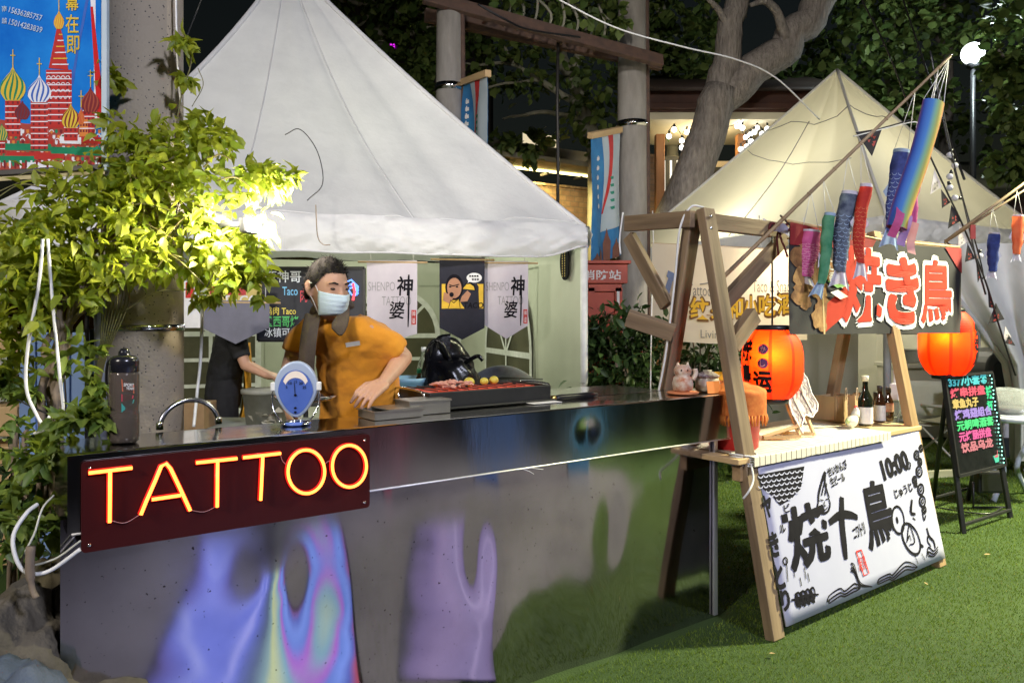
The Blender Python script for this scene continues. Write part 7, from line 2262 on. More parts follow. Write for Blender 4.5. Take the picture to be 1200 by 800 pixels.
carp('small orange red carp streamer at the right edge', 1193, 252, 1191, 308, 13, 5.35, orangek, None, white_p, bendk=.0, pole=P(1192, 222, 5.42))

# ================================================================== BUNTING, BULB STRING
def bunting(label, pts, flags, r=.007):
    t = thing('bunting', label, 'bunting', pts[0], 'bunting cords of small triangular flags')
    MB().tube(spline(pts, 8), r, 6).build('cord', black_plastic, t)
    for (a, b, c_, dark) in flags:
        w = MB().mat(blk if dark else cloth_white)
        ctr = (a+b+c_)/3
        n_ = (b-a).cross(c_-a).normalized()
        if n_.y > 0: n_ = -n_
        w.add([a, b, c_, a-n_*.003, b-n_*.003, c_-n_*.003], [(0, 1, 2), (5, 4, 3), (0, 3, 4, 1), (1, 4, 5, 2), (2, 5, 3, 0)])
        w.mat(flat('faded red motif', (.32, .04, .03)) if dark else grey_ink)
        e1, e2 = (b-a), (c_-(a+b)/2); m_ = (a+b)/2
        for k in range(5):
            q = m_+e2*(.18+.09*k)+e1*(.12*math.sin(k*2.3)); w.add([q+n_*.004, q+e1*.14+n_*.004, q+e2*.12+e1*.05+n_*.004], [(0, 1, 2)])
        w.build('flag', None, t)
Yb = 6.0
F = lambda x, y, Yq=Yb: P(x, y, Yq)
bunting('black cord of dark and pale flags down the cream tent front', [F(1078, 158), F(1105, 215), F(1130, 268), F(1155, 330), F(1172, 385), F(1190, 440)],
        [(F(1103, 222), F(1114, 237), F(1104, 244), True), (F(1095, 198), F(1104, 219), F(1090, 228), False), (F(1115, 240), F(1127, 258), F(1111, 268), True), (F(1124, 264), F(1134, 283), F(1123, 290), False), (F(1134, 285), F(1143, 303), F(1131, 307), True), (F(1144, 306), F(1150, 322), F(1146, 331), True), (F(1158, 342), F(1168, 362), F(1159, 360), True), (F(1167, 355), F(1177, 374), F(1158, 380), True), (F(1178, 382), F(1185, 395), F(1176, 400), False), (F(1182, 392), F(1190, 405), F(1178, 402), True)])
bunting('pale cord with a single dark flag across the cream roof', [F(1000, 160, 5.6), F(1018, 155, 5.6), F(1035, 150, 5.6), F(1070, 140, 5.6)], [(F(1003, 155, 5.6), F(1034, 150, 5.6), F(1022, 183, 5.6), True)], .006)
bl = thing('bulb_string', 'black cable with unlit round bulbs right of the rainbow tube', 'string lights', F(1100, 70, 5.8))
mb = MB().tube(spline([P(1090, 60, 5.9), P(1103, 130, 5.9), P(1115, 185, 5.9), P(1130, 240, 5.85), P(1143, 300, 5.8), P(1155, 345, 5.8)], 8), .007, 6)
bulb_off = pm('opal bulb', (.55, .55, .62), (.62, .62, .7), scale=4, rough=.2, coat=.4, transl=.3)
for x, y, dx, dy in ((1113, 182, 2, -6), (1119, 194, -1, -6), (1113, 207, 2, -6), (1113, 220, -1, -6), (1119, 232, 6, 0), (1148, 300, 0, -5)):
    p = P(x, y, 5.85)
    MB().ball(p, .025, 12).build('bulb', bulb_off, bl)
    d = V((dx, 0, -dy)).normalized()
    mb.tube([p+d*.02, p+d*.05], .013, 8)
mb.build('cable', black_plastic, bl)
cable('black guy rope slanting down behind the bunting', [P(1097, 90, 5.6), P(1120, 200, 5.6), P(1150, 310, 5.6), P(1150, 330, 5.6)], .005, black_plastic, 'rope', 'rope')
cable('pale string crossing the cream tent under the bamboo pole', [P(1000, 160, 5.5), P(1040, 150, 5.5), P(1072, 143, 5.5), P(1074, 150, 5.5)], .004, white_cable, 'string', 'string')
tg_ = MB().box((0, 0, 0), (.035, .012, .10)); o = tg_.build('luggage_tag', flat('dull red tape', (.35, .05, .05), .7)); o.location = P(1140, 280, 5.45)
tag(o, 'dull red cloth tag hanging from the right bamboo pole', 'tag')

# ================================================================== NEON MENU BOARD, TUB TABLE
fa, fb = V((P(1129, 0, 5.34).x, 5.34, 0)), V((P(1184, 0, 5.76).x, 5.76, 0))
ta_, tb2 = P(1106, 441, 5.48), P(1155, 436, 5.86)
mbd = thing('menu_easel', 'black easel board with glowing hand written menu in coloured chalk', 'menu board', fa.lerp(fb, .5))
for p, q in ((fa, ta_), (fb, tb2)):
    beam('leg', p, q, .03, .03, black_metal, mbd)
beam('crossbar', fa+V((0, 0, .06)), fb+V((0, 0, .06)), .02, .02, black_metal, mbd)
bkA, bkB = V((P(1096, 0, 5.9).x, 5.95, 0)), V((P(1143, 0, 6.2).x, 6.3, 0))
for p, q in ((bkA, ta_.lerp(fa, .12)), (bkB, tb2.lerp(fb, .12))): beam('rear_leg', p, q, .025, .025, black_metal, mbd)
beam('crossbar', bkA+V((0, 0, .1)), bkB+V((0, 0, .1)), .018, .018, black_metal, mbd)
ub = (fb-fa).normalized(); vb = ((ta_-fa)+(tb2-fb)).normalized()
Mn = frame(fa.lerp(ta_, .36)+V((0, -.012, 0)), ub, vb)
mw = (fb-fa).length; mh = (ta_-fa).length*.64
MB().box((mw/2, mh/2, -.004), (mw-.03, mh, .012), M=Mn).build('panel', flat('gloss black panel', (.008, .009, .010), .25), mbd)
frm = MB()
for a, b in (((0, 0), (mw, 0)), ((mw, 0), (mw, mh)), ((mw, mh), (0, mh)), ((0, mh), (0, 0))): frm.bar(Mn @ V(a+(.004,)), Mn @ V(b+(.004,)), .028, .02, Mn.to_3x3() @ V((0, 0, 1)))
frm.build('frame', black_metal, mbd)
rows = [('3377小套餐', (.10, .55, .62)), ('烤串拼盘', (.70, .10, .16)), ('章鱼丸子', (.62, .46, .16)), ('烤鸡翅组合', (.34, .24, .66)), ('元朝啤酒套', (.08, .62, .22)), ('元烤肠拼盘', (.70, .12, .34)), ('饮品乌龙', (.58, .20, .24))]
for k, (s, c_) in enumerate(rows):
    y1 = mh*(.985-.112*k); y0 = y1-mh*.098
    x0_ = mw*(.07+.012*k); x1_ = mw*(.80 if k not in (0, 3, 4) else .88)
    if k == 2: x1_ = mw*.62
    MB().text(s, (x0_, y0, x1_, y1), Mn, off=.045, z=.006).build('glow_writing', glow('fluorescent ink', c_, .62), mbd)
MB().text('杯', (mw*.80, mh*.60, mw*.93, mh*.70), Mn, off=.04, z=.006).text('辣', (mw*.82, mh*.72, mw*.95, mh*.86), Mn, off=.03, z=.006).build('glow_writing', glow('fluorescent green', (.05, .62, .28), .7), mbd)
w_ = MB().mat(glow('fluorescent mint', (.1, .6, .42), .6)).blob([(mw*.77, mh*.12), (mw*.90, mh*.13), (mw*.88, mh*.05), (mw*.80, mh*.045)], Mn, z=.006)
w_.mat(glow('fluorescent rose', (.7, .15, .2), .6)).blob([(mw*.79, mh*.12), (mw*.88, mh*.125), (mw*.87, mh*.10), (mw*.80, mh*.10)], Mn, z=.008).ribbon([(mw*.84, mh*.11), (mw*.87, mh*.17)], .008, Mn, z=.009)
w_.build('cup_drawing', None, mbd)
led = glow('tiny led', (.3, 1, .75), 3.5)
dots = MB()
for k in range(24):
    dots.ball(Mn @ V((mw*.955+.012*math.sin(k*2.1), mh*(.03+.94*k/23), .012)), .0055, 6)
dots.build('led_beads', led, mbd)
# round tub table with clear cover and chair-like frame
tt = thing('tub_table', 'round pale table with a clear plastic cover at the right edge', 'table', (P(1182, 0, 6.4).x, 6.4, 0))
tc_ = V((P(1184, 0, 6.4).x, 6.4, 0))
Mt = Matrix.Translation(tc_)
pw = pm('blue white plastic', (.50, .54, .62), (.58, .62, .68), scale=3, rough=.4)
MB().lathe([(.001, .66), (.36, .66), (.38, .675), (.38, .70), (.36, .705), (.001, .705)], Mt, 40, caps=False).build('tabletop', pw, tt)
for k in range(4):
    a = k*math.pi/2+.6
    MB().tube(spline([tc_+V((.30*math.cos(a), .30*math.sin(a), .66)), tc_+V((.33*math.cos(a), .33*math.sin(a), .45)), tc_+V((.12*math.cos(a), .12*math.sin(a), .25)), tc_+V((.30*math.cos(a), .30*math.sin(a), .01))], 5), .022, 8).build('leg', pw, tt)
cv = thing('clear_cover', 'crumpled clear plastic dome cover on the round pale table', 'cover', tc_+V((0, 0, .706)))
MB().sheet(lambda a, b: tc_+V((.33*math.cos(a*6.2832)*max(0, math.cos(b*1.5708))**.7, .33*math.sin(a*6.2832)*max(0, math.cos(b*1.5708))**.7, .708+.20*math.sin(b*1.5708)+.02*nz(a*12, b*5))), 40, 14).build('film', pm('clear film', (.8, .85, .88), rough=.12, trans=.75, alpha=.55, bump=.3, bscale=12, bdist=.03), cv)
MB().tube([tc_+V((.34*math.cos(k), .34*math.sin(k), .712)) for k in np.linspace(0, 6.283, 41)[:-1]], .008, 6, closed=True).build('rim', pw, cv)
MB().lathe([(.001, .715), (.10, .715), (.14, .76), (.13, .76), (.09, .725), (.001, .72)], Matrix.Translation(tc_+V((-.05, -.05, 0))), 24, caps=False).build('tray', flat('dim steel', (.2, .2, .2), .3), cv)
fl_ = thing('flood_box', 'small black floodlight standing unlit on the lawn beside the easel', 'floodlight', V((P(1160, 0, 6.0).x, 6.0, 0)))
fo = V((P(1160, 0, 6.0).x, 6.0, .12))
MB().box((0, 0, .1), (.22, .07, .17), M=Matrix.Translation(fo)).build('housing', black_metal, fl_, bev=.01)
MB().box((0, -.04, .1), (.18, .006, .13), M=Matrix.Translation(fo)).build('glass', pm('dark glass', (.02, .02, .02), rough=.08), fl_)
MB().tube([fo+V((-.13, 0, .1)), fo+V((-.13, 0, -.10)), fo+V((.13, 0, -.10)), fo+V((.13, 0, .1))], .01, 6).build('bracket', black_metal, fl_)
cable('black cable trailing on the lawn from the small floodlight', [fo+V((.1, 0, -.10)), fo+V((-.1, -.15, -.112)), fo+V((-.3, -.05, -.112)), fo+V((-.55, .3, -.112)), fo+V((-.7, .9, -.112))], .006, black_plastic)
# ================================================================== LEFT SIDE: POLE, BANNER, VINE
pc = V((P(168, 0, 2.98).x, 2.98, 0)); pr = .145
cp_ = thing('concrete_pole', 'thick speckled concrete pole behind the counter wrapped by the vine', 'pole', pc, None)
# terrazzo-like concrete
tm = bpy.data.materials.new('terrazzo concrete'); tm.use_nodes = True
N, L = tm.node_tree.nodes, tm.node_tree.links
b = N['Principled BSDF']; b.inputs['Roughness'].default_value = .75
tcn = N.new('ShaderNodeTexCoord'); vo = N.new('ShaderNodeTexVoronoi'); vo.inputs['Scale'].default_value = 85
L.new(tcn.outputs['Object'], vo.inputs['Vector'])
rp = N.new('ShaderNodeValToRGB'); el = rp.color_ramp.elements
el[0].position = .0; el[0].color = (.06, .055, .05, 1); el[1].position = .30; el[1].color = (.50, .42, .31, 1)
e = el.new(.20); e.color = (.07, .06, .05, 1); e = el.new(.245); e.color = (.44, .39, .32, 1)
n2 = N.new('ShaderNodeTexNoise'); n2.inputs['Scale'].default_value = 3; n2.inputs['Detail'].default_value = 6; L.new(tcn.outputs['Object'], n2.inputs['Vector'])
# only some cells carry a dark chip
cmpn = N.new('ShaderNodeSeparateColor'); L.new(vo.outputs['Color'], cmpn.inputs[0])
gtn = N.new('ShaderNodeMath'); gtn.operation = 'GREATER_THAN'; gtn.inputs[1].default_value = .62; L.new(cmpn.outputs[0], gtn.inputs[0])
mxa = N.new('ShaderNodeMix'); mxa.data_type = 'RGBA'; mxa.inputs[6].default_value = (.50, .42, .31, 1); L.new(rp.outputs[0], mxa.inputs[7]); L.new(gtn.outputs[0], mxa.inputs[0])
L.new(vo.outputs['Distance'], rp.inputs[0])
mxb = N.new('ShaderNodeMix'); mxb.data_type = 'RGBA'; mxb.blend_type = 'MULTIPLY'; mxb.inputs[0].default_value = .35
L.new(mxa.outputs[2], mxb.inputs[6]); L.new(n2.outputs[0], mxb.inputs[7]); L.new(mxb.outputs[2], b.inputs['Base Color'])
bpn = N.new('ShaderNodeBump'); bpn.inputs['Strength'].default_value = .35; bpn.inputs['Distance'].default_value = .004
L.new(vo.outputs['Distance'], bpn.inputs['Height']); L.new(bpn.outputs[0], b.inputs['Normal'])
MB().lathe([(pr, 0), (pr, 1.5), (pr*.98, 3.2)], Matrix.Translation(pc), 48).build('shaft', tm, cp_)
zb = P(0, 384, 2.85).z
MB().lathe([(pr+.001, zb-.012), (pr+.004, zb-.011), (pr+.004, zb+.011), (pr+.001, zb+.012)], Matrix.Translation(pc), 48, caps=False).build('clamp_band', chrome, cp_)
cable('black drain pipe strapped along the concrete pole\'s left side', [P(102, 350, 2.85), P(102, 420, 2.85), P(102, 560, 2.85)], .008, black_plastic, 'pipe', 'pipe')
tag(MB().tube([P(117, 345, 2.84), P(118, 420, 2.84), P(118, 520, 2.84)], .021, 12).build('grey_pipe', pm('grey pvc', (.25, .27, .33), (.33, .35, .40), scale=6, rough=.5)), 'dull grey plastic pipe at the concrete pole\'s left edge', 'pipe')
cable('white cable hanging down the concrete pole\'s right upper edge', [P(206, -10, 2.9), P(207, 40, 2.9), P(209, 85, 2.88), P(212, 120, 2.86)], .004, white_cable)

# ---- big printed banner at the upper left
def gmp(x, y, z=0.):
    """banner coordinates: picture-like units, x in -130..124, y in 0..-260 upward positive"""
    return P(x, y, 2.66-z*.12)
bb = thing('printed_banner', 'blue printed banner with striped onion domed towers at the upper left', 'banner', gmp(0, 205))
sk = pm('banner sky print', (.004, .10, .46), (.02, .24, .66), scale=3, rough=.85, spec=.08)
g1 = MB().mat(sk).sheet(lambda a, b: gmp(-150+273*a, 204-12*a+(-260)*b), 30, 20)
def poly(pts, m, z): g1.mat(m).blob(pts, mp=gmp, z=z)
pr_ = lambda n, c: flat(n, c, .85, spec=.08)
redb, whb, grn, gld, dkr, org, tan_, bl2, crim, pale = pr_('banner red', (.42, .035, .03)), pr_('banner white', (.66, .66, .7)), pr_('banner green', (.02, .20, .10)), pr_('banner gold', (.6, .42, .05)), pr_('banner maroon', (.17, .025, .03)), pr_('banner orange', (.6, .2, .05)), pr_('banner tan', (.42, .36, .2)), pr_('banner blue', (.05, .12, .42)), pr_('banner crimson', (.5, .02, .02)), pr_('banner pale blue', (.4, .5, .62))
# ribbon of white and red, dark blue staff
poly([(106, 0), (112, 0), (112, 60), (118, 100), (122, 140), (110, 140), (110, 60)], whb, .002)
g1.mat(crim).sheet(lambda a, b: gmp(106+8*b+(3+6*b)*a, 8+130*b, .004), 3, 12)
poly([(104, -20), (108, -20), (92, 60), (86, 100), (83, 96)], bl2, .005)
poly([(-150, 198), (123, 190), (123, 204), (-150, 222)], tan_, .003)
poly([(-150, 150), (-20, 150), (0, 140), (30, 145), (110, 150), (122, 196), (-150, 205)], pr_('banner brick', (.34, .06, .045)), .004)
for k, (x0, x1, y0, y1, m_) in enumerate(((5, 60, 168, 176, grn), (8, 75, 178, 186, redb), (-60, 40, 182, 190, grn), (60, 95, 172, 180, grn), (30, 80, 190, 198, whb), (92, 120, 160, 168, redb), (90, 122, 172, 182, grn), (0, 26, 150, 158, whb), (70, 95, 160, 168, whb))):
    poly([(x0, y0), (x1, y0+1), (x1, y1+1), (x0, y1)], m_, .006+.0002*k)
for r_ in range(7):
    for k in range(30):
        x = -42+5.6*k+(r_ % 2)*2.8; y = 152+6.4*r_
        poly([(x, y), (x+3.2, y), (x+3.2, y+3.4), (x+1.6, y+5), (x, y+3.4)], (dkr, whb, grn, redb, org)[(k*3+r_*2) % 5], .0052)
for k in range(26):
    x = -40+6.3*k; poly([(x, 188), (x+2.4, 188), (x+2.4, 196), (x+1.2, 198), (x, 196)], dkr if k % 2 else whb, .009)
for k in range(17):
    x = 6+6.8*k; g1.mat(whb).ribbon([(x+2.6*math.cos(q), 165-2.6*math.sin(q)-(k % 3)*5) for q in np.linspace(0, 3.14, 7)], 1.0, mp=gmp, z=.0095)
def tower(cx, yb, yt, w, m_, z):
    poly([(cx-w/2, yb), (cx-w/2, yt), (cx+w/2, yt), (cx+w/2, yb)], m_, z)
    for k in range(int((yb-yt)/7)):
        y = yt+3+7*k
        poly([(cx-w/2, y), (cx+w/2, y), (cx+w/2, y+1.2), (cx-w/2, y+1.2)], whb, z+.001)
        for j in range(3):
            x = cx-w*.33+w*.33*j
            poly([(x-1.1, y+2), (x+1.1, y+2), (x+1.1, y+5), (x-1.1, y+5)], dkr, z+.0015)
def dome(cx, yb, yt, w, mats, z, cross=True):
    H = yb-yt
    prof = [(0, .55), (.10, .78), (.25, .98), (.40, 1.0), (.55, .86), (.70, .55), (.82, .25), (.92, .10), (1, .02)]
    def hw(f): return w/2*float(np.interp(f, [p[0] for p in prof], [p[1] for p in prof]))
    poly([(cx+hw(f), yb-H*f) for f in np.linspace(0, 1, 18)]+[(cx-hw(f), yb-H*f) for f in np.linspace(1, 0, 18)], mats[0], z)
    g1.mat(mats[1])
    for s in np.linspace(-1.3, .9, 6):
        pts = []
        for f in np.linspace(0.02, .9, 14):
            u = max(-1, min(1, s+.55*f)); u2 = max(-1, min(1, s+.18+.55*f))
            pts.append(((cx+hw(f)*u, yb-H*f), (cx+hw(f)*u2, yb-H*f)))
        for i in range(13):
            (a, b_), (c_, d_) = pts[i], pts[i+1]
            if b_[0]-a[0] > .05 or d_[0]-c_[0] > .05:
                g1.add([gmp(*a, z+.0012), gmp(*b_, z+.0012), gmp(*d_, z+.0012), gmp(*c_, z+.0012)], [(0, 1, 2, 3)])
    if cross:
        g1.mat(gld).ribbon([(cx, yt), (cx, yt-20)], 1.0, mp=gmp, z=z).ribbon([(cx-3, yt-13), (cx+3, yt-13)], 1.0, mp=gmp, z=z+.001)
tower(69, 150, 82, 30, redb, .0105)
poly([(57, 80), (80, 82), (73, 40), (68, 26)], redb, .0125)
for k in range(6):
    y = 40+7*k; poly([(71-2-k*1.6, y), (73+k*1.5, y), (73+k*1.5, y+1.3), (71-2-k*1.6, y+1.3)], whb if k % 2 else gld, .014)
for r_ in range(4):
    for k in range(5):
        x, y = 57+5.6*k, 92+8*r_
        g1.mat(whb).ribbon([(x+2.3*math.cos(q), y-3*math.sin(q)) for q in np.linspace(0, 3.14, 7)], .9, mp=gmp, z=.0145)
dome(69, 34, 12, 12, (gld, org), .0155); 
tower(15, 160, 114, 18, redb, .0105); dome(15, 118, 78, 30, (gld, grn), .0165)
tower(46, 175, 118, 20, redb, .0115); dome(46, 120, 88, 28, (whb, bl2), .0175)
dome(26, 140, 118, 18, (dkr, pr_('banner plum', (.12, .04, .06))), .0135, False)
tower(83, 165, 146, 16, redb, .0125); dome(83, 150, 122, 22, (gld, dkr), .0185, False)
tower(104, 160, 126, 14, redb, .0125); dome(106, 132, 102, 22, (dkr, pr_('banner rust', (.3, .07, .04))), .0165)
tower(98, 160, 140, 10, org, .0145); dome(95, 146, 126, 8, (org, redb), .0195)
tower(0, 180, 150, 12, redb, .0125); dome(2, 165, 145, 14, (grn, gld), .0175, False); tower(-30, 170, 110, 22, redb, .0105); dome(-30, 118, 70, 32, (grn, whb), .0175); tower(-75, 175, 120, 26, redb, .0105); dome(-75, 130, 76, 34, (redb, gld), .0175)
def vt(s, x0, y0, x1, y1, m_, off, rot=0):
    g1.mat(m_)
    def mq(a, b_, z): return gmp(a, -b_, z)
    g1.text(s, (x0, -y1, x1, -y0), mp=mq, off=off, z=.022, rot=rot)
vt('幕', 77, -6, 92, 13, gld, .012); vt('在', 77, 17, 92, 39, gld, .012); vt('即', 78, 42, 93, 63, gld, .012); vt('开', 76, -32, 91, -10, gld, .012)
vt('15636285757', 10, 13, 50, 20, pale, .012, -.26); vt('15014283839', 10, 27, 50, 34, pale, .012, -.26); vt('南', 2, 7, 8, 14, pale, .01); vt('越', 2, 21, 8, 28, pale, .01)
g1.build('printed_sheet', None, bb)
beam('frame_bar', gmp(-150, 212, -.02), gmp(123, 196, -.02), .02, .02, dark_metal, bb)
beam('frame_bar', gmp(123.5, 200, -.02), gmp(123.5, -60, -.02), .02, .02, pale_cloth, bb)

# ---- the climbing vine
vine = thing('climbing_vine', 'lush yellow green vine climbing round the concrete pole, lit by a hidden lamp', 'vine', P(60, 560, 2.75)*1)
Cc, Dd = [], []
def vadd(n, px, py, Y, rx, ry, rz):
    a, b_ = cluster(n, P(px, py, Y), (rx/900*Y, rz, ry/900*Y), .5); Cc.append(a); Dd.append(b_)
for q in ((420, 205, 205, 2.70, 95, 62, .16), (400, 215, 275, 2.66, 90, 60, .16), (330, 120, 235, 2.62, 85, 60, .16), (300, 70, 270, 2.58, 75, 60, .18), (260, 30, 300, 2.55, 50, 65, .18), (230, 50, 340, 2.5, 52, 42, .14), (220, 130, 300, 2.6, 60, 45, .14), (260, 270, 290, 2.74, 45, 55, .14), (170, 300, 215, 2.82, 38, 22, .12), (120, 290, 320, 2.78, 28, 30, .1), (150, 15, 400, 2.55, 30, 60, .14), (110, 150, 160, 2.66, 40, 25, .1), (120, 245, 160, 2.8, 32, 22, .1), (26, 215, 50, 2.85, 12, 22, .04), (16, 222, 85, 2.85, 12, 14, .04), (28, 335, 205, 2.85, 25, 10, .05), (60, 235, 335, 2.7, 25, 25, .06), (40, 130, 90, 2.72, 8, 10, .05)):
    vadd(int(q[0]*1.25), *q[1:])
Cc = np.concatenate(Cc); Dd = np.concatenate(Dd)
keep = (np.linalg.norm(Cc-np.array(FLOOD), axis=1) > .11)
leaves('foliage', leaf_mat, Cc[keep], Dd[keep], .049, vine, wide=.55, fold=.25, droop=.35, jit=.6)
Cc, Dd = [], []
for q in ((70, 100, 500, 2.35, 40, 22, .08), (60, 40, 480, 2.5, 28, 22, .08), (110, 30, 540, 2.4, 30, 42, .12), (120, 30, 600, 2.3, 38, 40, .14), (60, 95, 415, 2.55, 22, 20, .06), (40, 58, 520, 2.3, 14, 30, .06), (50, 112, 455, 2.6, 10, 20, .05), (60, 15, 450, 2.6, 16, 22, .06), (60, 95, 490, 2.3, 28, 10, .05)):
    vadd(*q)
leaves('lower_foliage', pm('vine leaf shaded', (.10, .17, .03), (.20, .27, .05), scale=3, rough=.45, transl=.4, island=.7, tcol=(.28, .36, .04)), np.concatenate(Cc), np.concatenate(Dd), .052, vine, wide=.55, fold=.25, droop=.35, jit=.6)  # darker copy of the vine leaf, with shade put into its colour
mb = MB()
for k in range(7):
    o_ = [random.uniform(-1, 1) for _ in range(8)]
    pts = [P(58+o_[0]*10, 620, 2.55), P(60+o_[1]*11, 500, 2.56+.03*o_[2]), P(60+o_[3]*11, 450, 2.58+.03*o_[4]), P(66+o_[5]*14, 400, 2.62), P(90+o_[6]*25, 350, 2.66), P(115+o_[7]*30, 300, 2.70), P(150+o_[0]*60, 240, 2.74)]
    mb.tube(spline(pts, 7), [.013]*20+[.011]*12+[.008]*11, 8)
mb.build('trunk', vine_bark, vine)
mb = MB()
for k in range(46):
    a = P(random.uniform(40, 270), random.uniform(180, 340), random.uniform(2.6, 2.78)); d = V((random.uniform(-.25, .25), random.uniform(-.08, .05), random.uniform(-.22, .12)))
    mb.tube(spline([a, a+d*.5+V((0, 0, .03)), a+d], 4), [.003]*5+[.002]*4, 5)
for k in range(8):
    a = P(125+k*4, 330, 2.72); mb.tube(spline([a, a+V((-.01, -.01, -.10)), a+V((-.02-.008*k, -.01, -.25)), a+V((-.06-.008*k, -.0, -.4))], 5), .0025, 5)
mb.tube(spline([P(205, 160, 2.8), P(213, 110, 2.85), P(224, 70, 2.86), P(212, 34, 2.86)], 6), .0025, 5)
mb.tube(spline([P(225, 125, 2.85), P(238, 100, 2.86), P(232, 80, 2.86)], 6), .0015, 5)
mb.build('stem', pm('green stem', (.10, .11, .03), (.2, .16, .06), scale=10, rough=.6), vine)
cable('dry curved twig standing out against the white roof', [P(360, 235, 4.6), P(378, 215, 4.6), P(372, 178, 4.6), P(352, 152, 4.6), P(334, 158, 4.6)], .003, black_plastic, 'twig', 'twig')
cable('thin tan twig hanging under the white valance', [P(370, 240, 4.3), P(372, 275, 4.3), P(378, 286, 4.3), P(387, 287, 4.3)], .003, vine_bark, 'twig', 'twig')
# white cables hanging out of the vine
cable('white cable hanging from the vine, leftmost', [P(50, 280, 2.42), P(46, 330, 2.42), P(33, 405, 2.42), P(31, 455, 2.42), P(44, 488, 2.42), P(52, 502, 2.4), P(40, 508, 2.4)], .005, white_cable)
cable('white cable hanging from the vine beside the twisted trunk', [P(56, 280, 2.45), P(60, 335, 2.45), P(66, 400, 2.45), P(71, 450, 2.45), P(74, 488, 2.45), P(60, 486, 2.42), P(52, 500, 2.4)], .005, white_cable)
cable('white cable hanging right of the concrete pole', [P(238, 345, 2.95), P(235, 420, 2.95), P(231, 460, 2.92), P(227, 500, 2.88)], .006, white_cable)
cable('black wire crossing the blue boards at the left', [P(20, 468, 2.5), P(50, 482, 2.48), P(75, 488, 2.45), P(76, 440, 2.45)], .003, black_plastic)
# flood lamp in the vine
fd = thing('flood_lamp', 'small bright flood lamp hidden in the vine right of the concrete pole', 'lamp', FLOOD)
Mf = Matrix.Translation(FLOOD) @ V((.80, -.25, .05)).to_track_quat('Z', 'Y').to_matrix().to_4x4()
MB().box((0, 0, -.022), (.075, .055, .03), M=Mf).build('housing', black_metal, fd, bev=.008)
MB().box((0, 0, -.001), (.066, .047, .006), M=Mf).build('lit_face', glow('lit lamp face', (1, .98, .88), 60), fd)
MB().tube([FLOOD+V((-.03, -.02, 0)), V((pc.x+pr, pc.y, FLOOD.z+.05))], .01, 8).build('arm', black_metal, fd)

# ---- blue boards, timber clutter and rocks
bw_ = thing('blue_fence', 'pale blue painted board fence behind the twisted vine trunk', 'fence', P(60, 640, 3.1)*1)
bpm = pm('faded blue paint', (.16, .26, .52), (.24, .36, .62), scale=4, rough=.7, bump=.2, stretch=(1, 1, .2))
for k in range(4):
    x0_, x1_ = P(24+20*k, 0, 3.1).x, P(43+20*k, 0, 3.1).x
    MB().box(((x0_+x1_)/2, 3.1+.006*(k % 2), .72), (x1_-x0_, .02, 1.44)).build('board', bpm, bw_, bev=.003)
MB().box((P(62, 0, 3.13).x, 3.14, 1.3), (.34, .03, .06)).build('rail', bpm, bw_)
sh_ = thing('timber_shelf', 'dark timber rack with pale boards at the far left edge', 'rack', P(0, 600, 3.2))
for k, (z0, z1) in enumerate(((1.36, 1.44), (1.20, 1.27), (1.02, 1.14), (.78, .98), (.5, .7))):
    MB().box((P(-12, 0, 3.2).x, 3.2, (z0+z1)/2), (.36, .2, z1-z0)).build('board', wood_light if k != 1 else wood_dark, sh_, bev=.004)
for x in (-60, 20): MB().box((P(x, 0, 3.2).x, 3.28, .75), (.04, .04, 1.5)).build('post', black_metal, sh_)
rockm = pm('artificial rock', (.06, .052, .04), (.15, .13, .10), scale=5, detail=9, rough=.9, bump=.8, bscale=14, bdist=.03)
def rock(label, c, r, seed, m_=rockm):
    def f(a, b_):
        th = a*6.2832; ph = b_*math.pi
        d = V((math.sin(ph)*math.cos(th), math.sin(ph)*math.sin(th), math.cos(ph)))
        k = 1+.28*nz(d.x*1.6+seed, d.y*1.6, d.z*1.6)+.13*nz(d.x*4+seed, d.y*4, d.z*4)+.05*nz(d.x*10, d.y*10, d.z*10+seed)
        p = V((d.x*r[0]*k, d.y*r[1]*k, d.z*r[2]*k))+V(c)
        p.z = max(.0, p.z)
        return p
    return tag(MB().sheet(f, 48, 32, flip=True).build('rock', m_), label, 'rock', 'rocks at the counter\'s left end')
rock('large grey brown rock at the counter\'s left foot', P(20, 790, 2.25), (.20, .24, .22), 1)
rock('rock coloured as if lit blue at the lower left corner of the photo', P(0, 885, 1.95), (.20, .20, .22), 5, pm('blue lit rock tint', (.05, .07, .10), (.12, .15, .20), scale=5, detail=9, rough=.9, bump=.8, bscale=14, bdist=.03))  # blue light put into this rock's colour
rock('smaller ochre stained rock beside the counter\'s left panel', P(58, 730, 2.42), (.10, .16, .2), 9, pm('ochre rock', (.13, .10, .04), (.08, .075, .06), scale=6, detail=9, rough=.9, bump=.8, bscale=14, bdist=.03))
rock('low rock base under the other rocks at the left', P(25, 900, 2.2), (.42, .36, .3), 13)
tag(MB().tube(spline([P(36, 640, 2.1), P(35, 665, 2.1), P(38, 690, 2.1), P(43, 700, 2.1)], 5), [.012]*8+[.008]*8, 8).build('dry_root', vine_bark), 'dry grey root hanging above the rocks at the left', 'root')
hedge('dark ivy covering the gap left of the counter end', 'ivy', [(260, P(25, 620, 2.5), (.12, .12, .22)), (200, P(20, 560, 2.6), (.12, .12, .2))], .05, leaf_dark, (P(25, 0, 2.5).x, 2.5, 0))

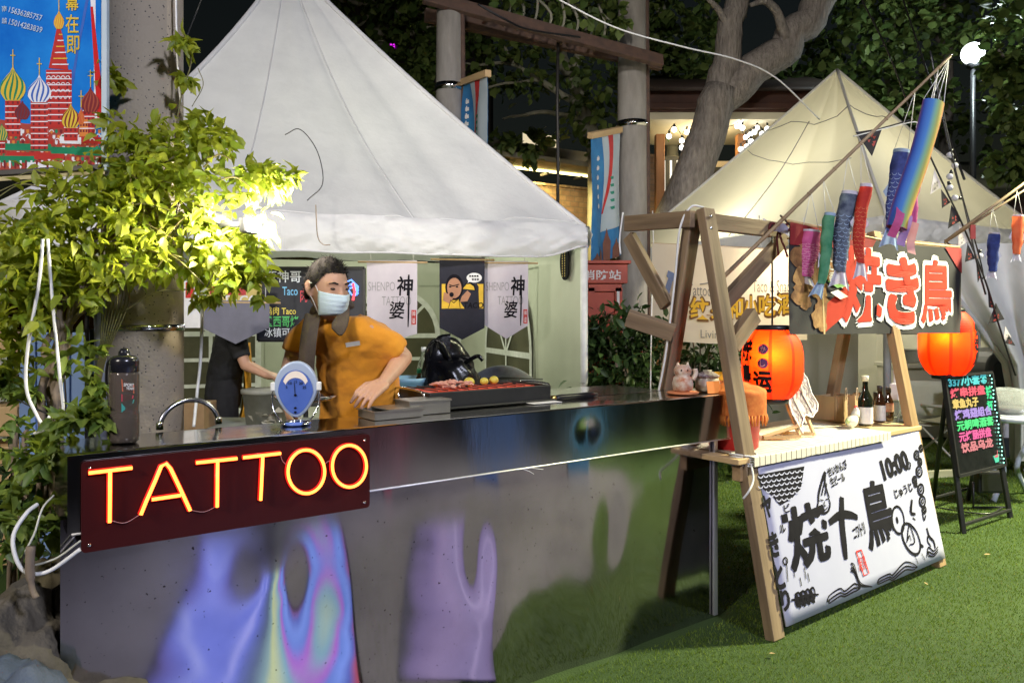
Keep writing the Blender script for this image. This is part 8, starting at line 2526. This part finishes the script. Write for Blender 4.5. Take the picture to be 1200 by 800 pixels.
# paving before the counter's left half, fallen leaves
pav = MB()
pts_ = [C(-4, -.03, .006), C(1.2, -.03, .006), C(2.0, -.46, .006), C(3.0, -1.12, .006), C(4.8, -2.36, .006), C(5, -7, .006), C(-4, -7, .006)]
pav.add(pts_, [tuple(range(6, -1, -1))]); struct(pav.build('pavement', pm('grey paving', (.085, .075, .095), (.13, .12, .14), scale=2.5, detail=8, rough=.7), recenter=False))
dry = pm('dry leaf', (.30, .20, .09), (.4, .3, .14), scale=20, rough=.8)
for k, (px, py, sc) in enumerate(((1157, 649, .8), (1085, 683, .6), (905, 765, .6))):
    Yg = 1.48*900/(py-372); c = P(px, py, Yg); a = k*1.7
    ex1 = V((math.cos(a), math.sin(a), .1))*.028*sc; ey1 = V((-math.sin(a), math.cos(a), .25))*.014*sc
    o = MB().add([c-ex1, c-ey1+V((0, 0, .004)), c+ex1, c+ey1, c+V((0, 0, -.003))], [(0, 1, 4), (1, 2, 4), (2, 3, 4), (3, 0, 4)], True).build('fallen_leaf', dry)
    tag(o, 'small dry fallen leaf lying on the green turf', 'leaf', 'fallen leaves on the turf')
# ================================================================== WHAT THE STEEL MIRRORS: added glow pieces out of view
# added glow panels and strips, unseen themselves, placed for the counter front to mirror
ls = thing('added_glow_panel', 'added blue and violet glow panel on the ground, mirrored by the counter', 'glow panel', C(1.25, -1.8, 0))
Mls = frame(C(.36, -.35, .012), CU+CN*.385, CU*.385-CN)
if (Mls.to_3x3() @ V((0, 0, 1))).z < 0: Mls = frame(C(1.0, -.08, .012), -(CU+CN*.385), CU*.385-CN)
scr = ramp_mat('added glow stripes', [(0, (.35, .04, .10)), (.05, (.06, .10, .5)), (.10, (.16, .28, .85)), (.16, (.10, .2, .7)), (.20, (.38, .10, .6)), (.25, (.16, .36, .5)), (.32, (.38, .5, .38)), (.38, (.5, .58, .30)), (.42, (.20, .36, .40)), (.52, (.06, .10, .22)), (.60, (.08, .12, .42)), (.66, (.13, .18, .75)), (.70, (.36, .40, .95)), (.73, (.12, .17, .72)), (.80, (.15, .2, .8)), (.83, (.34, .4, .95)), (.87, (.14, .18, .75)), (.95, (.10, .08, .4)), (1, (.03, .02, .06))], 0, 1.08, -.22, emit=.36, wave=(1.2, .45))
MB().box((.43, 1.35, -.004), (.86, 2.7, .008)).build('glass', scr, ls, M=Mls)
MB().box((.43, 1.35, -.009), (.90, 2.74, .006), M=Mls).build('frame', chrome, ls)
ls2 = thing('added_glow_panel', 'added dim violet glow panel on the ground, mirrored by the counter', 'glow panel', C(2.2, -1.4, 0))
M2s = frame(C(1.56, -.06, .012), -(CU+CN*.62), CU*.62-CN)
MB().box((.19, 1.15, -.004), (.38, 2.3, .008)).build('glass', ramp_mat('added violet glow', [(0, (.02, .02, .05)), (.12, (.16, .12, .34)), (.3, (.22, .18, .44)), (.36, (.34, .28, .6)), (.42, (.22, .18, .44)), (.7, (.26, .2, .46)), (.88, (.16, .12, .34)), (1, (.02, .02, .05))], 0, 2.6, -.2, emit=.055, wave=(1.5, .2)), ls2, M=M2s)
def added_glow_strip(label, x, y, h, w, c, s):  # added upright emitters, there only as streaks in the steel
    t = thing('added_glow_strip', label, 'flag', (x, y, 0))
    MB().box((x, y, .03+h/2), (.03, w, h)).build('panel', glow('added strip glow', c, s), t, bev=.004)
    MB().tube([V((x, y-w/2-.02, 0)), V((x, y-w/2-.02, h+.4))], .02, 8).build('pole', chrome, t)
added_glow_strip('added teal glow strip mirrored in the steel counter', 4.07, 2.52, 1.7, .16, (.10, .34, .5), .45)
added_glow_strip('added blue glow strip mirrored in the steel counter', 3.56, 1.82, 1.7, .16, (.08, .2, .5), .5)
added_glow_strip('added pink glow strip mirrored in the steel counter', 3.03, 1.04, 1.7, .10, (.6, .12, .2), .45)
